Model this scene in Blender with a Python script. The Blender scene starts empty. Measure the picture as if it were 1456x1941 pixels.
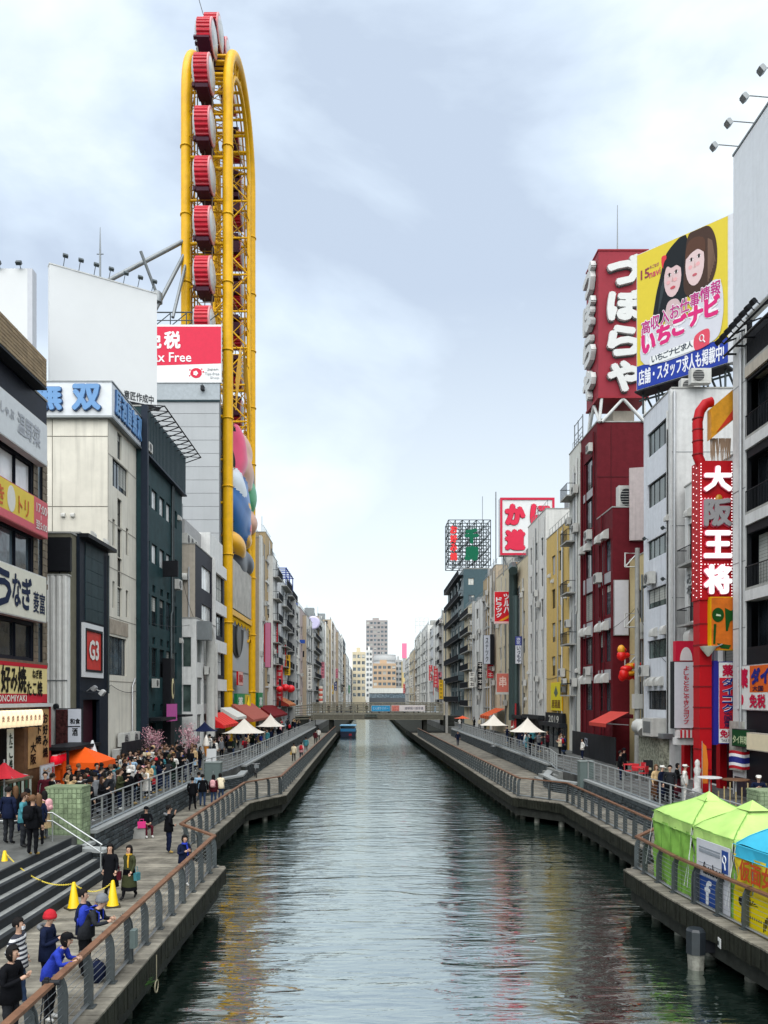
import bpy, bmesh, math, random
from mathutils import Vector, Matrix
rnd = random.Random(7)
PI = math.pi
SC = bpy.context.scene
COL = SC.collection
EYE = 7.25
# ---------------------------------------------------------------- camera
cam = bpy.data.objects.new('camera', bpy.data.cameras.new('camera'))
COL.objects.link(cam); SC.camera = cam
cam.location = (0, 0, EYE); cam.rotation_euler = (PI/2, 0, 0)
cam.data.sensor_fit = 'VERTICAL'; cam.data.sensor_height = 24; cam.data.sensor_width = 18
cam.data.lens = 24*1480/1941
cam.data.shift_x = 26/1941; cam.data.shift_y = 352/1941
cam.data.clip_start = .1; cam.data.clip_end = 4000
# ---------------------------------------------------------------- world: overcast sky with soft clouds
SUN_EL, SUN_ROT = math.radians(58), math.radians(184)
w = bpy.data.worlds.new('World'); SC.world = w; w.use_nodes = True
nt = w.node_tree; nt.nodes.clear()
def N(t, tree, **k):
    n = tree.nodes.new(t)
    for a, b in k.items(): setattr(n, a, b)
    return n
sky = N('ShaderNodeTexSky', nt, sky_type='NISHITA', sun_disc=False, sun_elevation=SUN_EL, sun_rotation=SUN_ROT, air_density=1.2, dust_density=2.0)
bg = N('ShaderNodeBackground', nt); out = N('ShaderNodeOutputWorld', nt)
tc = N('ShaderNodeTexCoord', nt); mp = N('ShaderNodeMapping', nt); mp.inputs['Scale'].default_value = (1.0, .8, 1.9)
nz = N('ShaderNodeTexNoise', nt); nz.inputs['Scale'].default_value = 2.1; nz.inputs['Detail'].default_value = 8; nz.inputs['Roughness'].default_value = .5; nz.inputs['Distortion'].default_value = .35
mp.inputs['Location'].default_value = (.62, .0, .35)
nt.links.new(tc.outputs['Generated'], mp.inputs['Vector']); nt.links.new(mp.outputs[0], nz.inputs['Vector'])
rp = N('ShaderNodeValToRGB', nt)
e = rp.color_ramp.elements; e[0].position = .38; e[0].color = (3.0, 3.52, 4.28, 1); e[1].position = .60; e[1].color = (5.7, 6.15, 6.25, 1)
k = rp.color_ramp.elements.new(.47); k.color = (3.9, 4.52, 5.25, 1)
nt.links.new(nz.outputs['Fac'], rp.inputs['Fac'])
# nearer the horizon the cloud layer thins to white
sx = N('ShaderNodeSeparateXYZ', nt); nt.links.new(tc.outputs['Generated'], sx.inputs[0])
mr = N('ShaderNodeMapRange', nt); mr.inputs['From Min'].default_value = 0; mr.inputs['From Max'].default_value = .46; mr.inputs['To Min'].default_value = 1.0; mr.inputs['To Max'].default_value = .0
nt.links.new(sx.outputs['Z'], mr.inputs['Value'])
hz = N('ShaderNodeMix', nt, data_type='RGBA'); hz.inputs['B'].default_value = (5.6, 6.1, 6.2, 1)
nt.links.new(mr.outputs[0], hz.inputs['Factor']); nt.links.new(rp.outputs['Color'], hz.inputs['A'])
mx = N('ShaderNodeMix', nt, data_type='RGBA'); mx.inputs['Factor'].default_value = .93
nt.links.new(sky.outputs[0], mx.inputs['A']); nt.links.new(hz.outputs['Result'], mx.inputs['B'])
nt.links.new(mx.outputs['Result'], bg.inputs['Color']); bg.inputs['Strength'].default_value = .073
nt.links.new(bg.outputs[0], out.inputs['Surface'])
sl = bpy.data.lights.new('sun', 'SUN'); so = bpy.data.objects.new('sun', sl); COL.objects.link(so)
sl.energy = 1.5; sl.angle = math.radians(85); sl.color = (1, .97, .92)
# the Nishita sun stands at azimuth sun_rotation clockwise from +Y
az = SUN_ROT
d = Vector((math.sin(az)*math.cos(SUN_EL), math.cos(az)*math.cos(SUN_EL), math.sin(SUN_EL)))
so.rotation_euler = d.to_track_quat('Z', 'Y').to_euler(); so.location = (0, -20, 90)
SC.view_settings.view_transform = 'Standard'; SC.view_settings.look = 'None'; SC.view_settings.gamma = 1
SC.view_settings.use_curve_mapping = False; SC.view_settings.exposure = 1.5
SC.render.engine = 'CYCLES'
SC.cycles.max_bounces = 5; SC.cycles.diffuse_bounces = 1; SC.cycles.glossy_bounces = 3; SC.cycles.transparent_max_bounces = 6; SC.cycles.transmission_bounces = 3
SC.cycles.use_denoising = True; SC.cycles.caustics_reflective = False; SC.cycles.caustics_refractive = False

# ---------------------------------------------------------------- placing helpers
U0, V0, F = 702, 1322, 1480
def P(u, v, Y): return Vector(((u-U0)*Y/F, Y, EYE-(v-V0)*Y/F))
def YU(u, X): return F*X/(u-U0)
def ZV(v, Y): return EYE-(v-V0)*Y/F
def XU(u, Y): return (u-U0)*Y/F

# ---------------------------------------------------------------- materials
MATS = {}
def mat(name, col, rough=.6, metal=0., var=.12, scale=3., bump=.0, streak=0., emit=0., alpha=1., rand=0., bscale=None, spec=.5):
    """principled, colour broken up by noise, rain streaks running down, optional fine bump and per-object variation"""
    if name in MATS: return MATS[name]
    m = bpy.data.materials.new(name); m.use_nodes = True; t = m.node_tree; b = t.nodes['Principled BSDF']
    b.inputs['Roughness'].default_value = rough; b.inputs['Metallic'].default_value = metal
    lum_ = sum(col)/3
    b.inputs['Specular IOR Level'].default_value = spec if (metal > 0 or rough < .42) else (.12 if lum_ < .06 else .3)
    c = (col[0], col[1], col[2], 1)
    m.diffuse_color = c
    src = None
    g = N('ShaderNodeNewGeometry', t)
    if var > 0 or streak > 0:
        n1 = N('ShaderNodeTexNoise', t); n1.inputs['Scale'].default_value = scale; n1.inputs['Detail'].default_value = 6; n1.inputs['Roughness'].default_value = .65
        t.links.new(g.outputs['Position'], n1.inputs['Vector'])
        mr = N('ShaderNodeMapRange', t); mr.inputs['From Min'].default_value = .3; mr.inputs['From Max'].default_value = .7
        mr.inputs['To Min'].default_value = 1-var; mr.inputs['To Max'].default_value = 1+var*.7
        t.links.new(n1.outputs['Fac'], mr.inputs['Value'])
        vm = N('ShaderNodeMix', t, data_type='RGBA', blend_type='MULTIPLY'); vm.inputs['Factor'].default_value = 1
        vm.inputs['A'].default_value = c; t.links.new(mr.outputs[0], vm.inputs['B']); src = vm.outputs['Result']
    if streak > 0:
        mp = N('ShaderNodeMapping', t); mp.inputs['Scale'].default_value = (2.2, 2.2, .13)
        t.links.new(g.outputs['Position'], mp.inputs['Vector'])
        n2 = N('ShaderNodeTexNoise', t); n2.inputs['Scale'].default_value = 1.6; n2.inputs['Detail'].default_value = 5
        t.links.new(mp.outputs[0], n2.inputs['Vector'])
        r2 = N('ShaderNodeMapRange', t); r2.inputs['From Min'].default_value = .48; r2.inputs['From Max'].default_value = .75; r2.inputs['To Max'].default_value = streak
        t.links.new(n2.outputs['Fac'], r2.inputs['Value'])
        sm = N('ShaderNodeMix', t, data_type='RGBA'); sm.inputs['B'].default_value = tuple(q*.38+.03*min(.5, sum(c[:3])/3) for q in c[:3])+(1,)
        t.links.new(src, sm.inputs['A']); t.links.new(r2.outputs[0], sm.inputs['Factor']); src = sm.outputs['Result']
    if rand > 0:
        oi = N('ShaderNodeObjectInfo', t); r3 = N('ShaderNodeMapRange', t); r3.inputs['To Min'].default_value = 1-rand; r3.inputs['To Max'].default_value = 1+rand
        t.links.new(oi.outputs['Random'], r3.inputs['Value'])
        rm = N('ShaderNodeMix', t, data_type='RGBA', blend_type='MULTIPLY'); rm.inputs['Factor'].default_value = 1
        if src: t.links.new(src, rm.inputs['A'])
        else: rm.inputs['A'].default_value = c
        t.links.new(r3.outputs[0], rm.inputs['B']); src = rm.outputs['Result']
    if src: t.links.new(src, b.inputs['Base Color'])
    else: b.inputs['Base Color'].default_value = c
    if bump > 0:
        n3 = N('ShaderNodeTexNoise', t); n3.inputs['Scale'].default_value = bscale or scale*6; n3.inputs['Detail'].default_value = 4
        t.links.new(g.outputs['Position'], n3.inputs['Vector'])
        bp = N('ShaderNodeBump', t); bp.inputs['Strength'].default_value = bump; bp.inputs['Distance'].default_value = .03
        t.links.new(n3.outputs['Fac'], bp.inputs['Height']); t.links.new(bp.outputs[0], b.inputs['Normal'])
    if emit > 0:
        b.inputs['Emission Color'].default_value = c; b.inputs['Emission Strength'].default_value = emit
    if alpha < 1: b.inputs['Alpha'].default_value = alpha
    MATS[name] = m
    return m
def paint(hexs, rough=.55, **k):
    """plain coloured paint or print from a display colour"""
    r, g, b = [int(hexs[i:i+2], 16)/255 for i in (0, 2, 4)]
    l_ = (r+g+b)/3; k_ = .93 if l_ < .7 else .96; r, g, b = [min(1, max(0, (l_+(q-l_)*1.18)*k_)) for q in (r, g, b)]
    f = lambda c: c/12.92 if c <= .04045 else ((c+.055)/1.055)**2.4
    k.setdefault('var', .06)
    return mat('paint_%s_%d' % (hexs, int(rough*100)) + ''.join('_%s%s' % (a, str(v)) for a, v in sorted(k.items()) if (a, v) != ('var', .06)), (f(r), f(g), f(b)), rough, **k)

def glass(name, col, rough=.06, spec=.8, lo=.5):
    if name in MATS: return MATS[name]
    m = bpy.data.materials.new(name); m.use_nodes = True; t = m.node_tree; b = t.nodes['Principled BSDF']
    g = N('ShaderNodeNewGeometry', t); n1 = N('ShaderNodeTexNoise', t); n1.inputs['Scale'].default_value = .9; n1.inputs['Detail'].default_value = 3
    t.links.new(g.outputs['Position'], n1.inputs['Vector'])
    r = N('ShaderNodeValToRGB', t); r.color_ramp.elements[0].position = .4; r.color_ramp.elements[0].color = (col[0]*(lo-.05), col[1]*(lo-.05), col[2]*(lo-.05), 1)
    r.color_ramp.elements[1].position = .62; r.color_ramp.elements[1].color = (*col, 1)
    oi = N('ShaderNodeObjectInfo', t); r3 = N('ShaderNodeMapRange', t); r3.inputs['To Min'].default_value = lo; r3.inputs['To Max'].default_value = 2-lo
    t.links.new(oi.outputs['Random'], r3.inputs['Value'])
    rm = N('ShaderNodeMix', t, data_type='RGBA', blend_type='MULTIPLY'); rm.inputs['Factor'].default_value = 1
    t.links.new(n1.outputs['Fac'], r.inputs['Fac']); t.links.new(r.outputs[0], rm.inputs['A']); t.links.new(r3.outputs[0], rm.inputs['B'])
    t.links.new(rm.outputs['Result'], b.inputs['Base Color'])
    b.inputs['Roughness'].default_value = rough; b.inputs['Specular IOR Level'].default_value = spec
    n2 = N('ShaderNodeTexNoise', t); n2.inputs['Scale'].default_value = 1.3
    t.links.new(g.outputs['Position'], n2.inputs['Vector'])
    bp = N('ShaderNodeBump', t); bp.inputs['Strength'].default_value = .12; bp.inputs['Distance'].default_value = .05
    t.links.new(n2.outputs['Fac'], bp.inputs['Height']); t.links.new(bp.outputs[0], b.inputs['Normal'])
    MATS[name] = m; return m
G_DARK = glass('glass_dark', (.022, .028, .034), .06, .5); G_BLUE = glass('glass_blue', (.11, .15, .18)); G_PALE = glass('glass_curtain_sky', (.78, .80, .80), .12, .5, .8); G_GREEN = glass('glass_green', (.075, .11, .10), .06, .55)  # pale panes: curtains, with bright sky reflection put into the colour too
M_FRAME = mat('frame_dark', (.02, .022, .026), .45, var=.1); M_ALU = mat('frame_aluminium', (.45, .46, .47), .4, .6, var=.08); M_WFRAME = mat('frame_white', (.62, .63, .62), .5)
M_WHITE = mat('white_paint', (.74, .745, .73), .6, var=.09, streak=.34); M_BOARD = mat('white_board', (.68, .70, .71), .6, var=.03, scale=.4)
M_BLACK = mat('black_paint', (.012, .013, .016), .5); M_STEEL = mat('grey_steel', (.22, .24, .25), .45, .5); M_DSTEEL = mat('dark_steel', (.045, .06, .065), .45, .3, var=.2)
M_BLIND = mat('window_blind', (.42, .43, .40), .7, rand=.45)
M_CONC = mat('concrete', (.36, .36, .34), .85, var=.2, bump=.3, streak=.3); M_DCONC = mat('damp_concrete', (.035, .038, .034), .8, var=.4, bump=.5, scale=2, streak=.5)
M_AC = mat('ac_white', (.55, .55, .52), .5, streak=.3)
M_RED = paint('B20F1E'); M_YEL = paint('E6B400', .42, var=.14, scale=1.2, streak=.14)

# ---------------------------------------------------------------- mesh helpers
class MB:
    def __init__(s): s.v = []; s.f = []; s.m = []; s.s = []
    def add(s, vs, fs, m=0, sm=False):
        o = len(s.v); s.v += [tuple(p) for p in vs]
        for f in fs: s.f.append(tuple(o+i for i in f)); s.m.append(m); s.s.append(sm)
        return s
    def box(s, x0, x1, y0, y1, z0, z1, m=0):
        if x0 > x1: x0, x1 = x1, x0
        if y0 > y1: y0, y1 = y1, y0
        if z0 > z1: z0, z1 = z1, z0
        return s.add([(x0,y0,z0),(x1,y0,z0),(x1,y1,z0),(x0,y1,z0),(x0,y0,z1),(x1,y0,z1),(x1,y1,z1),(x0,y1,z1)],
                     [(3,2,1,0),(4,5,6,7),(0,1,5,4),(1,2,6,5),(2,3,7,6),(3,0,4,7)], m)
    def quad(s, a, b, c, d, m=0): return s.add([a, b, c, d], [(0,1,2,3)], m)
    def tube(s, pts, r, n=8, m=0, cap=True, closed=False):
        pts = [Vector(p) for p in pts]; k = len(pts); rr = r if isinstance(r, (list, tuple)) else [r]*k
        vs = []; up = None
        for i, p in enumerate(pts):
            a = pts[(i-1) % k] if (i > 0 or closed) else p; b = pts[(i+1) % k] if (i < k-1 or closed) else p
            t = (b-a)
            t = t.normalized() if t.length > 1e-9 else Vector((0, 0, 1))
            if up is None: up = Vector((0, 0, 1)) if abs(t.z) < .9 else Vector((1, 0, 0))
            x = t.cross(up)
            if x.length < 1e-4: x = t.cross(Vector((0, 1, 0)))
            x.normalize(); y = x.cross(t); up = y
            for j in range(n):
                q = 2*PI*j/n; vs.append(p+(x*math.cos(q)+y*math.sin(q))*rr[i])
        fs = []
        for i in range(k if closed else k-1):
            i2 = (i+1) % k
            for j in range(n): fs.append((i*n+j, i*n+(j+1) % n, i2*n+(j+1) % n, i2*n+j))
        s.add(vs, fs, m, n > 4)
        if cap and not closed: s.add(vs[:n], [tuple(range(n))], m); s.add(vs[-n:], [tuple(reversed(range(n)))], m)
        return s
    def lathe(s, c, prof, n=16, m=0, axis='z', sm=True, sx=1, sy=1):
        c = Vector(c); vs = []
        for r, h in prof:
            for j in range(n):
                q = 2*PI*j/n; a, b = r*math.cos(q)*sx, r*math.sin(q)*sy
                vs.append(c+(Vector((a, b, h)) if axis == 'z' else Vector((h, a, b)) if axis == 'x' else Vector((a, h, b))))
        fs = []
        for i in range(len(prof)-1):
            for j in range(n): fs.append((i*n+j, i*n+(j+1) % n, (i+1)*n+(j+1) % n, (i+1)*n+j))
        s.add(vs, fs, m, sm)
        if prof[0][0] > 1e-6: s.add(vs[:n], [tuple(reversed(range(n)))], m)
        if prof[-1][0] > 1e-6: s.add(vs[-n:], [tuple(range(n))], m)
        return s
    def ball(s, c, rx, ry, rz, n=10, k=6, m=0):
        pr = [(math.sin(PI*i/k), -math.cos(PI*i/k)) for i in range(k+1)]
        pr = [(max(r, 1e-4), h) for r, h in pr]; o = len(s.v); s.lathe((0,0,0), pr, n, m)
        for i in range(o, len(s.v)): x, y, z = s.v[i]; s.v[i] = (c[0]+x*rx, c[1]+y*ry, c[2]+z*rz)
        return s
    def prism(s, poly, h, m=0, plane='xz', y0=0):
        """polygon extruded: plane xz from y0 to y0+h, plane xy from z y0 to y0+h"""
        n = len(poly)
        f = (lambda p, q: (p[0], q, p[1])) if plane == 'xz' else (lambda p, q: (p[0], p[1], q)) if plane == 'xy' else (lambda p, q: (q, p[0], p[1]))
        vs = [f(p, y0) for p in poly]+[f(p, y0+h) for p in poly]
        s.add(vs, [tuple(range(n)), tuple(reversed(range(n, 2*n)))]+[(i, n+i, n+(i+1) % n, (i+1) % n) for i in range(n)], m)
        return s
    def move(s, o, M):
        for i in range(o, len(s.v)): s.v[i] = tuple(M @ Vector(s.v[i]))
        return s
    def mesh(s, name, mats):
        me = bpy.data.meshes.new(name); me.from_pydata(s.v, [], s.f)
        if not isinstance(mats, (list, tuple)): mats = [mats]
        for q in mats: me.materials.append(q)
        me.polygons.foreach_set('material_index', s.m); me.polygons.foreach_set('use_smooth', s.s)
        bm = bmesh.new(); bm.from_mesh(me); bmesh.ops.recalc_face_normals(bm, faces=bm.faces); bm.to_mesh(me); bm.free()
        me.update(); return me
    def build(s, name, mats, parent=None, loc=None, rot=None, **tags): return link(name, s.mesh(name, mats), parent, loc, rot, **tags)
def link(name, me, parent=None, loc=None, rot=None, label=None, cat=None, group=None, kind=None):
    o = bpy.data.objects.new(name, me); COL.objects.link(o)
    if parent: o.parent = parent
    if loc is not None: o.location = loc
    if rot is not None: o.rotation_euler = rot if isinstance(rot, (tuple, list)) else (0, 0, rot)
    return tag(o, label, cat, group, kind)
def tag(o, label=None, cat=None, group=None, kind=None):
    for a, b in (('label', label), ('category', cat), ('group', group), ('kind', kind)):
        if b: o[a] = b
    return o
def thing(name, label, cat, loc=(0,0,0), rot=0, group=None): return link(name, None, None, loc, rot, label, cat, group)
def struct(name, mb, mats, parent=None, **k): return mb.build(name, mats, parent, kind='structure' if parent is None else None, **k)
def dup(o, loc=None, rot=None, label=None, group=None, parent=None):
    c = o.copy(); COL.objects.link(c)
    if loc is not None: c.location = loc
    if rot is not None: c.rotation_euler = rot if isinstance(rot, (tuple, list)) else (0, 0, rot)
    if label: c['label'] = label
    if group: c['group'] = group
    if parent: c.parent = parent
    for ch in [q for q in KIDS(o)]: dup(ch, parent=c)
    return c
def KIDS(o): return [q for q in o.children]

# ---------------------------------------------------------------- lettering: built-in font turned into a mesh, local x right, z up, front -y
TXT = {}
def glyphs(body, bold=.02):
    """list of polygons for a string of unit size; bold = stroke growth"""
    if body in TXT: return TXT[body]
    cu = bpy.data.curves.new('t', 'FONT'); cu.body = body; cu.size = 1; cu.resolution_u = 2; cu.align_x = 'LEFT'
    o = bpy.data.objects.new('t', cu); me = o.to_mesh()
    vs = [(v.co.x, v.co.y) for v in me.vertices]; fs = [tuple(p.vertices) for p in me.polygons]
    o.to_mesh_clear(); bpy.data.objects.remove(o); bpy.data.curves.remove(cu)
    x0 = min(v[0] for v in vs); x1 = max(v[0] for v in vs); y0 = min(v[1] for v in vs); y1 = max(v[1] for v in vs)
    TXT[body] = ([(v[0]-x0, v[1]-y0) for v in vs], fs, x1-x0, y1-y0)
    return TXT[body]
def put_text(mb, body, x, z, w, h, y=-.01, bold=.03, m=0, vertical=False, gap=.04, depth=0):
    """fit the string in the box x..x+w, z..z+h on the plane y (front -y); vertical stacks the characters"""
    if vertical:
        n = len(body); ch = h/n
        for i, c in enumerate(body):
            if c != ' ': put_text(mb, c, x, z+h-(i+1)*ch+ch*gap, w, ch*(1-2*gap), y, bold, m, depth=depth)
        return mb
    vs, fs, tw, th = glyphs(body); sx, sz = w/tw, h/th
    b = bold*min(h, w/max(1, len(body))*1.0)
    offs = [(0, 0)] if b <= 0 else [(b*math.cos(q), b*math.sin(q)) for q in (0, PI/4, PI/2, 3*PI/4, PI, 5*PI/4, 3*PI/2, 7*PI/4)]
    for i, (ax, az) in enumerate(offs):
        yy = y-.0006*i
        mb.add([(x+b+(v[0]*sx)*(w-2*b)/w+ax, yy, z+b+v[1]*sz*(h-2*b)/h+az) for v in vs], fs, m)
        if depth:   # side walls of a raised letter, from its outer edges
            ed = {}
            for f in fs:
                for a, c in zip(f, f[1:]+f[:1]): ed[(a, c)] = 1
            L = lambda q, yv: (x+b+(vs[q][0]*sx)*(w-2*b)/w+ax, yv, z+b+vs[q][1]*sz*(h-2*b)/h+az)
            for a, c in ed:
                if (c, a) not in ed: mb.quad(L(a, yy), L(c, yy), L(c, y+depth), L(a, y+depth), m)
    return mb
def letters(parent, body, x, z, w, h, mt, y=-.02, name='lettering', **k):
    mb = MB(); put_text(mb, body, x, z, w, h, y, **k); me = mb.mesh(name, mt)
    return link(name, me, parent)

# ---------------------------------------------------------------- facades
def wall_mb(mb, x0, x1, z0, z1, holes=(), y=0, d=.18, m=0, axis='x'):
    """wall sheet at depth y with real openings; holes are (x0,x1,z0,z1). axis 'x': runs along local x facing -y; 'n': runs along y at x=y facing -x; 'f': facing +x"""
    T = {'x': lambda a, b, c: (a, b, c), 'n': lambda a, b, c: (b, a, c), 'f': lambda a, b, c: (2*y-b, a, c)}[axis]
    xs = sorted({x0, x1, *[min(max(q, x0), x1) for h in holes for q in h[:2]]}); zs = sorted({z0, z1, *[min(max(q, z0), z1) for h in holes for q in h[2:4]]})
    for a, b in zip(xs, xs[1:]):
        for c, e in zip(zs, zs[1:]):
            cx, cz = (a+b)/2, (c+e)/2
            if any(h[0] < cx < h[1] and h[2] < cz < h[3] for h in holes): continue
            mb.quad(T(a,y,c), T(b,y,c), T(b,y,e), T(a,y,e), m)
    for h in holes:
        a, b, c, e = h[:4]; q = y+d
        mb.quad(T(a,y,c), T(a,q,c), T(a,q,e), T(a,y,e), m); mb.quad(T(b,y,c), T(b,q,c), T(b,q,e), T(b,y,e), m)
        mb.quad(T(a,y,c), T(b,y,c), T(b,q,c), T(a,q,c), m); mb.quad(T(a,y,e), T(b,y,e), T(b,q,e), T(a,q,e), m)
    return mb
WIN = {}
def window(parent, x, z, w, h, nx=2, ny=1, fm=None, gm=None, y=.12, side='x', fw=.05, xs=0, panes=True):
    """one window: frame with mullions, and one pane behind it. side 'n' / 'f' turns it onto the x- / x+ end wall"""
    fm = fm or M_FRAME; gm = gm or G_DARK; w = round(w, 2); h = round(h, 2)
    k = (w, h, nx, ny, fm.name, fw)
    if k not in WIN:
        mb = MB(); t = .05
        mb.box(0, fw, 0, t, 0, h); mb.box(w-fw, w, 0, t, 0, h); mb.box(fw, w-fw, 0, t, 0, fw); mb.box(fw, w-fw, 0, t, h-fw, h)
        for i in range(1, nx): mb.box(w*i/nx-fw*.4, w*i/nx+fw*.4, .004, t-.004, fw, h-fw)
        for i in range(1, ny): mb.box(fw, w-fw, .008, t-.008, h*i/ny-fw*.35, h*i/ny+fw*.35)
        WIN[k] = mb.mesh('window', fm)
    kp = ('p', w, h, gm.name)
    if kp not in WIN: WIN[kp] = MB().box(.01, w-.01, .03, .04, .01, h-.01).mesh('pane', gm)
    if side == 'x': o = link('window', WIN[k], parent, (x, y, z))
    elif side == 'n': o = link('window', WIN[k], parent, (xs+y, x+w, z), -PI/2)     # on the x- end wall, outward -x
    else: o = link('window', WIN[k], parent, (xs-y, x, z), PI/2)                    # on the x+ end wall, outward +x
    if panes:
        link('pane', WIN[kp], o)
        if w > .75 and gm.name != 'glass_curtain_sky' and rnd.random() < .42:
            q = rnd.choice((.25, .5, .75, 1)); half = rnd.random() < .35; kb = ('b', w, h, q, half)
            if kb not in WIN:
                mb = MB(); a = w*.5 if half else .03
                for i in range(max(1, int(q*h/.16))): mb.box(a, w-.03, .022, .027, h-.06-(i+1)*.16, h-.06-i*.16-.012)
                WIN[kb] = mb.mesh('blind', M_BLIND)
            link('blind', WIN[kb], o)
    return o
AC_ME = None
def ac_mesh():
    global AC_ME
    if AC_ME is None:
        mb = MB(); mb.box(-.42, .42, -.16, .16, 0, .62); mb.lathe((-.12, -.163, .31), [(.24, 0), (.24, -.015), (.2, -.02)], 14, 1, 'y')
        for i in range(7): mb.box(-.35, .11, -.19, -.182, .1+i*.07, .112+i*.07, 0)
        mb.box(.2, .38, -.168, -.16, .08, .5, 0)
        AC_ME = mb.mesh('ac_unit', [M_AC, M_FRAME])
    return AC_ME
def ac(parent, x, z, y=-.25, rot=0, s=1):
    o = link('ac_unit', ac_mesh(), parent, (x, y, z), rot); o.scale = (s, s, s); return o
def pipe(parent, pts, r=.06, mt=None, name='drain_pipe', n=6): return MB().tube(pts, r, n).build(name, mt or M_ALU, parent)
HOOD = None
def hood(parent, x, z, y=0, s=1, side='x', xs=0):
    """small white vent hood"""
    global HOOD
    if HOOD is None:
        mb = MB(); pr = [(0, 0), (0, .5)]+[(-.32*math.sin(q*PI/10), .18+.32*math.cos(q*PI/10)) for q in range(0, 6)]+[(-.32, 0)]
        mb.prism(pr, .5, 0, 'yz', -.25)
        HOOD = mb.mesh('vent_hood', M_AC)
    o = link('vent_hood', HOOD, parent, (x, y, z) if side == 'x' else (xs, x, z), 0 if side == 'x' else -PI/2 if side == 'n' else PI/2); o.scale = (s, s, s); return o

class Bld:
    """building standing on the canal bank. side 'L' faces +x (local x runs away from the camera), side 'R' faces -x (local x runs towards the camera)"""
    def __init__(s, name, label, side, X, Ya, Yb, z1, depth, wall, z0=2.5, cat='building', group=None):
        s.side = side; s.X = X; s.L = Yb-Ya; s.H = z1-z0; s.z0 = z0; s.D = depth; s.wall = wall
        s.root = thing(name, label, cat, (X, Ya if side == 'L' else Yb, z0), PI/2 if side == 'L' else -PI/2, group)
        s.holes = []; s.nholes = []; s.Ya, s.Yb = Ya, Yb
        s.near = 'n' if side == 'L' else 'f'
    def lx(s, Y): return Y-s.Ya if s.side == 'L' else s.Yb-Y
    def win(s, x, z, w, h, nx=2, ny=1, fm=None, gm=None, hole=True, y=.12):
        if hole: s.holes.append((x, x+w, z, z+h))
        return window(s.root, x, z, w, h, nx, ny, fm, gm, y)
    def nwin(s, y, z, w, h, nx=2, ny=1, fm=None, gm=None):
        s.nholes.append((y, y+w, z, z+h))
        return window(s.root, y, z, w, h, nx, ny, fm, gm, .12, s.near, xs=0 if s.side == 'L' else s.L)
    def finish(s, parapet=.5, nmat=None, roofm=None):
        mb = MB(); wall_mb(mb, 0, s.L, 0, s.H, s.holes)
        wall_mb(mb, 0, s.D, 0, s.H, s.nholes if s.side == 'L' else [], 0, .18, 1 if s.side == 'L' else 0, 'n')
        wall_mb(mb, 0, s.D, 0, s.H, s.nholes if s.side == 'R' else [], s.L, .18, 1 if s.side == 'R' else 0, 'f')
        mb.quad((0, s.D, 0), (s.L, s.D, 0), (s.L, s.D, s.H), (0, s.D, s.H))
        mb.build('wall', [s.wall, nmat or s.wall], s.root)
        r = MB(); r.quad((.0, 0, s.H-parapet), (s.L, 0, s.H-parapet), (s.L, s.D, s.H-parapet), (0, s.D, s.H-parapet))
        r.box(-.04, s.L+.04, -.04, .2, s.H, s.H+.09); r.box(-.04, .2, .2, s.D, s.H, s.H+.09); r.box(s.L-.2, s.L+.04, .2, s.D, s.H, s.H+.09)
        r.build('roof', roofm or M_CONC, s.root); return s
def board(name, label, cat, loc, rot, w, h, th, face, edge=None, parent=None):
    """flat sign: root carries face (local x right, z up, front -y)"""
    t = thing(name, label, cat, loc, rot) if parent is None else link(name, None, parent, loc, rot)
    MB().box(0, w, 0, th, 0, h).build('panel', edge or M_ALU, t)
    MB().box(.04, w-.04, -.012, -.002, .04, h-.04).build('face', face, t)
    return t
# floodlight on a bent arm, local: mounted at origin, reaches out along -y
FL = None
def floodlight(parent, x, z, y=0, reach=1.2, rise=.3, s=1, mt=None, face=1):
    mb = MB(); mb.tube([(0, 0, 0), (0, -reach*.8, rise), (0, -reach, rise)], .03, 6)
    o = len(mb.v); mb.box(-.2, .2, -.12, .12, -.15, .15); mb.box(-.17, .17, -.1, .1, .15, .2)
    mb.move(o, Matrix.Translation((0, -reach, rise-.12)) @ Matrix.Rotation(face*.7, 4, 'X'))
    b = mb.build('floodlight', mt or M_DSTEEL, parent, (x, y, z)); b.scale = (s, s, s); return b
# ================================================================ SETTING
WATER_Z = 0.
# water: dark green canal with wind ripples
m = bpy.data.materials.new('canal_water'); m.use_nodes = True; t = m.node_tree; b = t.nodes['Principled BSDF']
b.inputs['Specular Tint'].default_value = (.94, 1, .965, 1); b.inputs['Base Color'].default_value = (.008, .018, .014, 1); b.inputs['Roughness'].default_value = .04; b.inputs['IOR'].default_value = 8; b.inputs['Specular IOR Level'].default_value = .5
g = N('ShaderNodeNewGeometry', t)
def wv(scale, sx, sy, det, dist):
    mp = N('ShaderNodeMapping', t); mp.inputs['Scale'].default_value = (sx, sy, 1); t.links.new(g.outputs['Position'], mp.inputs['Vector'])
    n = N('ShaderNodeTexNoise', t); n.inputs['Scale'].default_value = scale; n.inputs['Detail'].default_value = det; n.inputs['Roughness'].default_value = .55; n.inputs['Distortion'].default_value = dist
    t.links.new(mp.outputs[0], n.inputs['Vector']); return n
n1 = wv(.5, .6, 1.6, 2, .7); n2 = wv(2.2, .42, 1.8, 3, .7); n3 = wv(.12, 1, 1, 2, 0)
ad = N('ShaderNodeMath', t, operation='MULTIPLY_ADD'); ad.inputs[1].default_value = .32
t.links.new(n2.outputs['Fac'], ad.inputs[0]); t.links.new(n1.outputs['Fac'], ad.inputs[2])
gm_ = N('ShaderNodeMapRange', t); gm_.inputs['From Min'].default_value = .35; gm_.inputs['From Max'].default_value = .65; gm_.inputs['To Min'].default_value = .55; gm_.inputs['To Max'].default_value = 1.0
t.links.new(n3.outputs['Fac'], gm_.inputs['Value'])
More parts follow.
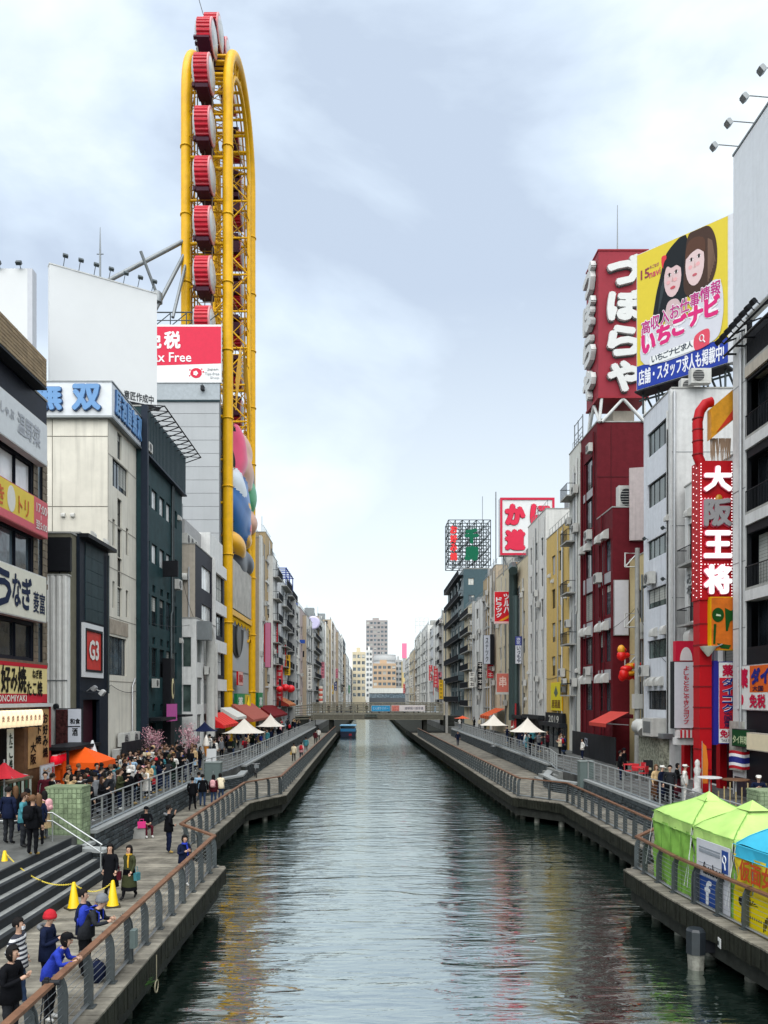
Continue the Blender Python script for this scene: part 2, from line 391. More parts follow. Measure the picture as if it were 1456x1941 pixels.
bp = N('ShaderNodeBump', t); bp.inputs['Distance'].default_value = .115
t.links.new(gm_.outputs[0], bp.inputs['Strength']); t.links.new(ad.outputs[0], bp.inputs['Height']); t.links.new(bp.outputs[0], b.inputs['Normal'])
M_WATER = m
wm = MB(); wm.quad((-30, -30, 0), (40, -30, 0), (40, 620, 0), (-30, 620, 0)); struct('canal_water', wm, M_WATER)
gr = MB(); gr.quad((-1500, -300, -1.2), (1500, -300, -1.2), (1500, 3000, -1.2), (-1500, 3000, -1.2)); struct('ground', gr, mat('ground_dirt', (.1, .1, .095), .9))
# city ground behind both banks at street level
M_PAVE = mat('promenade_paving', (.115, .12, .115), .75, var=.55, scale=.8, bump=.25, bscale=8)
for nm, pts in (('promenade', [(-10.15, -10), (-10.15, 45.5), (-9.1, 54), (-9.3, 600), (-400, 600), (-400, -10)]),
                ('promenade', [(12.8, -10), (12.8, 47), (13, 55), (12.6, 600), (400, 600), (400, -10)])):
    mb = MB(); mb.prism(pts, 3.2, 0, 'xy', -.7); struct(nm, mb, M_PAVE)
M_JOINT = mat('paving_joint', (.05, .053, .05), .9)
for x0, x1, sgn in ((-15.2, -10.35, -1), (13.0, 17.8, 1)):
    mb = MB()
    for k in range(60): y_ = 27+k*1.2; mb.box(x0, x1, y_, y_+.03, 2.501, 2.504)
    for k in range(4): x_ = x0+(x1-x0)*(k+.5)/4; mb.box(x_, x_+.03, 26, 100, 2.5045, 2.507)
    o_ = mb.build('paving_joints', M_JOINT, kind='stuff')
# cross street / embankment far away closing the canal
M_DECK = mat('weathered_deck_wood', (.205, .19, .155), .8, var=.6, scale=1.3, bump=.35, rand=.25, bscale=14); M_DECKD = mat('wet_deck_wood', (.14, .135, .125), .7, var=.35, scale=5, bump=.3, rand=.2)
L_EDGE = [(-5.0, 5), (-5.02, 27), (-6.7, 28.2), (-6.75, 43.5), (-5.08, 47), (-5.5, 131), (-5.7, 330)]
R_EDGE = [(10.2, 5), (9.62, 13.5), (9.1, 19), (8.75, 23), (8.66, 26.6), (10.55, 28), (10.56, 43.3), (8.4, 46), (7.05, 118), (6.6, 150), (6.2, 330)]
L_RAIL = [(-5.3, 11), (-5.38, 26.9), (-7.12, 29.4), (-7.05, 43.9), (-5.42, 47.3), (-5.85, 131)]
R_RAIL = [(10.4, 11), (9.95, 15), (9.48, 19.5), (9.13, 23.3), (9.12, 26.7), (10.95, 29.2), (11.0, 43.6), (8.8, 46.4), (7.42, 122)]
def edge_at(E, Y):
    for (x0, y0), (x1, y1) in zip(E, E[1:]):
        if y0 <= Y <= y1: return x0+(x1-x0)*(Y-y0)/(y1-y0)
    return E[-1][0]
ZD = 1.4
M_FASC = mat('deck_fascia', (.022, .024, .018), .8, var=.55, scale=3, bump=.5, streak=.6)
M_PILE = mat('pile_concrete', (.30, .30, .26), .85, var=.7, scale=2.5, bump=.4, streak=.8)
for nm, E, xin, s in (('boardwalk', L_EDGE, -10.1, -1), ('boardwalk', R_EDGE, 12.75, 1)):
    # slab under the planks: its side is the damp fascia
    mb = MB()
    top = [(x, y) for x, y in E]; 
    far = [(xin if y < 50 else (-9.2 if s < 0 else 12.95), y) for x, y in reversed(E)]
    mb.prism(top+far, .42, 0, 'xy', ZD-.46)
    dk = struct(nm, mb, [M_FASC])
    # vertical ribs of the fascia boards on the edge
    rb = MB()
    for (x0, y0), (x1, y1) in zip(E, E[1:]):
        if y0 > 60: break
        a = Vector((x0, y0, 0)); b_ = Vector((x1, y1, 0)); L = (b_-a).length; tdir = (b_-a)/L; nrm = Vector((tdir.y, -tdir.x, 0))*(1 if s < 0 else -1)
        q = 0
        while q < L-.1:
            p = a+tdir*q; e = a+tdir*min(q+.17, L); d1 = nrm*(.03+rnd.random()*.02)
            zb = ZD-.5-rnd.random()*.06
            rb.add([(p.x, p.y, zb), (e.x, e.y, zb), (e.x, e.y, ZD-.05), (p.x, p.y, ZD-.05), *[(v.x+d1.x, v.y+d1.y, z) for v, z in ((p, zb), (e, zb), (e, ZD-.05), (p, ZD-.05))]],
                   [(4,5,6,7), (0,1,5,4), (2,3,7,6), (1,2,6,5), (0,4,7,3)])
            q += .2
    rb.build('fascia_board', M_FASC, dk, kind='stuff')
    # planks run across the walk: the nearest 300 are single objects
    pm = {}; y = 12.0; n = 0; rest = MB()
    while y < 130:
        wd = .17 if y < 60 else .5
        xe = edge_at(E, y+wd/2); xi = (xin if y < 48 else (-9.1 if s < 0 else 12.95))
        if s < 0 and y < 27: xi = -8.6
        Lq = round(abs(xi-xe)+.04, 2)
        if n < 288 and y < 61:
            key = (Lq, wd)
            if key not in pm: pm[key] = MB().box(0, Lq, 0, wd-.012, 0, .045).mesh('plank', M_DECK)
            o = link('plank', pm[key], dk, (xe if s > 0 else xe-Lq, y, ZD-.042+rnd.uniform(-.004, .004)), rnd.uniform(-.0015, .0015)); n += 1
            if s < 0: o.location.x = xe+.04-Lq
            else: o.location.x = xe-.04
        else: rest.box(xe if s > 0 else xe-Lq, (xe if s > 0 else xe-Lq)+Lq, y, y+wd-.012, ZD-.042, ZD+.003)
        y += wd
    rest.build('planking', M_DECK, dk, kind='stuff')
    # piles and beams below the deck edge
    for (x0, y0), (x1, y1) in zip(E, E[1:]):
        L = math.hypot(x1-x0, y1-y0); k = 0
        n = int(L/(1.5 if y0 < 60 else 3.2))
        if y0 > 200: continue
        for i in range(n):
            q = (i+.5)/n; px, py = x0+(x1-x0)*q, y0+(y1-y0)*q
            h = rnd.uniform(.28, .5)
            mb = MB(); mb.lathe((0, 0, -.9), [(.17, 0), (.17, .9+ZD-.47)], 8)
            mb.box(-.2, .2, -.14, .14, ZD-.47-h, ZD-.462)
            mb.build('pile', M_PILE, dk, (px+s*.75, py, 0))
    # cross beam
    bm_ = MB()
    for (x0, y0), (x1, y1) in zip(E, E[1:]):
        if y0 > 140: continue
        o_ = s*.22; bm_.add([(x0+o_, y0, .35), (x1+o_, y1, .35), (x1+o_, y1, ZD-.465), (x0+o_, y0, ZD-.465), (x0+o_+s*.3, y0, .35), (x1+o_+s*.3, y1, .35), (x1+o_+s*.3, y1, ZD-.465), (x0+o_+s*.3, y0, ZD-.465)], [(0,1,2,3), (4,5,6,7), (0,1,5,4)])
    bm_.build('beam', M_DCONC, dk)
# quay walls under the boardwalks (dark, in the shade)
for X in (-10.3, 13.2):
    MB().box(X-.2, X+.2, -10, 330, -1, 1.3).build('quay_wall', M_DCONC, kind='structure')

# retaining walls: dark split-stone blocks with a pale coping
M_STONE = mat('slate_block', (.055, .068, .075), .75, var=.5, scale=6, bump=.6, rand=.35); M_COPE = mat('coping_stone', (.32, .34, .34), .7, var=.15)
def stone_wall(nm, label, pts, ztop, zbot=ZD, side=1, single=260):
    t = thing(nm, label, 'wall', (pts[0][0], pts[0][1], 0)); ox, oy = pts[0]
    rest = MB(); cp = MB(); core = MB(); n = 0; cache = {}
    for (x0, y0), (x1, y1) in zip(pts, pts[1:]):
        a = Vector((x0-ox, y0-oy, 0)); b_ = Vector((x1-ox, y1-oy, 0)); L = (b_-a).length; td = (b_-a)/L; ang = math.atan2(td.y, td.x)
        M = Matrix.Translation(a) @ Matrix.Rotation(ang, 4, 'Z')
        # local: x along the wall, y+ = left of the direction
        o_ = len(core.v); core.box(0, L, -.15*1, .15, zbot-.2, ztop-.1); core.move(o_, M)
        o_ = len(cp.v); cp.box(-.0, L, -.24, .24, ztop-.1, ztop+.02); cp.move(o_, M)
        H = ztop-.1-zbot; rows = 5; rh = H/rows
        for r in range(rows):
            q = -rnd.random()*.3
            while q < L:
                ln = rnd.choice((.35, .45, .55, .65)); x_0 = max(q, 0); x_1 = min(q+ln, L)
                if x_1-x_0 > .08:
                    pr = rnd.choice((.03, .05, .07))
                    if n < single:
                        key = (round(x_1-x_0, 2), pr)
                        if key not in cache:
                            mb = MB(); w_ = key[0]-.02; mb.add([(0, 0, 0), (w_, 0, 0), (w_, 0, rh-.02), (0, 0, rh-.02), (.03, -pr, .02), (w_-.03, -pr*.8, .03), (w_-.02, -pr, rh-.05), (.02, -pr*.9, rh-.04)], [(4,5,6,7), (0,1,5,4), (1,2,6,5), (2,3,7,6), (3,0,4,7)])
                            cache[key] = mb.mesh('stone', M_STONE)
                        yoff = -.15 if side > 0 else .15
                        p = M @ Vector((x_0 if side > 0 else x_1, yoff, zbot+r*rh))
                        link('stone', cache[key], t, p, ang if side > 0 else ang+PI); n += 1
                    else:
                        o_ = len(rest.v); rest.box(x_0, x_1-.02, -.15-pr if side > 0 else .15, -.15 if side > 0 else .15+pr, zbot+r*rh, zbot+(r+1)*rh-.02); rest.move(o_, M)
                q += ln
    core.build('core', M_DSTEEL if False else M_DCONC, t); cp.build('coping', M_COPE, t)
    if rest.v: rest.build('stonework', M_STONE, t, kind='stuff')
    return t
ZU = 2.5
stone_wall('retaining_wall', 'dark split stone retaining wall under the queue railing beside the boardwalk', [(-10.0, 27.9), (-10.0, 45.5)], ZU, side=1)
stone_wall('retaining_wall', 'long dark stone retaining wall beside the boardwalk under white parasols near ferris wheel', [(-8.95, 55), (-9.05, 128)], ZU, side=1, single=120)
stone_wall('retaining_wall', 'dark stone retaining wall behind the lime green tent and walkway', [(12.65, 12), (12.65, 46)], ZU, side=-1)
stone_wall('retaining_wall', 'long dark stone wall below the terrace of two white parasols opposite ferris wheel', [(12.9, 56), (12.6, 120)], ZU, side=-1, single=120)
stone_wall('retaining_wall', 'curved low stone wall by the seating steps past the queue', [(-9.9, 46.2), (-9.6, 49), (-8.6, 51.5), (-8.8, 54.6)], 2.15, side=1, single=60)
stone_wall('retaining_wall', 'short dark stone wall beside the terrace steps by the red building', [(12.5, 46.6), (11.5, 48.6), (11.6, 51.5), (12.7, 55)], 2.15, side=-1, single=60)
stone_wall('stub_wall', 'short dark stone wall end at the foot of the green tiled pillar', [(-10.0, 27.75), (-10.0, 26.6), (-8.85, 26.3)], 2.15, side=1, single=60)

# broad steps down to the boardwalk in front of the stall
M_STEP = mat('step_granite', (.25, .26, .25), .8, var=.25, scale=3, bump=.25); M_NOSE = mat('step_nosing', (.028, .032, .036), .7, var=.2)
st = thing('stairs', 'wide granite steps with dark nosings going down to the boardwalk by yellow cones', 'stairs', (-8.6, 6, ZD))
for i in range(5):
    x1 = -i*.37; z1 = (i+1)*.22
    MB().box(x1-.37 if i < 4 else -1.548, x1, 0, 20.3, i*.22-.02, z1).build('step', M_STEP, st)
    MB().box(max(x1-.15, -1.545), x1+.012, 0, 20.3, z1+.001, z1+.012).box(x1+.002, x1+.014, 0, 20.3, i*.22, z1).build('nosing', M_NOSE, st)

# green tiled pillar at the end of the retaining wall
M_GT = mat('green_tile', (.24, .31, .185), .5, var=.4, scale=3, rand=.2, bump=.2, streak=.3); M_GTG = mat('green_grout', (.19, .25, .15), .85)
def tile_grid(parent, x0, x1, z0, z1, nx, nz, mt, y=-.002, th=.02, g=.012, name='tile', M=None, cache={}):
    w_ = (x1-x0)/nx; h_ = (z1-z0)/nz; k = (round(w_, 3), round(h_, 3), mt.name, name, th)
    if k not in cache:
        mb = MB(); a, c = w_-g, h_-g; b_ = min(.012, th*.6)
        mb.add([(0, 0, 0), (a, 0, 0), (a, 0, c), (0, 0, c), (b_, -th, b_), (a-b_, -th, b_), (a-b_, -th, c-b_), (b_, -th, c-b_)], [(4,5,6,7), (0,1,5,4), (1,2,6,5), (2,3,7,6), (3,0,4,7)])
        cache[k] = mb.mesh(name, mt)
    for i in range(nx):
        for j in range(nz):
            p = Vector((x0+i*w_+g/2, y-rnd.random()*.004, z0+j*h_+g/2))
            o = link(name, cache[k], parent, p)
            if M is not None: o.matrix_local = M @ Matrix.Translation(p)
def tiled_pillar(label, x0, x1, y0, y1, z0, z1, nx, ny, nz):
    t = thing('tiled_pillar', label, 'pillar', (x0, y0, z0)); W, D, H = x1-x0, y1-y0, z1-z0
    MB().box(0, W, 0, D, 0, H).build('core', M_GTG, t)
    tile_grid(t, 0, W, 0, H, nx, nz, M_GT)
    tile_grid(t, 0, D, 0, H, ny, nz, M_GT, M=Matrix.Translation((W, 0, 0)) @ Matrix.Rotation(PI/2, 4, 'Z'))
    tile_grid(t, 0, D, 0, H, ny, nz, M_GT, M=Matrix.Translation((0, D, 0)) @ Matrix.Rotation(-PI/2, 4, 'Z'))
    MB().box(-.03, W+.03, -.03, D+.03, H, H+.06).build('cap', M_GT, t); return t
tiled_pillar('pale green tiled pillar at the end of the queue wall', -11.22, -10.0, 27.0, 27.85, 1.3, 4.1, 8, 5, 16)
tiled_pillar('pale green tiled pillar behind the lime green tent beside the guard', XU(1440, 27), XU(1440, 27)+1.2, 27, 27.9, 2.5, ZV(1502, 27), 8, 5, 10)

# ---------------------------------------------------------------- railings
M_POST = mat('railing_steel', (.085, .10, .105), .5, .4, var=.2, scale=4); M_HAND = mat('handrail_wood', (.17, .085, .048), .55, var=.35, scale=5); M_CABLE = mat('cable', (.30, .33, .34), .35, .8, var=.05)
M_SILV = mat('silver_rail', (.5, .52, .52), .35, .7, var=.06)
def poly_pts(pl, step):
    """points spaced along a polyline with heading"""
    out_ = []; carry = 0
    for (x0, y0), (x1, y1) in zip(pl, pl[1:]):
        L = math.hypot(x1-x0, y1-y0); q = carry
        while q < L: out_.append((x0+(x1-x0)*q/L, y0+(y1-y0)*q/L, math.atan2(y1-y0, x1-x0))); q += step
        carry = q-L
    return out_
def railing(label, pl, z, s, step=1.25, h=1.1, cables=7, hand=None, post='plate', r=.02, hr=.055, vary=False, far=False):
    ox, oy = pl[0]
    t = thing('railing', label, 'railing', (ox, oy, z))
    if post == 'plate':   # flat plate that bends inward at the top
        mb = MB(); pr = [(0, 0), (.16, 0), (.16, h*.62), (.135, h*.8), (.07, h*.93), (-.02, h-.04), (-.09, h-.04), (-.02, h*.83), (.0, h*.62)]
        mb.prism([(p[0]-.08, p[1]) for p in pr], .07, 0, 'xz', -.035); mb.box(-.12, .12, -.1, .1, 0, .03)
        pm = mb.mesh('post', M_POST)
        mb = MB(); mb.prism([(p[0]-.08, p[1]) for p in pr], .03, 0, 'xz', -.075); mb.prism([(p[0]-.08, p[1]) for p in pr], .03, 0, 'xz', .045); mb.box(-.1, .1, -.09, .09, 0, .03)
        for c in range(cables): mb.box(-.03, .03, -.09, .09, .16+c*.11, .19+c*.11)
        pm2 = mb.mesh('post', M_POST)
    else:
        pm = pm2 = MB().box(-r, r, -r*.5, r*.5, 0, h-.03).mesh('post', M_SILV)
    for i, (x, y, a) in enumerate(poly_pts(pl, step)):
        link('post', pm2 if (i % 4 == 1 and post == 'plate') else pm, t, (x-ox, y-oy, 0), a-PI/2 + (PI if s > 0 else 0))
    hp = [(x-ox, y-oy, h) for x, y in pl]
    mb = MB()
    if post == 'plate':
        for p, q in zip(hp, hp[1:]):
            d_ = Vector(q)-Vector(p); L = d_.length; o_ = len(mb.v); mb.box(-.03, L+.03, -.07, .07, -.035, .025); mb.move(o_, Matrix.Translation(p) @ Matrix.Rotation(math.atan2(d_.y, d_.x), 4, 'Z'))
    else: mb.tube(hp, hr*.5, 6)
    mb.build('handrail', hand or M_HAND, t)
    cb = MB()
    for c in range(cables):
        zz = .12+c*(h-.2)/cables
        cb.tube([(x-ox, y-oy, zz) for x, y in pl], .007 if not far else .012, 4)
    cb.tube([(x-ox, y-oy, .07) for x, y in pl], .03, 4)
    cb.build('cable', M_CABLE, t)
    return t
def split(pl, Y):
    """cut a polyline at a depth"""
    a = [p for p in pl if p[1] < Y]; b_ = [p for p in pl if p[1] >= Y]; p, q = a[-1], b_[0]; k = (Y-p[1])/(q[1]-p[1]); c = (p[0]+(q[0]-p[0])*k, Y)
    return a+[c], [c]+b_
lr1, lr2 = L_RAIL[:2], L_RAIL[1:5]; lr3 = L_RAIL[4:]
railing('wood topped steel railing where the man with blue backpack leans', lr1, ZD, -1)
railing('wood topped steel cable railing by the recessed water edge below the queue', lr2, ZD, -1, cables=8)
railing('long curved post railing running from the platform corner to the timber bridge beside ferris wheel', lr3, ZD, -1, step=1.4, cables=4, far=True)
railing('wood topped steel railing in front of the green, white and yellow tents', R_RAIL[:5], ZD, 1)
railing('dark steel cable railing between tents and the jutting platform below red sign', R_RAIL[4:8], ZD, 1, cables=8)
railing('long row of curved posts under a pale rail running to the bridge opposite ferris wheel', R_RAIL[7:], ZD, 1, step=1.1, cables=4, far=True)
railing('slim silver railing on the stone wall in front of the queue', [(-10.05, 28), (-10.05, 45.5)], ZU, -1, step=1.25, h=1.08, cables=6, hand=M_SILV, post='rod', r=.035)
railing('slim silver railing around the terrace past the grey cabinet by the queue', [(-9.9, 46.3), (-9.2, 50.5), (-9.0, 55), (-9.05, 128)], ZU, -1, step=1.4, h=1.08, cables=5, hand=M_SILV, post='rod', r=.03, far=True)
railing('slim silver railing on the stone wall above the tents below red sign', [(12.7, 13), (12.7, 46)], ZU, 1, step=1.25, h=1.08, cables=6, hand=M_SILV, post='rod', r=.035)
railing('slim silver railing around the terrace of two white parasols opposite ferris wheel', [(12.6, 47), (12.2, 51), (12.9, 56), (12.7, 118)], ZU, 1, step=1.4, h=1.08, cables=5, hand=M_SILV, post='rod', r=.03, far=True)
# stair handrails
hr = thing('stair_handrail', 'double silver handrail sloping down the steps beside the green pillar', 'handrail', (-10.4, 24.9, 2.5))
mb = MB()
for zo in (.95, .68): mb.tube([(-1.9, .9, zo), (-.1, .9, zo), (1.75, .3, zo-.95)], .025, 6)
mb.build('rail', M_SILV, hr)
for p in ((-1.7, .9, 0), (-.1, .9, 0), (1.7, .3, -.95)): MB().tube([p, (p[0], p[1], p[2]+.95)], .022, 6).build('post', M_SILV, hr)
for y_ in (0, 1.2): pass
# ================================================================ LEFT BANK
def clutter(b, n_ac=3, n_pipe=2, n_hood=2, seed=0, zmin=3, mt=None):
    """small services on a canal facade: air conditioners on brackets, drain pipes with offsets, vent hoods"""
    r = random.Random(seed)
    def free(x, z):
        return not any(h[0]-.4 < x < h[1]+.4 and h[2]-.3 < z+.3 < h[3]+.5 for h in b.holes)
    for i in range(n_ac):
        for _ in range(8):
            x, z = r.uniform(.5, max(.6, b.L-.5)), r.uniform(zmin, b.H-2)
            if free(x, z): ac(b.root, x, z, -.3, 0, r.uniform(.9, 1.25)); break
    for i in range(n_pipe):
        x = r.choice([h[1]+.15 for h in b.holes] or [.3]) if r.random() < .7 else r.uniform(.15, b.L-.15)
        x = min(max(x, .1), b.L-.1); zt = b.H-r.uniform(0, 3); zz = r.uniform(.2, 2.5)
        pts = [(x, -.1, zz), (x, -.1, zt)]
        if r.random() < .4: pts = [(x, -.1, zz), (x, -.1, zt*.5), (min(b.L-.1, x+.35), -.1, zt*.5+.3), (min(b.L-.1, x+.35), -.1, zt)]
        pipe(b.root, pts, r.choice((.05, .07, .09)), mt or r.choice((M_ALU, M_STEEL, M_WFRAME)))
    for i in range(n_hood):
        x, z = r.uniform(.4, max(.5, b.L-.4)), r.uniform(zmin, b.H-1.2)
        if free(x, z): hood(b.root, x, z, 0, .8)
def balcony(b, x0, x1, z, d=.8, h=1.0, mt=None, solid=None):
    t = MB(); t.box(x0, x1, -d, -.0, z-.12, z)
    o = t.build('balcony', solid or M_CONC, b.root)
    mb = MB(); mb.tube([(x0, -.02, z+h), (x0, -d+.03, z+h), (x1, -d+.03, z+h), (x1, -.02, z+h)], .03, 4)
    n = max(2, int((x1-x0)/.14))
    for i in range(n+1): xx = x0+(x1-x0)*i/n; mb.tube([(xx, -d+.03, z), (xx, -d+.03, z+h)], .012, 4)
    mb.build('balustrade', mt or M_FRAME, o); return o
def corrug(parent, x0, x1, z0, z1, step, mt, y=0, d=.06, name='cladding', M=None):
    mb = MB(); n = int((x1-x0)/step)
    for i in range(n):
        a = x0+(x1-x0)*i/n; w_ = (x1-x0)/n
        mb.add([(a, y, z0), (a+w_*.25, y-d, z0), (a+w_*.62, y-d, z0), (a+w_*.85, y, z0), (a+w_, y, z0), (a, y, z1), (a+w_*.25, y-d, z1), (a+w_*.62, y-d, z1), (a+w_*.85, y, z1), (a+w_, y, z1)],
               [(0,1,6,5), (1,2,7,6), (2,3,8,7), (3,4,9,8)])
    o = mb.build(name, mt, parent)
    if M is not None: o.matrix_local = M
    return o
NEARM = lambda D: Matrix.Rotation(-PI/2, 4, 'Z')      # for left-side buildings: panel drawn x right / front -y  -> x- end wall, x measured from the rear corner: use with offset
def near_panel(b):
    """empty whose local frame lies on the end wall facing the camera: x runs left to right as seen, front -y"""
    if b.side == 'L':
        o = link('end_wall', None, b.root, (0, 0, 0), -PI/2)     # local x -> parent -y ; parent y = depth inward
    else:
        o = link('end_wall', None, b.root, (b.L, 0, 0), PI/2)
    return o

# ---- L1: the tall corner restaurant block
M_TILEB = mat('brown_wall_tile', (.18, .145, .10), .6, var=.3, scale=4, rand=.2); M_GROUT = mat('brown_grout', (.09, .08, .065), .9)
M_FBRICK = mat('tan_brick', (.30, .22, .13), .7, var=.2, rand=.14); M_DARKW = mat('dark_wall_panel', (.011, .014, .024), .45, var=.3, rand=.2)
L1 = Bld('restaurant_building', 'dark tiled restaurant building stacked with long signs at the canal corner', 'L', -15.5, 24, 37.4, 21.4, 14, M_DARKW)
Z = lambda z: z-2.5
for (za, zb, gm) in ((16.4, 17.85, G_PALE), (12.95, 14.55, G_BLUE), (9.05, 10.55, G_DARK)):
    for i in range(7): L1.win(.4+i*1.62, Z(za), 1.6, zb-za, 1, 1, M_FRAME, gm, y=.1)
# tiled pier at the far end with narrow slot windows
for za, zb in ((16.25, 18.6), (12.85, 14.9), (8.75, 10.9)):
    tile_grid(L1.root, 11.85, 12.35, Z(za), Z(zb), 2, int((zb-za)/.3), M_TILEB, y=-.03, name='wall_tile')
    tile_grid(L1.root, 12.85, 13.38, Z(za), Z(zb), 2, int((zb-za)/.3), M_TILEB, y=-.03, name='wall_tile')
    L1.win(12.42, Z(za)+.1, .4, zb-za-.2, 1, 1, M_FRAME, G_BLUE, hole=True, y=.02)
mb = MB()
for za in (16.0, 12.6, 8.85): mb.box(0, 13.4, -.06, -.001, Z(za)-.18, Z(za)+.06)
mb.build('ledge', M_TILEB, L1.root)
L1.finish(parapet=.1)
roof = MB().box(-.5, 11.95, -.62, 3, Z(21.4), Z(21.5)).box(-.5, 11.86, -.6, 3, Z(21.5), Z(22.8)).build('roof_fascia', [M_BLACK], L1.root)
for i in range(2): pass
tile_grid(L1.root, 5.0, 11.9, Z(21.52), Z(22.8), 14, 8, M_FBRICK, y=-.605, name='brick')
tile_grid(L1.root, 0, 2.2, Z(21.52), Z(22.8), 4, 8, M_FBRICK, name='brick', M=Matrix.Translation((11.865, -.62, 0)) @ Matrix.Rotation(PI/2, 4, 'Z'))
SX = -14.98
def csign(nm, label, Ya, Yb, z0, z1, face, edge=None, X=SX, th=.4, cat='sign'):
    """sign lying on the canal front of the left bank"""
    return board(nm, label, cat, (X, Ya, z0), PI/2, Yb-Ya, z1-z0, th, face, edge)
s = csign('long_sign', 'long faded white sign with pale grey characters under the brick roof edge', 26, 36.2, 17.95, 19.85, paint('DCE0E2', .5), M_WFRAME)
letters(s, '温野菜', 7.1, .55, 2.3, .95, paint('B4B8BE'), -.03, bold=.03); letters(s, 'しゃぶしゃぶ', 4.3, .9, 2.5, .45, paint('B4B8BE'), -.03)
s = csign('long_sign', 'yellow and pink bar sign showing 17:00 to 5:00 hours', 26, 36.25, 14.6, 16.25, paint('E8CE58', .5), paint('C96A70'))
MB().box(.04, 10.2, -.02, -.014, .04, .38).box(8.75, 10.2, -.024, -.013, .38, 1.6).build('stripe', paint('D56F78'), s)
letters(s, '17:00', 8.95, 1.0, 1.1, .4, paint('F4EDE8'), -.04, bold=.02); letters(s, '翌5:00', 8.9, .25, 1.2, .38, paint('F4EDE8'), -.04, bold=.02); MB().box(9.45, 9.48, -.03, -.026, .7, .92).build('dash', paint('F4EDE8'), s)
letters(s, 'き', 5.2, .5, .7, .8, paint('D0703A'), -.03); letters(s, 'トリ', 7.2, .5, 1.0, .75, paint('D0703A'), -.03)
mb = MB(); mb.prism([(6.55+.36*math.cos(q*PI/12), .95+.55*math.sin(q*PI/12)) for q in range(24)], -.01, 0, 'xz', -.015); mb.build('white_emblem', paint('E6E4DC'), s)
s = csign('long_sign', 'cream sign with big dark blue brush characters above the food stall', 26, 36.1, 10.7, 12.8, paint('E6E4D6', .5), M_WFRAME)
for c, a, b_, z0, h in (('う', 31.0, 32.55, .25, 1.6), ('な', 32.6, 33.45, .4, 1.4), ('ぎ', 33.5, 34.5, .35, 1.45), ('菱', 34.65, 35.25, .35, .95), ('富', 35.3, 35.9, .35, .95)):
    letters(s, c, a-26, z0, b_-a, h, paint('1E2A44'), -.03, bold=.045 if c in 'うなぎ' else .02)
s = csign('long_sign', 'yellow and red sign with black brush characters and roman letters below', 26, 36.2, 7.0, 8.75, paint('E9D9A0', .5), M_RED)
MB().box(.04, 10.16, -.02, -.014, .04, .42).box(.04, 10.16, -.02, -.014, 1.58, 1.71).build('stripe', paint('B81C34'), s)
for c, a, b_, z0, h in (('お', 30.6, 31.5, .45, 1.1), ('好', 31.6, 32.45, .45, 1.15), ('み', 32.45, 33.1, .5, 1.0), ('焼', 33.1, 33.95, .45, 1.15), ('たこ焼', 34.0, 35.6, .3, .7), ('ねぎ焼', 34.55, 35.55, 1.1, .42)):
    letters(s, c, a-26, z0, b_-a, h, paint('15110E'), -.035, bold=.04)
letters(s, 'OKONOMIYAKI', 4.6, .09, 3.35, .28, paint('EFE4DA'), -.035, bold=.02)

# ---- food stall under it
M_WOOD = mat('stall_wood', (.16, .08, .04), .65, var=.3, scale=3); M_ORANGEW = mat('stall_panel', (.52, .30, .13), .6, var=.25, scale=1.5)
fs = thing('food_stall', 'wooden okonomiyaki food stall with lettered orange panel and paper lanterns at the corner', 'stall', (-14.6, 26, 2.5), PI/2)
holes = [(2.0, 6.95, 1.45, 3.6)]
mb = MB(); wall_mb(mb, 0, 9.5, 0, 4.35, holes, 0, .5); mb.quad((9.5, 0, 0), (9.5, .9, 0), (9.5, .9, 4.35), (9.5, 0, 4.35)); mb.build('wall', M_WOOD, fs)
MB().box(-.1, 9.62, -.12, .9, 4.35, 4.5).build('roof', M_WFRAME, fs); MB().box(1.9, 7.0, -.35, .3, 1.36, 1.45).build('counter', M_TILEB, fs)
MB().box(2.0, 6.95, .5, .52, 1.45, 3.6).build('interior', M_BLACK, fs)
MB().box(7.3, 9.4, -.03, 0, 1.7, 4.25).build('panel', M_ORANGEW, fs)
letters(fs, 'お好み焼', 8.7, 2.05, .55, 2.05, paint('1A1210'), -.05, vertical=True, bold=.04); letters(fs, '下焼', 7.95, 2.7, .6, .85, paint('1A1210'), -.05, vertical=True); letters(fs, '大阪', 7.45, 1.85, .55, 1.0, paint('1A1210'), -.05, vertical=True)
MB().box(9.44, 9.52, -.08, .02, 0, 4.35).build('post', paint('8E2A30'), fs)
MB().box(5.3, 5.85, -.06, -.03, 1.5, 3.5).build('banner', paint('E4E6DA'), fs); letters(fs, 'たこ焼', 5.42, 1.75, .3, 1.6, paint('2A3A30'), -.075, vertical=True)
# striped skirt
for i in range(14): MB().box(2+i*.36, 2.18+i*.36, -.34, -.32, .5, 1.34).build('skirt_strip', paint('C8D0C4') if i % 2 else paint('3C5A4A'), fs)
LAN = None
def lantern_mesh(nm, r, h, m1, m2, n=12):
    mb = MB(); pr = [(r*.55, 0), (r*.6, .04*h)]+[(r*(.72+.28*math.sin(PI*q/8))*(1 if q % 2 else .95), h*(.05+.9*q/8)) for q in range(9)]+[(r*.6, .96*h), (r*.55, h)]
    mb.lathe((0, 0, 0), pr, n, 0); mb.lathe((0, 0, 0), [(r*.58, -.03), (r*.58, .03)], n, 1); mb.lathe((0, 0, 0), [(r*.58, h-.03), (r*.58, h+.03)], n, 1); return mb.mesh(nm, [m1, m2])
paper = mat('lantern_paper', (.78, .62, .40), .6, emit=.35, var=.05)
lm = lantern_mesh('paper_lantern', .2, .72, paper, M_BLACK)
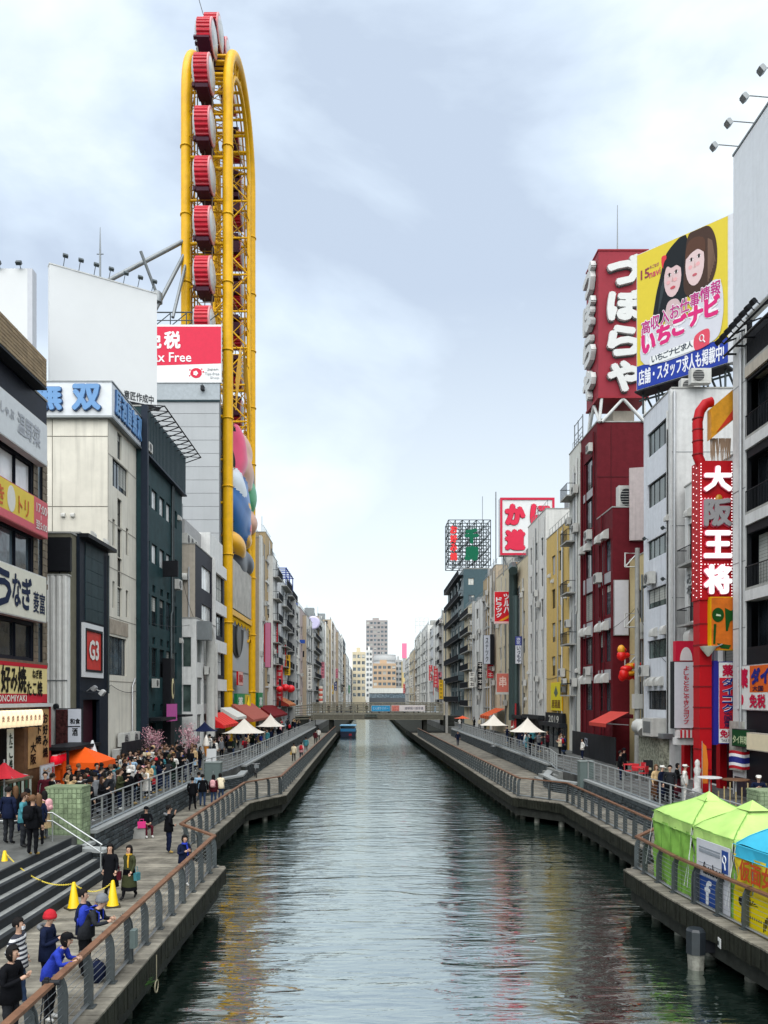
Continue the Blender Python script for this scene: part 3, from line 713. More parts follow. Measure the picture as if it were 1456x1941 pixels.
for i in range(14):
    o = link('paper_lantern', lm, None, (-14.28, 28.3+i*.41, 6.05), 0, 'cream paper lantern with black caps hanging in the row above the stall counter', 'lantern', 'cream paper lanterns in a row over the stall counter')
    c_ = MB(); put_text(c_, '焼', -.1, .25, .2, .25, -.0, 0.02); link('lettering', c_.mesh('lettering', paint('7A2A20')), o, (.215, 0, 0), PI/2)
# tilted menu poster
s = board('menu_poster', 'white menu poster with pictures of noodles below the orange stall panel', 'poster', (-14.05, 33.3, 2.6), PI/2+.1, 1.9, 1.75, .05, paint('DDE3E8'), M_ALU)
for x, z, r_, c in ((.5, .5, .32, '7A5A3C'), (1.2, .45, .3, 'A8402C'), (.9, .95, .25, '3A4250'), (1.45, 1.1, .2, 'C8B070')):
    MB().prism([(x+r_*math.cos(q*PI/8), z+r_*.7*math.sin(q*PI/8)) for q in range(16)], -.006, 0, 'xz', -.014).build('dish_picture', paint(c), s)
letters(s, 'ラーメン', .25, 1.35, 1.0, .25, paint('C08A20'), -.03); letters(s, '旨', 1.45, 1.3, .3, .3, paint('C02030'), -.03)
# ---- L2 / L3
M_CORW = mat('white_sheet_cladding', (.72, .72, .69), .6, var=.1, streak=.4); M_OLIVE = mat('olive_render', (.17, .16, .115), .8, var=.15, streak=.25)
b = Bld('annex_building', 'narrow white ribbed sheet clad annex between stall building and dark building', 'L', -15.5, 40.0, 40.35, 13.5, 8, M_CORW); b.finish(.1)
n_ = near_panel(b); corrug(n_, -4, 0, 0, 11, .3, M_CORW, -.005, .05)
MB().box(-3.9, 0, -.07, -.06, 5.6, 5.66).build('joint', M_STEEL, n_); mb = MB(); mb.lathe((-.55, -.1, 4.3), [(.16, 0), (.16, -.03), (.1, -.06)], 14, 0, 'y'); mb.build('vent_grille', M_FRAME, n_)
t = board('billboard', 'blank black square billboard on top of the white ribbed annex', 'billboard', (-17.2, 40.1, 13.75), 0, 1.78, 1.75, .25, M_BLACK, M_BLACK)
for x in (.25, 1.2, 1.6): MB().tube([(x, .12, -.25), (x, .12, .02)], .03, 5).build('leg', M_FRAME, t)
floodlight(t, .35, 1.75, .1, .3, .2, .8)
b = Bld('narrow_building', 'narrow olive brown rendered strip building beside the dark slate one', 'L', -15.48, 40.36, 41.1, 15.75, 8, M_OLIVE); b.finish(.1)
M_SLATE = mat('dark_slate_cladding', (.011, .017, .028), .5, var=.2, streak=.15, rand=.05); M_TEAL = mat('teal_panel', (.024, .045, .052), .5, var=.2, rand=.08)
L3 = Bld('bar_building', 'dark slate bar building with a framed red square sign on its wall', 'L', -15.3, 41.12, 45.55, 15.9, 9, M_SLATE)
L3.holes.append((.5, 3.0, 1.6, 4.65)); L3.finish(.2); pipe(L3.root, [(4.2, -.1, 5), (4.2, -.1, 13)], .06, M_DSTEEL)
for i in range(3):
    for j in range(6): MB().box(.75+i*.95, 1.68+i*.95, -.04, 0, 8.9+j*.7, 9.58+j*.7).build('panel', M_TEAL, L3.root)
MB().box(.5, 3.0, .4, .44, 1.6, 4.65).build('door', mat('door_maroon', (.045, .012, .02), .5), L3.root); MB().box(-.1, 4.5, -.5, .0, 13.2, 13.4).build('canopy', M_BLACK, L3.root)
for q in (1.2, 3.2): hood(L3.root, q, 13.42, -.2, .7)
s = board('framed_sign', 'red framed sign reading G3 on the dark slate building', 'sign', (-15.2, 41.35, 8.35), PI/2, 3.0, 2.9, .1, paint('C8433C', .5, var=.15), M_BOARD)
mb = MB()
for a in ((.2, 2.8, .3, .42), (.2, 2.8, 2.5, 2.62), (.2, .32, .42, 2.5), (2.68, 2.8, .42, 2.5)): mb.box(a[0], a[1], -.08, -.01, a[2], a[3])
mb.build('inner_frame', M_BLACK, s); mb = MB()
for a in ((0, 3, 0, .3), (0, 3, 2.62, 2.9), (0, .2, .3, 2.62), (2.8, 3, .3, 2.62)): mb.box(a[0], a[1], -.05, -.005, a[2], a[3])
mb.build('frame', M_BOARD, s); letters(s, 'G3', .75, .95, 1.5, 1.1, paint('F0EAE6'), -.05, bold=.06)
floodlight(L3.root, 1.0, 5.1, 0, .5, .3, .8, M_ALU); floodlight(L3.root, 1.6, 5.3, 0, .7, -.2, .9, M_WFRAME)
s = board('shop_sign', 'dark and white sign with a black stroke facing the bridge above the lanterns', 'sign', (XU(105, 39.5), 39.5, ZV(1415, 39.5)), .12, 1.3, 1.95, .15, paint('D6DAE2', .5), M_FRAME)
MB().box(.04, .62, -.02, -.013, .04, 1.9).build('photo_panel', mat('dark_print', (.06, .02, .02), .5, var=.9, scale=6), s); MB().box(.5, 1.22, -.03, -.02, 1.0, 1.05).build('stroke', M_BLACK, s)
letters(s, '酒', .82, .55, .28, .4, M_BLACK, -.03); letters(s, '和食', .72, 1.15, .5, .28, M_BLACK, -.03)
# ---- L4: cream panel building with the blue character roof sign
M_CREAM = mat('cream_panel', (.72, .69, .60), .7, var=.1, scale=.8, streak=.34, rand=.05); M_CREAMJ = mat('cream_joint', (.30, .28, .24), .9)
L4 = Bld('cream_building', 'cream panelled building with big blue rooftop characters', 'L', -15.3, 45.6, 51.0, 23.6, 24, M_CREAM)
L4.win(.75, Z(19.85), 2.95, 1.75, 5, 1, M_FRAME, G_BLUE); L4.win(.75, Z(16.3), .45, 1.6, 1, 1, M_FRAME, G_DARK); L4.win(3.3, Z(16.2), .5, 1.7, 1, 1, M_FRAME, G_DARK)
L4.win(.75, Z(12.6), .45, 1.6, 1, 1, M_FRAME, G_DARK); L4.win(3.3, Z(12.3), .5, 1.7, 1, 1, M_FRAME, G_DARK); L4.win(.2, Z(8.6), 3.2, 2.3, 3, 1, M_FRAME, G_BLUE)
for q in range(4): L4.win(1.65, Z(12.2)+q*1.8, .85, 1.76, 1, 2, M_FRAME, G_DARK)
L4.win(1.65, Z(21.75), .8, 1.6, 1, 1, M_FRAME, G_BLUE)
MB().box(.1, 3.6, -.05, -.002, Z(11.05), Z(11.9)).build('panel', mat('stained_panel', (.36, .31, .25), .8, var=.3, scale=2), L4.root)
L4.finish(.3, nmat=M_CREAMJ)
n_ = near_panel(L4)
zs_ = [0, 3.4, 7.0, 10.6, 15.9, 20.0, 21.05]; xs_ = [0, 3.25, 6.3, 9.4, 12.5, 15.6, 20]
for i in range(6):
    for j in range(6): MB().box(-xs_[i+1]+.025, -xs_[i]-.025, -.045, -.002, zs_[j]+.025, zs_[j+1]-.025).build('panel', M_CREAM, n_)
for q in (2.05, 2.6, 4.9): hood(n_, -q, 15.3, -.04, .45)
for i, yy in enumerate((.1, 1.4, 2.7, 4.0)): 
    mb = MB(); 
for q in (Z(21.5), Z(17.6), Z(14.9), Z(11.98), Z(8.2)): MB().box(.02, L4.L, -.012, -.002, q, q+.05).build('joint', M_CREAMJ, L4.root)
for i in range(4): ac(L4.root, .8+i*1.0, .9+ (i % 2)*.9, -.35, 0, 1.3)
pipe(L4.root, [(4.3, -.1, 0), (4.3, -.1, 5.5), (4.9, -.1, 6)], .05)
L4s = thing('roof_sign', 'white roof sign with big raised blue characters on two faces', 'sign', (-15.3, 45.6, 23.62))
SB = paint('E4E8EC', .5); 
MB().box(-9, .3, -.3, -.1, 0, 1.95).box(.1, .3, -.1, 5.4, 0, 1.95).build('panel', SB, L4s)
MB().box(-9.05, .36, -.36, .0, -.12, 0).box(.0, .36, 0, 5.45, -.12, 0).box(-9.05, .36, -.34, -.1, 1.95, 2.02).box(.1, .36, -.1, 5.45, 1.95, 2.02).build('frame', M_STEEL, L4s)
BL = paint('6E9CCB', .4); NB = paint('3C5C88', .4)
for c, u0_, u1_ in (('無', 64, 121), ('双', 137, 194)):
    x0 = XU(u0_, 45.3)+15.3; x1 = XU(u1_, 45.3)+15.3
    o = letters(L4s, c, x0, .22, x1-x0, 1.6, NB, -.42, bold=.075, depth=.12); o = letters(L4s, c, x0+.03, .26, x1-x0-.06, 1.52, BL, -.48, bold=.05, depth=.06)
e_ = link('side_face', None, L4s, (.3, -.1, 0), PI/2)
for i, c in enumerate('居酒屋無双'): letters(e_, c, .25+i*1.05, .25, .9, 1.5, NB, -.1, bold=.06, depth=.1); letters(e_, c, .28+i*1.05, .28, .84, 1.44, BL, -.14, bold=.04, depth=.05)
# ---- L5: dark blue-green building with ribbed top
M_DBLUE = mat('dark_bluegreen_render', (.018, .047, .053), .6, var=.3, scale=1.2, streak=.2); M_RIB = mat('ribbed_slate_cladding', (.028, .048, .056), .5, var=.15)
L5 = Bld('slate_building', 'tall dark blue green building with ribbed top and rows of narrow windows', 'L', -15.0, 51.05, 62.2, 26.3, 14, M_DBLUE)
YC = [(51.7, 53.1), (53.6, 54.95), (55.6, 56.9), (57.4, 58.7), (59.2, 60.5)]
for za, zb, ny in ((20.3, 21.65, 1), (16.55, 17.9, 1), (12.2, 14.3, 2), (8.7, 10.7, 2)):
    for a, c in YC: L5.win(a-51.05, Z(za), c-a, zb-za, 1 if ny == 1 else 2, ny, M_FRAME, G_PALE if ny == 1 else (G_DARK if rnd.random() < .5 else G_BLUE))
for za in (14.55, 10.95, 6.3):
    for a, c in YC: L5.win(a-51.05+.2, Z(za), .7, .5, 1, 1, M_FRAME, G_DARK)
L5.holes.append((1.2, 3.6, .1, 3.0)); L5.finish(.3)
clutter(L5, 3, 2, 3, 77, 4, M_DSTEEL)
corrug(L5.root, .3, 11.1, Z(23.4), Z(26.35), .36, M_RIB, -.12, .22)
MB().box(-.02, .32, -.42, .0, Z(23.3), Z(26.4)).box(.3, 11.15, -.4, -.0, Z(23.25), Z(23.38)).box(-.05, .25, -.45, -.02, 0, Z(23.3)).build('pilaster', mat('navy_cladding', (.018, .026, .042), .5), L5.root)
mb = MB(); mb.tube([(.2, -1.5, Z(26.4)), (11.2, -1.5, Z(26.4))], .05, 5)
for i in range(12): mb.tube([(.2+i, -1.5, Z(26.4)), (.2+i, -.1, Z(25.9))], .04, 4); mb.tube([(.2+i, -1.5, Z(26.4)), (.2+i, -.1, Z(26.5))], .03, 4)
mb.build('light_bracket', M_FRAME, L5.root)
MB().box(.9, 4.8, -1.1, -.02, 3.2, 3.4).box(8, 10.5, -1.0, -.02, 3.3, 3.45).build('canopy', M_BLACK, L5.root)
MB().box(5.3, 6.3, -.6, -.02, 0, 7.6).build('entrance_portal', M_BLACK, L5.root)
MB().prism([(5.8+.3*math.cos(q*PI/8), 5.4+.75*math.sin(q*PI/8)) for q in range(16)], -.03, 0, 'xz', -.62).build('emblem', paint('D8CFA8'), L5.root); MB().prism([(5.8+.14*math.cos(q*PI/8), 5.4+.42*math.sin(q*PI/8)) for q in range(16)], -.02, 0, 'xz', -.66).build('emblem', M_BLACK, L5.root)
for a in (1.2,): MB().box(1.2, 3.6, .3, .34, .1, 3.0).build('door', M_BLACK, L5.root)
t = board('hanging_sign', 'blank black square sign sticking out between the second row windows', 'sign', (-15.0, 56.4, 16.0), 0, 1.1, 1.15, .2, M_BLACK, M_BLACK); MB().tube([(-.02, .1, .9), (.1, .1, .9)], .03, 5).build('arm', M_FRAME, t)
cloth = MB(); 
for i in range(10): cloth.quad((i*.3, -.03*math.sin(i*1.9), 0), ((i+1)*.3, -.03*math.sin((i+1)*1.9), 0), ((i+1)*.3, 0, 1.25), (i*.3, 0, 1.25))
cloth.build('pink_banner', paint('C566A8', .7), None, (-14.35, 55.0, 5.55), PI/2, label='plain pink cloth banner over the dark entrance canopy', cat='banner')
# ---- L6: beige / black / white block before the wheel, low white annex
M_BEIGE = mat('beige_render', (.48, .43, .36), .75, var=.1, streak=.3); M_NAVY = mat('black_navy_cladding', (.009, .010, .02), .5, var=.2)
L6 = Bld('beige_building', 'beige ended building with black and white canal front beside the yellow wheel', 'L', -14.4, 64.2, 77.0, 19.9, 16, M_NAVY)
for z_ in (16.6, 13.3, 9.6, 6.2):
    L6.win(2.5, Z(z_), 3.8, 2.0, 3, 1, M_WFRAME, G_PALE); L6.win(7.3, Z(z_)-.2, 4.6, 2.5, 4, 2, M_FRAME, G_PALE if z_ < 12 else G_BLUE)
L6.finish(.2, nmat=M_BEIGE)
for z_ in (18.9, 15.2, 11.6, 8.0): MB().box(6.9, 12.75, -.25, -.003, Z(z_)-.1, Z(z_)+1.0).build('white_spandrel', M_WHITE, L6.root)
MB().box(6.85, 7.15, -.3, -.004, 1, Z(20)).build('pilaster', M_WHITE, L6.root)
n_ = near_panel(L6)
for z_ in (16.9, 13.2): hood(n_, -.9, Z(z_), -.02, 1.2)
pipe(n_, [(-.25, -.1, 1), (-.25, -.1, 11), (-.5, -.1, 11.4), (-.5, -.1, 15.5)], .07); mb = MB(); mb.box(-1.5, 0, -.9, -.04, 9.9, 9.98); mb.build('ledge', M_BEIGE, n_)
MB().box(.6, 9, 1.0, 9, L6.H-.2, L6.H+2.2).build('penthouse', mat('grey_sheet', (.38, .38, .38), .6, streak=.2), L6.root)
mb = MB(); mb.box(6.8, 13, .2, .3, L6.H+.1, L6.H+2.4); mb.box(6.8, 6.9, .3, 5, L6.H+.1, L6.H+2.4); mb.build('screen_wall', M_WHITE, L6.root); MB().tube([(4, 2, L6.H+2), (4, 2, L6.H+4.3)], .04, 5).build('antenna', M_STEEL, L6.root)
for i in range(3): ac(L6.root, 1.2+i*1.4, L6.H+.1, 1.0, 0, 1.5)
b = Bld('white_annex', 'low white annex with fat white ducts and windows in front of beige building', 'L', -13.9, 62.3, 70.0, 13.6, 6, M_WHITE)
for i in range(3):
    b.win(.4+i*2.5, 7.6, 1.9, 2.4, 3, 1, M_ALU, G_GREEN); b.win(.4+i*2.5, 4.2, 1.9, 2.2, 2, 1, M_ALU, G_GREEN); b.win(.4+i*2.5, 1.0, 1.5, 2.4, 2, 1, M_FRAME, G_DARK)
b.nwin(.4, 7.2, .7, 2.4, 1, 1, M_ALU, G_GREEN); b.nwin(.4, 3.6, .7, 2.2, 1, 1, M_ALU, G_GREEN); b.finish(.2)
mb = MB(); mb.tube([(3.2, -.5, 1.5), (3.2, -.5, 9.5), (2.9, -.5, 10.3), (2.2, -.5, 10.6), (.8, -.5, 10.6)], .38, 10); mb.tube([(5.9, -.35, 2), (5.9, -.35, 9.5)], .22, 8); mb.build('duct', M_AC, b.root)
MB().box(.2, 1.6, -.95, -.02, 9.4, 10.9).build('fan_unit', M_STEEL, b.root); clutter(b, 4, 3, 2, 3)
# ---- white blank billboards on the roofs
t = thing('billboard', 'huge blank white billboard angled on the roof over the cream building', 'billboard', (-21.4, 52.1, 28.1), math.atan2(3.9, 6.1))
Wb = math.hypot(6.1, 3.9); MB().box(0, Wb, 0, .5, 0, 8.1).build('panel', M_BOARD, t); MB().box(-.03, Wb+.03, -.03, .53, 8.1, 8.18).build('top_trim', M_WFRAME, t)
letters(t, '意匠作成中', 4.9, .12, 2.1, .62, paint('303438'), -.02, bold=.02)
for i in range(7): floodlight(t, .9+i*1.0, 8.15, .25, 1.0, .75, .8, face=-1)
for x in (.6, 2.4, 4.2, 6.0): MB().tube([(x, .3, .0), (x, .3, -2.3)], .08, 6).tube([(x, .4, 6.5), (x, 2.9, -1.9)], .06, 5).tube([(x, .4, 2.2), (x, 1.6, -1.9)], .05, 5).build('brace', M_STEEL, t)
for x in (4.6, 7.0): mb = MB(); mb.ball((x, -.1, -.15), .2, .2, .2); mb.build('lamp', M_STEEL, t)
MB().box(3.9, 7.4, -.35, .25, -.22, -.1).build('catwalk', M_FRAME, t)
t = thing('billboard', 'tall blank white billboard at the far corner above the restaurant roof', 'billboard', (-36, 47.2, 25.2)); x1 = XU(52, 47.2)+36
MB().box(0, x1, 0, .1, 0, 8.0).build('panel', M_BOARD, t); MB().box(x1, x1+.3, .0, .6, 0, 8.0).build('edge', paint('C9CCD2'), t)
for i in range(12): floodlight(t, x1-.4-i*1.25, 8.0, .0, .35, .35, .8, face=-1)
for x in (x1-1, x1-5, x1-9): MB().tube([(x, .3, -1.5), (x, .3, 1)], .1, 6).build('leg', M_STEEL, t)
t = thing('mast', 'thin lightning mast rising behind the white billboard', 'mast', (XU(190, 58), 58, 26)); MB().tube([(0, 0, 0), (0, 0, ZV(475, 58)-26), (0, 0, ZV(430, 58)-26)], [.09, .07, .02], 6).build('pole', M_STEEL, t); MB().tube([(-.25, 0, 14.2), (.25, 0, 14.2)], .04, 4).build('crossbar', M_STEEL, t)

# overhead service cables strung along the fronts
def cable(label, pts, sag=.4, r=.018):
    mb = MB()
    for p, q in zip(pts, pts[1:]):
        P0, P1 = Vector(p), Vector(q); mb.tube([P0.lerp(P1, i/10)+Vector((0, 0, -sag*4*(i/10)*(1-i/10))) for i in range(11)], r, 4)
    mb.build('cable', M_FRAME, None, label=label, cat='cable')
cable('thin black cable sagging from cream building to beige building', [(-15.2, 50.6, 12.4), (-14.3, 64.3, 13.4)])
cable('thin black cable sagging from slate building to the white annex', [(-14.9, 61.5, 17.0), (-14.2, 66, 12.6)], .7)
cable('black cable looping along the dark slate and cream fronts', [(-15.2, 41.3, 7.6), (-15.2, 45.8, 8.0), (-15.2, 50.9, 7.7)], .25)
cable('black cables between white office and utility pole', [(17.9, 47, 9.3), (18.25, 53.5, 13.5), (18.05, 62.6, 12.5)], .5)
cable('black cable along the red building to yellow building', [(18.0, 62.6, 9.3), (18.0, 71.5, 9.8), (17.95, 79.9, 9.2)], .3)
# ================================================================ FERRIS WHEEL TOWER
YW, ZW, RW = 88.5, 69.7, 8.0; XO, XI, XM = -14.7, -19.0, -16.85
fw_ = thing('ferris_wheel', 'tall yellow oval ferris wheel tower with red drum gondolas', 'ferris wheel', (XM, YW, 2.5))
def FW(x, y, z): return (x-XM, y-YW, z-2.5)
def arch(x, r, z0, n=22):
    return [FW(x, YW-r, z0)]+[FW(x, YW-r, z0+(ZW-z0)*i/8) for i in range(1, 9)]+[FW(x, YW-r*math.cos(PI*i/n), ZW+r*math.sin(PI*i/n)) for i in range(1, n)]+[FW(x, YW+r, z0+(ZW-z0)*i/8) for i in range(8, -1, -1)]
for x in (XO, XI):
    MB().tube(arch(x, RW, 2.5), .52, 12).build('main_arch', M_YEL, fw_)
    MB().tube(arch(x, RW-1.9, 20), .22, 8).build('inner_arch', M_YEL, fw_)
    fl = MB()
    for z_ in range(8, 70, 7):
        for s_ in (-1, 1):
            c = FW(x, YW+s_*RW, z_); fl.lathe(c, [(.53, -.06), (.62, -.06), (.62, .06), (.53, .06)], 12)
    for a in (.5, 1.1, PI-1.1, PI-.5):
        pass
    fl.build('flange', M_YEL, fw_)
    lt = MB()
    for s_ in (-1, 1):
        for k in range(30):
            z0 = 14+k*1.9; z1 = z0+1.9
            if z1 > ZW: break
            lt.tube([FW(x, YW+s_*(RW-.4), z0), FW(x, YW+s_*(RW-1.9), z1 if k % 2 else z0+1.1)], .085, 5)
            lt.tube([FW(x, YW+s_*(RW-1.9), z0), FW(x, YW+s_*(RW-.4), z1)], .07, 5)
    for k in range(12):
        a0 = PI*k/12; a1 = PI*(k+1)/12
        q = lambda r, a: FW(x, YW-r*math.cos(a), ZW+r*math.sin(a))
        lt.tube([q(RW-.4, a0), q(RW-1.9, (a0+a1)/2), q(RW-.4, a1)], .07, 5)
    lt.build('lattice', M_YEL, fw_)
# cross ties between the two arches
mb = MB(); dg_ = MB()
for s_ in (-1, 1):
    for k in range(13):
        z_ = 14+k*4.45
        for r in (RW, RW-1.9):
            mb.tube([FW(XI, YW+s_*r, z_), FW(XO, YW+s_*r, z_)], .17 if r == RW and k % 2 else .12, 6)
        dg_.tube([FW(XI if k % 2 else XO, YW+s_*(RW-1.9), z_), FW(XO if k % 2 else XI, YW+s_*(RW-1.9), z_+4.45)], .09, 5)
        dg_.tube([FW(XO if k % 2 else XI, YW+s_*(RW-1.0), z_), FW(XI if k % 2 else XO, YW+s_*(RW-1.0), z_+4.45)], .06, 5)
        if k > 3: dg_.tube([FW(XO, YW-6.1, z_), FW(XO, YW+6.1, z_+2)], .05, 4); dg_.tube([FW(XI, YW+6.1, z_), FW(XI, YW-6.1, z_+2)], .05, 4)
for k in range(1, 12):
    a = PI*k/12
    for r in (RW, RW-1.9):
        y_, z_ = YW-r*math.cos(a), ZW+r*math.sin(a); mb.tube([FW(XI, y_, z_), FW(XO, y_, z_)], .15, 6)
mb.build('cross_tie', M_YEL, fw_); dg_.build('diagonal_bracing', M_YEL, fw_)
mb = MB()
for x in (XO-.35, XI+.35, XM-1.5, XM+1.5):
    for s_ in (-1, 1):
        yy = YW+s_*(RW-1.0); mb.tube([FW(x, yy, 14), FW(x, yy, ZW)], .1, 5)
        for k in range(34): z_ = 14+k*1.65; mb.tube([FW(x, YW+s_*RW, z_), FW(x, YW+s_*(RW-1.9), z_+(.8 if k % 2 else 1.4))], .05, 4)
for s_ in (-1, 1):
    for k in range(34):
        z_ = 14+k*1.65; yy = YW+s_*(RW-1.0)
        mb.tube([FW(XI+.35, yy, z_), FW(XM-1.5, yy, z_+1.65 if k % 2 else z_)], .06, 4); mb.tube([FW(XM+1.5, yy, z_+1.65 if k % 2 else z_), FW(XO-.35, yy, z_)], .06, 4)
        if k % 2: mb.tube([FW(XI, yy-s_*.8, z_), FW(XO, yy-s_*.8, z_+3.3)], .05, 4); mb.tube([FW(XO, yy-s_*.8, z_), FW(XI, yy-s_*.8, z_+3.3)], .05, 4)
for k in range(16):
    a0 = PI*k/16; a1 = PI*(k+1)/16
    for x in (XM-1.5, XM+1.5): mb.tube([FW(x, YW-7*math.cos(a0), ZW+7*math.sin(a0)), FW(x, YW-7*math.cos(a1), ZW+7*math.sin(a1))], .1, 5)
    mb.tube([FW(XI, YW-7*math.cos(a0), ZW+7*math.sin(a0)), FW(XO, YW-7*math.cos(a1), ZW+7*math.sin(a1))], .05, 4)
mb.build('fine_lattice', paint('CF9C0A', .45, var=.15, streak=.2), fw_)
# hanging chords seen inside the loop low down
mb = MB()
for i in range(7):
    a = i*PI/12
    mb.tube([FW(XO+.3, YW-5+.5*q, 38+6*math.sin(PI*q/20)+i*.5) for q in range(0, 21, 2)], .06, 5)
mb.build('service_gantry', paint('C79A12', .5), fw_)
# climbing rails the gondolas ride on
rl = MB()
for dx in (-.75, 0, .75): rl.tube([FW(XM+dx, *p) for p in [(YW-9.0, 44), (YW-9.0, ZW)]+[(YW-8.9*math.cos(PI*i/16), ZW+8.9*math.sin(PI*i/16)) for i in range(1, 16)]+[(YW+9, ZW), (YW+9, 30)]], .07 if dx else .05, 5)
rl.build('guide_rail', mat('rail_brown', (.13, .09, .06), .5, .4), fw_)
rk = MB()
for k in range(30):
    z_ = 44+k*.87
    rk.tube([FW(XM-.75, YW-9.0, z_), FW(XM+.75, YW-9.0, z_)], .035, 4)
    if k % 3 == 0: rk.tube([FW(XM, YW-9.0, z_), FW(XM, YW-6.1, z_+.8)], .06, 4); rk.tube([FW(XI, YW-8, z_), FW(XM-.75, YW-9, z_)], .05, 4); rk.tube([FW(XO, YW-8, z_), FW(XM+.75, YW-9, z_)], .05, 4)
rk.build('rungs', paint('A87E14', .5), fw_)
# gondolas: ribbed red drum, pale rim and pale domed window disc on both sides
M_GRED = paint('C02038', .4, var=.2, scale=1.5, streak=.12); M_GDRK = mat('gondola_bracket', (.05, .015, .03), .5); M_DISC = mat('gondola_disc', (.50, .52, .54), .3, var=.3, scale=1.2); M_RIM = paint('D59A9C', .4)
mb = MB(); NR = 26; R_ = 1.74; vs = []; hw = .68
for x in (-hw, hw):
    for j in range(NR*4):
        a = 2*PI*j/(NR*4); r = R_*(1.0 if j % 4 in (0, 1) else .94); vs.append((x, r*math.cos(a), r*math.sin(a)))
n4 = NR*4; mb.add(vs, [(j, (j+1) % n4, n4+(j+1) % n4, n4+j) for j in range(n4)], 0)
g_drum = mb.mesh('gondola', [M_GRED])
mb = MB()
for s_ in (1,): mb.lathe((s_*hw, 0, 0), [(R_*.9, 0), (R_*1.0, 0), (R_*1.02, s_*.12), (R_*.93, s_*.16)], 32, 0, 'x')
g_rim = mb.mesh('rim', M_RIM)
mb = MB(); mb.lathe((0, 0, 0), [(R_*.94, 0), (R_*.85, .16), (R_*.6, .3), (R_*.3, .37), (.001, .39)], 28, 0, 'x'); g_disc = mb.mesh('window_disc', M_DISC)
mb = MB(); mb.box(-.65, .65, 1.3, 2.1, -.7, .7); mb.box(-.62, .62, -.9, 1.0, -2.0, -1.62); mb.box(-.6, .6, .9, 2.2, -1.6, -1.1)
for k in range(4): mb.box(-.95, -.68, -.9+k*.6, -.6+k*.6, -1.9+.3*k, -1.5+.3*k)
g_br = mb.mesh('bracket', M_GDRK)
spots = []
s_ = 45.0
while s_ < ZW: spots.append((YW-9.5, s_, 0)); s_ += 5
a = (s_-ZW)/10.0
while a < PI: spots.append((YW-9.9*math.cos(a), ZW+9.9*math.sin(a), a)); a += .5
z_ = ZW-2
while z_ > 40: spots.append((YW+9.5, z_, PI)); z_ -= 5
for (y_, z_, a) in spots:
    g = link('gondola', g_drum, fw_, FW(XM+.05, y_, z_))
    link('rim', g_rim, g); link('window_disc', g_disc, g, (hw, 0, 0)); link('window_disc', g_disc, g, (-hw, 0, 0), PI); link('bracket', g_br, g, (0, 0, 0), (-a, 0, 0))
mb = MB(); mb.tube([FW(XM-.9, 84, 80), FW(XM-1.4, 82.4, 81.5)], .04, 4); mb.build('lightning_rod', M_STEEL, fw_)
# grey support arms reaching from the roof to the wheel
mb = MB()
for p, q, r in (((-23, 76, 41), (-18.9, 80.5, 53.5), .2), ((-19.6, 77.5, 45), (-18.9, 80.5, 52.5), .17), ((-27, 74.5, 46), (-18.9, 80.5, 54.5), .22)): mb.tube([FW(*p), FW(*q)], r, 8)
mb.tube([FW(-21.3, 78, 47.5), FW(-22.5, 76.5, 51)], .15, 6); mb.tube([FW(-28, 74, 45.6), FW(-21.3, 78, 47.2)], .2, 6); o = len(mb.v); mb.lathe(FW(-21.3, 78, 47.2), [(.55, -.5), (.55, .4), (.35, .6)], 10)
mb.build('support_arm', M_STEEL, fw_)

# ---- store block behind the tower
M_SID = mat('grey_siding', (.40, .42, .435), .55, var=.05, scale=.5, streak=.08, rand=.03); M_SIDJ = mat('siding_joint', (.16, .17, .18), .8)
dq = thing('store_building', 'large grey sided store building behind the yellow ferris wheel', 'building', (-14.95, 77.4, 2.5))
H_ = 38.6-2.5
mb = MB(); mb.box(-24, 0, 0, .6, 0, H_); mb.build('wall', M_SIDJ, dq)
rows = 26; 
for i in range(rows):
    for (a, c) in ((-24, -16.1), (-16.06, -7.0), (-6.96, -.02)):
        MB().box(a, c, -.05, -.003, i*(H_-1.9)/rows+.035, (i+1)*(H_-1.9)/rows).build('panel', M_SID, dq)
MB().box(-24, .04, -.12, .0, H_-1.85, H_-.02).build('band', mat('band_grey', (.36, .4, .43), .5), dq); MB().box(-24, .06, -.16, -.06, H_-2.05, H_-1.88).build('trim', M_TEAL, dq)
for x in (-6.6, -1.6, -11): MB().box(x-.16, x+.16, -.6, -.1, H_-1.0, H_-.6).tube([(x, -.1, H_-.6), (x, -.6, H_-.5)], .04, 5).build('camera_lamp', M_FRAME, dq)
M_BODY = mat('store_body_grey', (.30, .31, .32), .6, var=.1, streak=.15)
MB().box(-20, -.5, 1.2, 19.5, 0, 35).build('body', M_BODY, dq)
MB().box(-.5, .35, 19.3, 19.9, 0, 34.5).build('far_fin', mat('far_fin_grey', (.21, .22, .215), .6, streak=.2), dq)
for k in range(14): MB().box(-.55, .4, 19.22, 19.29, k*2.4, k*2.4+.08).build('joint', M_SIDJ, dq)
s = board('tax_sign', 'red and white duty free sign at the top of the grey store wall', 'sign', (XU(240, 77.2), 77.2, ZV(725, 77.2)), 0, XU(420, 77.2)-XU(240, 77.2), 5.75, .3, paint('EEF0F0', .5), M_ALU)
w_ = XU(420, 77.2)-XU(240, 77.2)
mb = MB(); mb.quad((.04, -.02, 1.6), (w_-.04, -.02, 1.9), (w_-.04, -.02, 5.55), (.04, -.02, 5.55)); mb.build('red_field', paint('D0234A', .45), s)
lx_ = lambda u: XU(u, 77.2)-XU(240, 77.2)
letters(s, '税', lx_(311), ZV(661, 77.2)-ZV(725, 77.2), 1.65, 1.75, paint('F6F0F2'), -.05, bold=.04); letters(s, '免', lx_(276), 3.35, 1.6, 1.75, paint('F6F0F2'), -.05, bold=.04)
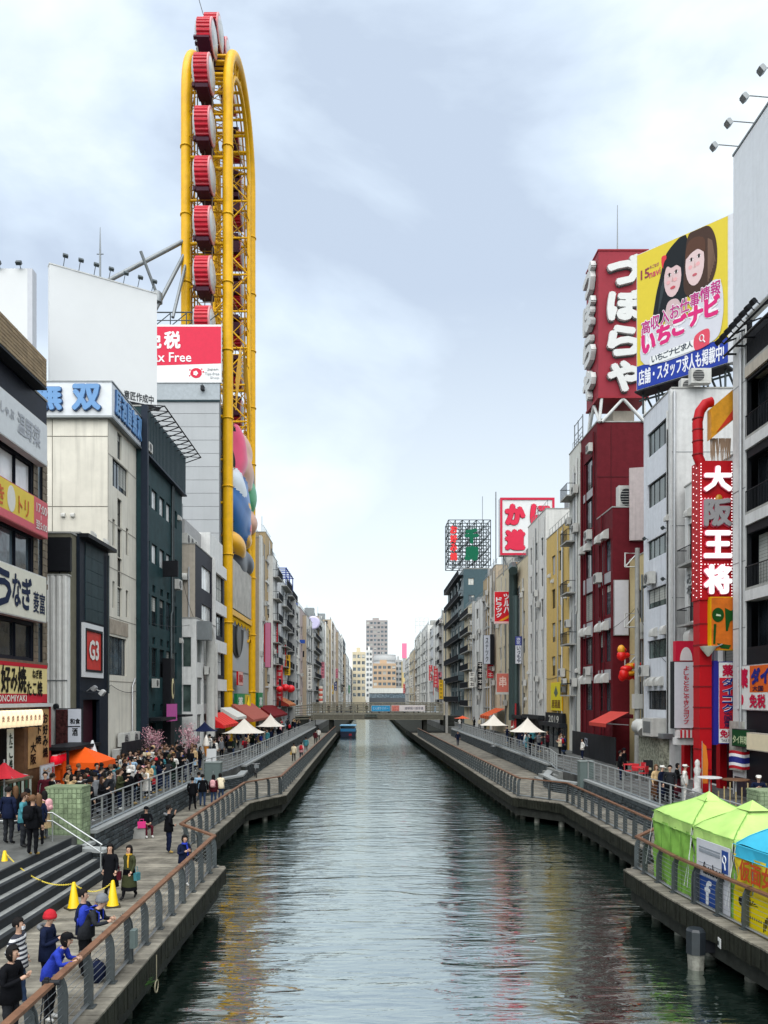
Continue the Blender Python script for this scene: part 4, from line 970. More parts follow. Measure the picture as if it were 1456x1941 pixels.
letters(s, 'Tax Free', lx_(275), ZV(686, 77.2)-ZV(725, 77.2), lx_(363)-lx_(275), .95, paint('F6F0F2'), -.05, bold=.03)
mb = MB(); cx, cz = lx_(372), .95
mb.prism([(cx+.55*math.cos(q*PI/10)*(1+.06*(q % 3)), cz+.5*math.sin(q*PI/10)) for q in range(20)], -.01, 0, 'xz', -.02); mb.build('round_emblem', paint('CE2648'), s)
mb = MB()
for k in range(5): a = k*2*PI/5; mb.prism([(cx-.05+.14*math.cos(a)+.11*math.cos(q*PI/5), cz-.02+.14*math.sin(a)+.11*math.sin(q*PI/5)) for q in range(10)], -.006, 0, 'xz', -.04-.002*k)
mb.build('blossom', paint('F4ECEE'), s)
for k, (a, r) in enumerate(((.2, .09), (.7, .07), (2.6, .08), (3.6, .07))): MB().prism([(cx+.72*math.cos(a)+r*math.cos(q*PI/5), cz+.6*math.sin(a)+r*math.sin(q*PI/5)) for q in range(10)], -.01, 0, 'xz', -.02).build('dot', paint('CE2648'), s)
for k, tx in enumerate(('Japan.', 'Tax-free', 'Shop')): letters(s, tx, lx_(416)-(1.2, 1.45, .9)[k], 1.15-k*.42, (1.2, 1.45, .9)[k], .3, paint('70767C' if k == 0 else 'A8AEB4'), -.05, bold=.01)
mb = MB()
for k in range(5): mb.tube([(1+k*1.6, .5, 5.7), (1+k*1.6, .5, 7.2)], .06, 5); mb.tube([(1+k*1.6, .5, 5.8), (2.6+k*1.6, .5, 7.1)], .05, 5)
mb.tube([(1, .5, 7.2), (8, .5, 7.2)], .07, 5); mb.tube([(1, .5, 6.4), (8, .5, 6.4)], .05, 5); mb.build('roof_frame', M_DSTEEL, s)
# abstract coloured relief filling the lower loop
rp_ = thing('relief_panel', 'bulging abstract relief of pink, peach, blue, green and yellow shapes between the yellow legs', 'relief', (-15.3, YW, 20))
LOBES = ((447, 457, 808, 912, 'D9577C', -14.6, .9), (453, 475, 826, 880, 'D9AC90', -14.5, .7), (456, 478, 862, 925, 'D2A288', -14.35, .8), (446, 456, 870, 952, 'D6A890', -15, .6), (450, 464, 895, 960, 'D4DCE2', -14.2, .5),
          (446, 472, 905, 1030, '2A6AA8', -14.5, .85), (468, 482, 915, 975, '3E9A6A', -14.7, .8), (472, 485, 972, 1015, 'D0A48C', -14.5, .7), (446, 464, 1012, 1058, 'E6B022', -14.2, .6), (460, 475, 945, 980, 'EAB526', -14.0, .4),
          (464, 474, 985, 1020, 'CF5038', -14.2, .5), (462, 476, 1008, 1040, 'E6B022', -14.35, .5), (441, 468, 1030, 1090, '39404E', -14.8, .7), (462, 478, 1048, 1088, '2E3542', -14.5, .7), (474, 487, 1030, 1082, 'E4BE1E', -14.8, .7), (474, 484, 1000, 1050, '3C8A78', -15, .6), (470, 480, 880, 940, '33384A', -14.8, .6))
RC = {}; rm_ = []; LP_ = []
for (u0, u1, v0, v1, c, X, dx) in LOBES:
    ya, yb = F*X/(u0-U0), F*X/(u1-U0); ym = (ya+yb)/2; za, zb = ZV(v0, ym), ZV(v1, ym)
    if c not in RC: RC[c] = len(rm_); rm_.append(paint(c, .35, var=.1, scale=.8))
    LP_.append((ym-YW, (za+zb)/2-20, (yb-ya)/2*1.15, (za-zb)/2*1.12, X+15.3+dx, RC[c]))
rm_.append(mat('relief_back', (.03, .035, .04), .6)); ny_, nz_ = 70, 110; vs = []; own = []
for i in range(ny_+1):
    for j in range(nz_+1):
        y_, z_ = -7.2+14.6*i/ny_, -.4+17.6*j/nz_; acc = 0; best = (-9, len(rm_)-1)
        for (cy, cz, ry, rz, hh, ci) in LP_:
            w_ = math.sin(z_*.9+cy)*.35
            q = 1-((y_-cy+w_)/ry)**2-((z_-cz)/rz)**2
            if q > 0:
                h_ = hh*math.sqrt(q)*.9; acc += math.exp(5*h_)
                if h_ > best[0]: best = (h_, ci)
        vs.append((.12+(math.log(acc)/5 if acc > 0 else 0), y_, z_)); own.append(best[1])
mb = MB()
mb.v = vs
for i in range(ny_):
    for j in range(nz_):
        a = i*(nz_+1)+j; mb.f.append((a, a+nz_+1, a+nz_+2, a+1)); mb.m.append(own[a]); mb.s.append(True)
mb.build('relief_surface', rm_, rp_)
MB().box(-.1, .1, -6.5, 7.5, -.6, 17).build('back_plate', mat('relief_back', (0, 0, 0)), rp_)
# below the relief: light panel, dark arch and grey panels, yellow beam
s = board('screen_panel', 'pale grey screen panel with faint yellow pattern between the yellow legs', 'screen', (-14.4, 81.8, ZV(1152, 82)), PI/2, 12.6, 5.2, .3, mat('faded_screen', (.42, .40, .36), .5, var=.3, scale=.7), M_STEEL)
tw = thing('tower_front', 'grey lower store front with curved dark recess between the yellow legs', 'shopfront', (-14.9, 81.2, 2.5), PI/2)
MB().box(0, 14.4, 0, .3, 0, 13.5).build('wall', M_SID, tw); MB().box(0, 14.4, -.45, -.02, 13.5, 14.1).build('beam', M_YEL, tw)
mb = MB()
for k in range(40): mb.tube([(.3+k*.35, -.3, 13.5), (.3+k*.35, -.3, 12.9+.2*math.sin(k))], .05, 4)
mb.build('fringe', paint('C9A21A'), tw)
mb = MB(); mb.prism([(3.2+4.4*math.cos(PI+PI*q/14)+2.6, 12.6+3.4*math.sin(PI+PI*q/14)) for q in range(15)], -.08, 0, 'xz', -.01); mb.build('dark_recess', M_BLACK, tw)
MB().prism([(6.2+1.4*math.cos(PI*q/10), 11.3+1.9*math.sin(PI*q/10)) for q in range(20)], -.14, 0, 'xz', -.1).build('round_panel', mat('oval_dark', (.05, .055, .06), .4), tw)
MB().box(.2, 14.2, -.05, -.002, 7.6, 7.7).build('joint', M_SIDJ, tw)
for lab, ya, yb, za, zb in (('green pharmacy sign with white characters and yellow bottle by near yellow leg', 82.5, 92.0, 5.2, 7.7), ('smaller green pharmacy sign beside the far yellow leg', 98.3, 102.5, 5.2, 7.9)):
    s = board('pharmacy_sign', lab, 'sign', (-14.1, ya, za), PI/2, yb-ya, zb-za, .3, paint('1E8A56', .45), paint('0F6A40'))
    letters(s, '薬', .7, .95, 3.0 if yb-ya > 5 else 2.6, 1.2, paint('EAF4EC'), -.04, bold=.04); letters(s, '百薬', .8, .2, 2.6, .55, paint('EAF4EC'), -.04)
    if yb-ya > 5:
        MB().box(5.2, 9.3, -.03, -.013, .1, 2.4).build('picture', paint('D9C04A'), s); mb = MB(); mb.lathe((7.2, -.15, .2), [(.9, 0), (.9, 1.2), (.4, 1.6), (.4, 2.0)], 12, 0, 'z', True, 1, .2); mb.build('bottle_picture', paint('EBCB20'), s)
s = board('shop_sign', 'small red and white sign over the green pharmacy sign', 'sign', (-14.2, 84, 8.6), PI/2, 3.2, 1.5, .2, paint('E2B8AE'), M_RED); letters(s, '薬局', .4, .3, 2.4, .9, M_RED, -.03)
# ================================================================ RIGHT BANK
def rsign(nm, label, Yfar, Ynear, z0, z1, face, edge=None, X=17.9, th=.3, cat='sign'):
    return board(nm, label, cat, (X, Yfar, z0), -PI/2, Yfar-Ynear, z1-z0, th, face, edge)
M_WRB = mat('white_blue_render', (.66, .69, .74), .6, var=.08, streak=.28); M_WWALL = mat('white_grey_render', (.62, .625, .62), .65, var=.1, streak=.3)
# R1: dark balcony block at the picture's edge
R1 = Bld('balcony_building', 'dark building with pale balcony slabs and white corner pillar beside red vertical sign', 'R', 18.0, 24, 38.6, 24.6, 12, M_BLACK)
for z_ in (19.7, 16.0, 12.4, 9.6):
    for i in range(3): R1.win(1.35+i*3.0, Z(z_)+.05, 2.8, 2.6, 3, 1, M_FRAME, G_DARK, y=.5)
R1.finish(.2)
for k, z_ in enumerate((23.0, 19.55, 15.95, 12.35)):
    MB().box(1.3, 14, -.12, .9, Z(z_)-.5, Z(z_)).build('balcony_slab', M_BEIGE if k == 0 else M_WWALL, R1.root); balcony(R1, 1.3, 14, Z(z_)+.13, .1, 1.0)
    if k: mb = MB(); mb.ball((3.2, .2, Z(z_)+2.45), .14, .14, .12, 8, 6); mb.build('balcony_lamp', mat('lamp_yellow', (.7, .55, .12), .5), R1.root)
MB().box(-.02, 1.25, -.06, .0, 0, Z(26)).build('corner_pillar', M_WWALL, R1.root); pipe(R1.root, [(.95, -.15, 3), (.95, -.15, Z(25))], .08, M_ALU)
for z_ in (22.4, 17.3, 13.8, 10.6): MB().box(-.03, 1.26, -.07, -.062, Z(z_), Z(z_)+.04).build('joint', M_STEEL, R1.root)
t = board('billboard', 'large blank pale grey billboard high over the dark balcony building', 'billboard', (17.95, 38.6, 25.4), -PI/2, 14, 8.6, .5, mat('pale_grey_board', (.72, .75, .79), .6, var=.05, streak=.12), M_WFRAME)
MB().box(-.02, 14, -.05, .52, 8.6, 8.7).build('top_trim', M_STEEL, t)
for i in range(7): floodlight(t, .5+i*1.55, 8.75, .1, 1.5, .1, .85, M_STEEL, 1)
for x in (.8, 5, 9): MB().box(x, x+.3, .1, .4, -.9, .0).build('post', M_FRAME, t)
mb = MB()
for x in (.3, 1.2, 2.1, 4, 6): mb.tube([(x, -.5, -1.3), (x, .3, -1.3), (x, .3, -.4), (x, -.5, -.7)], .06, 5)
for z_ in (-1.3, -.7): mb.tube([(.1, -.5, z_), (8, -.5, z_)], .06, 5)
mb.tube([(.1, -.2, -1.0), (8, -.2, -1.0)], .05, 5); mb.build('light_frame', M_FRAME, t)
for i in range(8): floodlight(t, .15+i*.5, -.75+i*.03, -.5, .4, .25, .75, M_FRAME, 1)
s = rsign('drug_store_sign', 'white drug store sign with red characters and orange panel on the dark balcony building', 38.1, 31, 6.65, 8.8, paint('E9E9E6'), M_ALU)
letters(s, '薬', .2, 1.05, .95, .95, paint('C01848'), -.03, bold=.05); MB().box(1.3, 7.0, -.02, -.013, .85, 2.1).build('orange_panel', paint('D86A2E'), s)
letters(s, 'ダイコク', 1.45, 1.2, 3.4, .8, paint('1E2A78'), -.04, bold=.07); letters(s, '大国', 1.6, .9, 1.0, .26, paint('2A2440'), -.04); letters(s, '免税', 1.3, .12, 1.5, .65, paint('C01848'), -.04, bold=.04)
MB().prism([(.5+.2*math.cos(q*PI/8), .5+.26*math.sin(q*PI/8)) for q in range(16)], -.01, 0, 'xz', -.016).build('emblem', paint('C8284E'), s)
s = rsign('restaurant_sign', 'green restaurant sign with pale characters under the white drug store sign', 38.0, 36.2, 4.9, 5.75, paint('1C4A2C'), M_FRAME, 17.6); letters(s, 'タイ料理', .15, .15, 1.5, .4, paint('C8D8B0'), -.03)
s = rsign('cream_canopy', 'cream canopy panel beside the green restaurant sign', 36.1, 31, 4.85, 5.65, paint('E8DCC0'), M_BEIGE, 17.4)  # face is plain cream paint
# dark shop opening below
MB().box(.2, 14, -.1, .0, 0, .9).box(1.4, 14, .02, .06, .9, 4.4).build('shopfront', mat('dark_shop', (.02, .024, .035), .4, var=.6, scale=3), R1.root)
MB().box(-.1, 1.2, -.2, -.005, 1.2, 3.6).build('stone_column', mat('pale_marble', (.42, .43, .38), .4, var=.35, scale=4), R1.root)
# Thai style striped flag on a short pole
fl = thing('flag', 'striped red white and blue flag hanging over the dark shop entrance', 'flag', (17.0, 37.0, 3.9)); fm = [paint('A8202C'), paint('EDEDF0'), paint('2A3078')]
mb = MB(); hs = [0, 1/6, 2/6, 4/6, 5/6, 1]; cs = [0, 1, 2, 1, 0]
for i in range(8):
    for k in range(5):
        f_ = lambda a, h: (a*1.15/8, .06*math.sin(a*1.1), (h*.85)-.08*a/8+.03*math.sin(a))
        mb.quad(f_(i, hs[k]), f_(i+1, hs[k]), f_(i+1, hs[k+1]), f_(i, hs[k+1]), cs[k])
mb.build('cloth', fm, fl); MB().tube([(1.17, 0, -.4), (1.17, 0, 1.1)], .025, 5).build('pole', M_ALU, fl)
# R15 white set back shop house with red signs in front
R15 = Bld('white_shophouse', 'narrow white shophouse with small balconies behind the red vertical sign', 'R', 18.65, 38.65, 46.3, 19.7, 8, M_WHITE)
for z_ in (15.3, 11.7, 8.4): R15.win(.5, Z(z_), 1.2, 2.1, 2, 1, M_FRAME, G_DARK); R15.win(2.6, Z(z_), 1.8, 2.0, 2, 1, M_FRAME, G_BLUE); R15.win(5, Z(z_), 1.8, 2.0, 2, 1, M_FRAME, G_BLUE)
R15.holes += [(.6, 2.2, .05, 3.2), (2.8, 6.9, .05, 3.2)]; R15.finish(.2)
for z_ in (15.0, 11.5): balcony(R15, .3, 2.3, Z(z_), .6, .9)
letters(R15.root, 'みな', .35, Z(13.2), .8, 1.3, M_STEEL, -.03, vertical=True); hood(R15.root, 1.4, Z(10.5), 0, 1.6); hood(R15.root, .8, Z(17.8), 0, 1)
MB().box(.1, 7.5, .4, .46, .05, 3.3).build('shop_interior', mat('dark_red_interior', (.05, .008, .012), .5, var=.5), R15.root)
for x in (.35, 2.4, 5.0, 7.1): MB().box(x, x+.45, -.35, -.0, 0, 5.6).build('red_column', M_RED, R15.root)
MB().box(0, 7.6, -.3, -.0, 3.3, 4.2).build('red_lintel', M_RED, R15.root)
# roofed red slanting gable piece
MB().prism([(0, 0), (1.3, .9), (1.3, 0)], .5, 0, 'xz', 0).build('red_gable', paint('A81C24'), None, (17.7, 42.4, 6.0), label='small red slanting gable sign by the meter boxes', cat='sign')
for i in range(2): ac(R15.root, 5.2+i*1.0, 4.4, -.3, 0, 1.1)
# the tall red character sign
rs = thing('vertical_sign', 'tall red vertical sign with four white characters ringed by bulbs', 'sign', (XU(1326, 39.0), 39.0, 2.73)); Wr = 1.78; rs.scale = (.93, .95, .951)
MB().box(0, Wr, 0, 1.0, 9.9, 17.2).build('panel', M_RED, rs); MB().box(.05, .7, .1, .9, -.24, 9.9).build('column', M_RED, rs)
mb = MB()
for k in range(8): mb.box(.03, .72, .08, .92, .9+k*1.1, .98+k*1.1)
mb.build('column_band', paint('7A141C'), rs)
M_LTR = mat('sign_letter', (.86, .87, .88), .4, emit=.25, var=.03)
for c, v0, v1, mt_ in (('大', 884, 932, M_LTR), ('阪', 945, 998, paint('A4A2A4')), ('王', 1006, 1058, M_LTR), ('将', 1070, 1126, M_LTR)):
    z0, z1 = ZV(v1, 41)-2.5, ZV(v0, 41)-2.5
    letters(rs, c, .12, z0-.05, 1.62, z1-z0+.1, paint('E8607A', .4), -.1, bold=.07, depth=.08); letters(rs, c, .18, z0, 1.5, z1-z0, mt_, -.2, bold=.045, depth=.1)
bl = MB()
for k in range(46):
    for x in (.06, Wr-.06): bl.ball((x, -.05, 10.05+k*.155), .035, .035, .035, 6, 4)
for z_ in (11.75, 13.45, 15.2):
    for k in range(10): bl.ball((.1+k*.175, -.05, z_), .035, .035, .035, 6, 4)
for k in range(40): bl.ball((-.03, .3+.4*(k % 2), 10.05+k*.18), .03, .03, .03, 6, 4)
bl.build('bulbs', mat('bulb', (.85, .7, .72), .3, emit=.5, var=0), rs, kind='stuff')
mb = MB(); mb.ball((1.0, -.1, 15.15), .2, .08, .26, 10, 8); mb.build('gold_ornament', paint('B88A28', .3), rs)
# curved red dragon shaped duct and yellow plate on top
mb = MB(); mb.tube([(.3, .3, 16.9), (.05, .3, 17.5), (.02, .3, 19.3), (.15, .3, 19.9), (.45, .3, 20.3), (.8, .3, 20.4)], .27, 12); mb.build('red_hook', M_RED, rs)
mb = MB()
for z_ in (17.6, 18.3, 18.9, 19.5): mb.lathe((.03, .3, z_), [(.285, -.04), (.3, 0), (.285, .04)], 12)
mb.build('hook_band', paint('7A141C'), rs)
mb = MB(); mb.prism([(.55, 18.3), (1.75, 19.3), (1.75, 20.9), (.55, 19.9)], .5, 0, 'xz', -.2); mb.build('yellow_plate', paint('DDA03A', .45, var=.2), rs); MB().prism([(.8, 18.6), (1.7, 19.3), (1.7, 19.8)], .02, 0, 'xz', -.23).build('red_flash', paint('C8402C'), rs)
mb = MB(); rr_ = random.Random(4)
for k in range(26): x = .6+rr_.random()*1.1; mb.tube([(x, .1, 18.4), (x+rr_.uniform(-.1, .1), .05, 17.0+rr_.random()*.5)], [.05, .01], 4)
mb.build('tassel', paint('A8907C', .8), rs)
s = board('orange_sign', 'orange square sign with dark green brush drawing below the red vertical sign', 'sign', (XU(1347, 38.75), 38.75, ZV(1232, 38.75)), 0, 1.33, 2.65, .4, paint('D4762A', .5, var=.2), M_YEL)
mb = MB(); gp = [(.36+.3*math.cos(q*PI/8), 1.75+.36*math.sin(q*PI/8)) for q in range(16)]; mb.prism(gp, -.01, 0, 'xz', -.02)
for a in ([(.7, 2.1), (1.0, 1.95), (1.25, 2.1), (1.3, 1.0), (1.15, .95), (1.1, 1.5), (.95, 1.4), (.85, .95), (.75, .95)], [(.15, 1.3), (.28, 1.3), (.22, .3), (.12, .3)], [(.3, .35), (1.0, .25), (.9, -.05+.1), (.5, .1)]): mb.prism(a, -.01, 0, 'xz', -.021)
mb.build('drawing', paint('1E4A1E'), s); MB().prism([(.25, 1.7), (.5, 1.68), (.48, 1.76), (.28, 1.8)], -.01, 0, 'xz', -.035).build('highlight', paint('D8E4C8'), s)
t = thing('sign_lamp', 'green and white dish shaped sign on bracket by the orange sign', 'lamp', (16.75, 38.7, 9.6)); mb = MB(); mb.lathe((0, 0, 0), [(.05, -.3), (.35, .1), (.4, .2)], 12); mb.build('dish', paint('DDE2D4'), t); MB().tube([(0, 0, 0), (.7, 0, .3)], .04, 5).build('arm', M_STEEL, t)
s = board('drug_sign', 'tall white and red drug store sign with a deep blue side', 'sign', (XU(1361, 38.95), 38.95, 4.95), 0, .95, 4.1, .9, paint('E6E6E4'), paint('2A2A86'))
MB().box(-.22, -.0, .0, .85, -.05, 4.15).build('blue_side', paint('2A2A86'), s); MB().box(.06, .89, -.03, -.013, .75, 3.3).build('red_panel', paint('C2283A'), s)
letters(s, '薬', .2, 3.36, .55, .6, paint('B01840'), -.04, bold=.04); letters(s, 'ダイコク', .18, 1.55, .6, 1.75, paint('F0EEF2'), -.06, vertical=True, bold=.09); letters(s, 'ダイコク', .18, 1.55, .6, 1.75, paint('1E2A78'), -.07, vertical=True, bold=.04)
letters(s, '大国薬局', .28, .8, .4, .78, paint('28284A'), -.05, vertical=True); letters(s, '免税', .08, .3, .8, .4, paint('B01840'), -.04, bold=.04); letters(s, 'TAX FREE', .15, .1, .65, .14, paint('404048'), -.04, bold=.01)
s = board('shop_sign', 'white vertical shop sign with small red characters and red arched top', 'sign', (XU(1277, 44), 44.0, 5.5), 0, 1.33, 3.8, .5, paint('E2E2E8', .5), M_FRAME)
letters(s, 'よしもとたこやきショップ', .55, .25, .3, 3.3, paint('C83048'), -.03, vertical=True, bold=.03)
MB().box(.12, 1.33, 0, .4, 3.8, 4.95).build('red_top', paint('C82444'), s); MB().prism([(.7+.35*math.cos(PI*q/12), 3.85+.75*math.sin(PI*q/12)) for q in range(13)], -.02, 0, 'xz', -.005).build('arch', paint('EFE6E6'), s)
for i in range(12): MB().box(.15+i*.11, .255+i*.11, -.3, .2, -.5, -.06).build('awning_stripe', paint('D22E40') if i % 2 else paint('EEE8E6'), s)
MB().box(.1, 1.5, -.1, .4, -.9, -.5).build('white_fascia', M_WHITE, s)
# R2 white office block with the two girls' billboard
R2 = Bld('white_office', 'white office block with five bands of dark windows beside red building', 'R', 18.0, 46.6, 51.4, 25.7, 14, M_WRB)
for z0, z1 in ((22.75, 24.3), (19.45, 21.0), (16.1, 17.35), (12.95, 14.2), (9.75, 10.9), (6.5, 7.7)): R2.win(.7, Z(z0), 3.5, z1-z0, 4, 1, M_FRAME, G_GREEN if z0 > 9 else G_DARK)
R2.finish(.2, nmat=M_WWALL); 
for x in (4.45,): MB().box(x, x+.35, -.08, -.0, 0, Z(25.7)).build('corner_strip', M_WWALL, R2.root)
n_ = near_panel(R2)
for z_ in (21.9, 17.5, 13.2): MB().box(0, 6, -.012, -.002, Z(z_), Z(z_)+.04).build('joint', M_STEEL, n_)
pipe(n_, [(.12, -.1, 2), (.12, -.1, Z(25.5))], .09, M_ALU)
for z_, x in ((11.1, 3.9), (11.1, 2.2), (8.0, 1.2), (8.0, 2.2), (8.0, 3.2)): hood(R2.root, x, Z(z_), -.0, 1.15)
for z_ in (17.5, 14.4): floodlight(R2.root, .8, Z(z_), 0, .4, .2, .6); floodlight(R2.root, 4.0, Z(z_), 0, .4, .2, .6)
for i in range(3): ac(R2.root, 2.2+i*1.5, R2.H+.1, 1.5, PI/2, 1.4)
mb = MB(); mb.box(-.02, 5, -.6, 0, 2.3, 2.6); mb.build('canopy', M_STEEL, R2.root); 
t = thing('duct_unit', 'rounded grey duct and boxes on the canopy of the white office', 'duct', (17.4, 50, 4.9)); mb = MB(); mb.tube([(0, .6, .5), (0, -.4, .5), (.0, -.7, .2)], .5, 10); mb.build('duct', M_AC, t); MB().box(-.4, .5, -2.8, -1.2, .0, 1.1).build('box', M_AC, t); MB().box(-.42, -.4, -2.6, -1.4, .2, .9).build('grille', M_STEEL, t)
# painted mural front beneath
mb = MB(); mb.box(.2, 4.6, -.4, -.02, 0, 2.3); mb.build('mural_front', mat('busy_print', (.30, .31, .24), .6, var=.9, scale=5), R2.root)
# big yellow ad with two portraits
pa = Vector((17.4, 51.0, 27.3)); pb = Vector((21.45, 46.75, 27.3)); Wb = math.hypot(pb.x-pa.x, pb.y-pa.y); Hb = 8.85
ad_ = board('billboard', 'yellow and blue billboard with two women and pink characters on the white office roof', 'billboard', tuple(pa), math.atan2(pb.y-pa.y, pb.x-pa.x), Wb, Hb, .4, paint('DCC94A', .5, var=.03), M_WFRAME)
MB().box(Wb+.002, Wb+.35, .0, .5, 0, Hb).build('edge', paint('D8DADF'), ad_); MB().box(.03, Wb-.03, -.02, -.013, .03, 1.55).build('blue_stripe', paint('24409C'), ad_)
def smooth(pts, k=5):
    n = len(pts); o_ = []
    if n > 16 or n < 4: return pts
    for i in range(n):
        p0, p1, p2, p3 = (pts[(i+d_) % n] for d_ in (-1, 0, 1, 2))
        for q in range(k):
            t_ = q/k; o_.append(tuple(.5*(2*p1[c]+(p2[c]-p0[c])*t_+(2*p0[c]-5*p1[c]+4*p2[c]-p3[c])*t_*t_+(3*p1[c]-p0[c]-3*p2[c]+p3[c])*t_**3) for c in (0, 1)))
    return o_
def shape(parent, pts, c, y, nm):
    if nm not in ('search_box', 'printed_eye', 'printed_mouth'): pts = smooth(pts)
    pts = [(min(.995, max(.005, p[0])), min(.993, max(.005, p[1]))) for p in pts]
    return MB().prism([(p[0]*Wb, p[1]*Hb) for p in pts], -.004, 0, 'xz', y).build(nm, paint(c, .55, var=.04), parent)
def oval(cx, cz, rx, rz, n=20, a0=0, a1=2*PI): return [(cx+rx*math.cos(a0+(a1-a0)*q/n), cz+rz*math.sin(a0+(a1-a0)*q/n)) for q in range(n+ (0 if a1-a0 > 6.2 else 1))]
# portraits (flat print)
shape(ad_, [(.20, .46), (.22, .62), (.28, .78), (.33, .90), (.44, .97), (.56, .99), (.58, .80), (.60, .62), (.52, .50), (.36, .44)], '23272B', -.022, 'printed_hair')
shape(ad_, [(.54, .60), (.55, .82), (.59, .985), (.72, 1.0-.004), (.82, .97), (.88, .85), (.88, .68), (.80, .56), (.66, .52)], '4A3A34', -.026, 'printed_hair')
shape(ad_, oval(.415, .725, .095, .135), 'D9BFC0', -.031, 'printed_face'); shape(ad_, oval(.655, .765, .10, .155), 'DCC6C6', -.036, 'printed_face')
shape(ad_, [(.31, .80), (.33, .87), (.42, .885), (.51, .85), (.515, .775), (.46, .805), (.40, .80), (.36, .82)], '23272B', -.041, 'printed_fringe'); shape(ad_, [(.555, .82), (.58, .92), (.66, .945), (.755, .91), (.76, .82), (.69, .855), (.62, .845)], '5A4238', -.041, 'printed_fringe')
for x, z_ in ((.38, .752), (.455, .757), (.62, .797), (.70, .803)):
    shape(ad_, oval(x, z_, .022, .011, 12), 'EDE6E6', -.044, 'printed_eye'); shape(ad_, oval(x, z_, .011, .0115, 10), '2A2024', -.049, 'printed_eye'); shape(ad_, [(x-.024, z_+.004), (x, z_+.017), (x+.024, z_+.004), (x, z_+.011)], '2A2024', -.0535, 'printed_eye'); shape(ad_, oval(x-.012, z_-.05, .022, .014, 12), 'E3B0B2', -.0405, 'printed_mouth')
shape(ad_, [(.415, .735), (.425, .70), (.405, .70)], 'C9A3A2', -.044, 'printed_mouth'); shape(ad_, [(.655, .78), (.668, .735), (.645, .735)], 'CBAAA8', -.044, 'printed_mouth')
for k in range(7): shape(ad_, [(.245+.012*k, .50+.03*k), (.262+.012*k, .52+.03*k), (.30+.012*k, .70+.022*k), (.285+.012*k, .70+.022*k)], '3C4246', -.0235-.0002*k, 'printed_mouth'); shape(ad_, [(.79+.012*k, .60+.02*k), (.80+.012*k, .60+.02*k), (.80+.006*k, .90-.004*k), (.79+.006*k, .90-.004*k)], '6E5648', -.0275-.0002*k, 'printed_mouth')
shape(ad_, oval(.418, .655, .03, .011, 10), 'C05A66', -.045, 'printed_mouth'); shape(ad_, oval(.655, .685, .026, .010, 10), 'BF6670', -.045, 'printed_mouth')
shape(ad_, [(.33, .44), (.36, .56), (.47, .56), (.52, .46), (.5, .38), (.36, .36)], 'CDB6B8', -.028, 'printed_neck')
shape(ad_, [(.10, .17), (.10, .44), (.22, .44), (.36, .38), (.62, .42), (.80, .58), (.93, .56), (.94, .30), (.80, .17)], 'D5D6DE', -.0465, 'printed_cloud')
AT = lambda tx, x, z, w, h, c, y, **k: letters(ad_, tx, x*Wb, z*Hb, w*Wb, h*Hb, paint(c, .5), y, **k)
def slant(tx, x0, z0, x1, z1, h, c, y, ow='F4F0F4', b=.05):
    n = len(tx)
    for i, ch in enumerate(tx):
        x = x0+(x1-x0)*i/n; z = z0+(z1-z0)*i/n; w_ = (x1-x0)/n*.96
        if ow: AT(ch, x-.006, z-.006, w_+.012, h+.012, ow, y, bold=b*2.4)
        AT(ch, x, z, w_, h, c, y-.008, bold=b)
slant('高収入お仕事情報', .06, .39, .93, .50, .10, 'B83C86', -.052, b=.03); slant('いちごナビ', .06, .245, .93, .375, .145, 'D2307C', -.07, b=.08)
shape(ad_, [(.16, .15), (.155, .185), (.17, .21), (.66, .235), (.66, .16)], 'EEF0F0', -.066, 'search_box'); shape(ad_, [(.66, .158), (.66, .255), (.80, .275), (.81, .18), (.79, .165)], 'D8566A', -.067, 'search_button')
slant('いちごナビ求人', .18, .165, .64, .185, .048, '2A3A4C', -.075, None, .02)
mb = MB(); mb.tube([(Wb*(.73+.022*math.cos(q*PI/6)), 0, Hb*(.225+.022*math.sin(q*PI/6))) for q in range(12)], .035, 4, closed=True); mb.tube([(Wb*.745, 0, Hb*.208), (Wb*.765, 0, Hb*.188)], .04, 4); mb.build('search_icon', paint('F2EEF0'), ad_, (0, -.075, 0))
letters(ad_, '店舗・スタッフ求人も掲載中!', .15, .25, Wb-.4, 1.0, paint('EEF0F8'), -.04, bold=.04)
AT('15', .05, .80, .10, .07, '8A3A50', -.03, bold=.05); AT('navi', .15, .79, .13, .05, 'C8506A', -.03, bold=.05); AT('いちごなび', .13, .855, .13, .025, 'B06070', -.03)
shape(ad_, [(.29, .90), (.315, .91), (.345, .90), (.335, .84), (.315, .815), (.295, .84)], 'D04048', -.03, 'strawberry_print')
mb = MB()
for k in range(6): x = .3+k*(Wb-.6)/5; mb.tube([(x, .5, -.1), (x, 2.6, -1.5)], .07, 5); mb.tube([(x, .3, .1), (x, .3, -1.5)], .07, 5); mb.tube([(x, .5, 5), (x, 2.6, -1.5)], .06, 5)
mb.tube([(0, .35, -.6), (Wb, .35, -.6)], .07, 5); mb.build('scaffold', M_DSTEEL, ad_)
MB().box(0, Wb, -.3, .9, -.22, -.12).build('catwalk', M_FRAME, ad_)
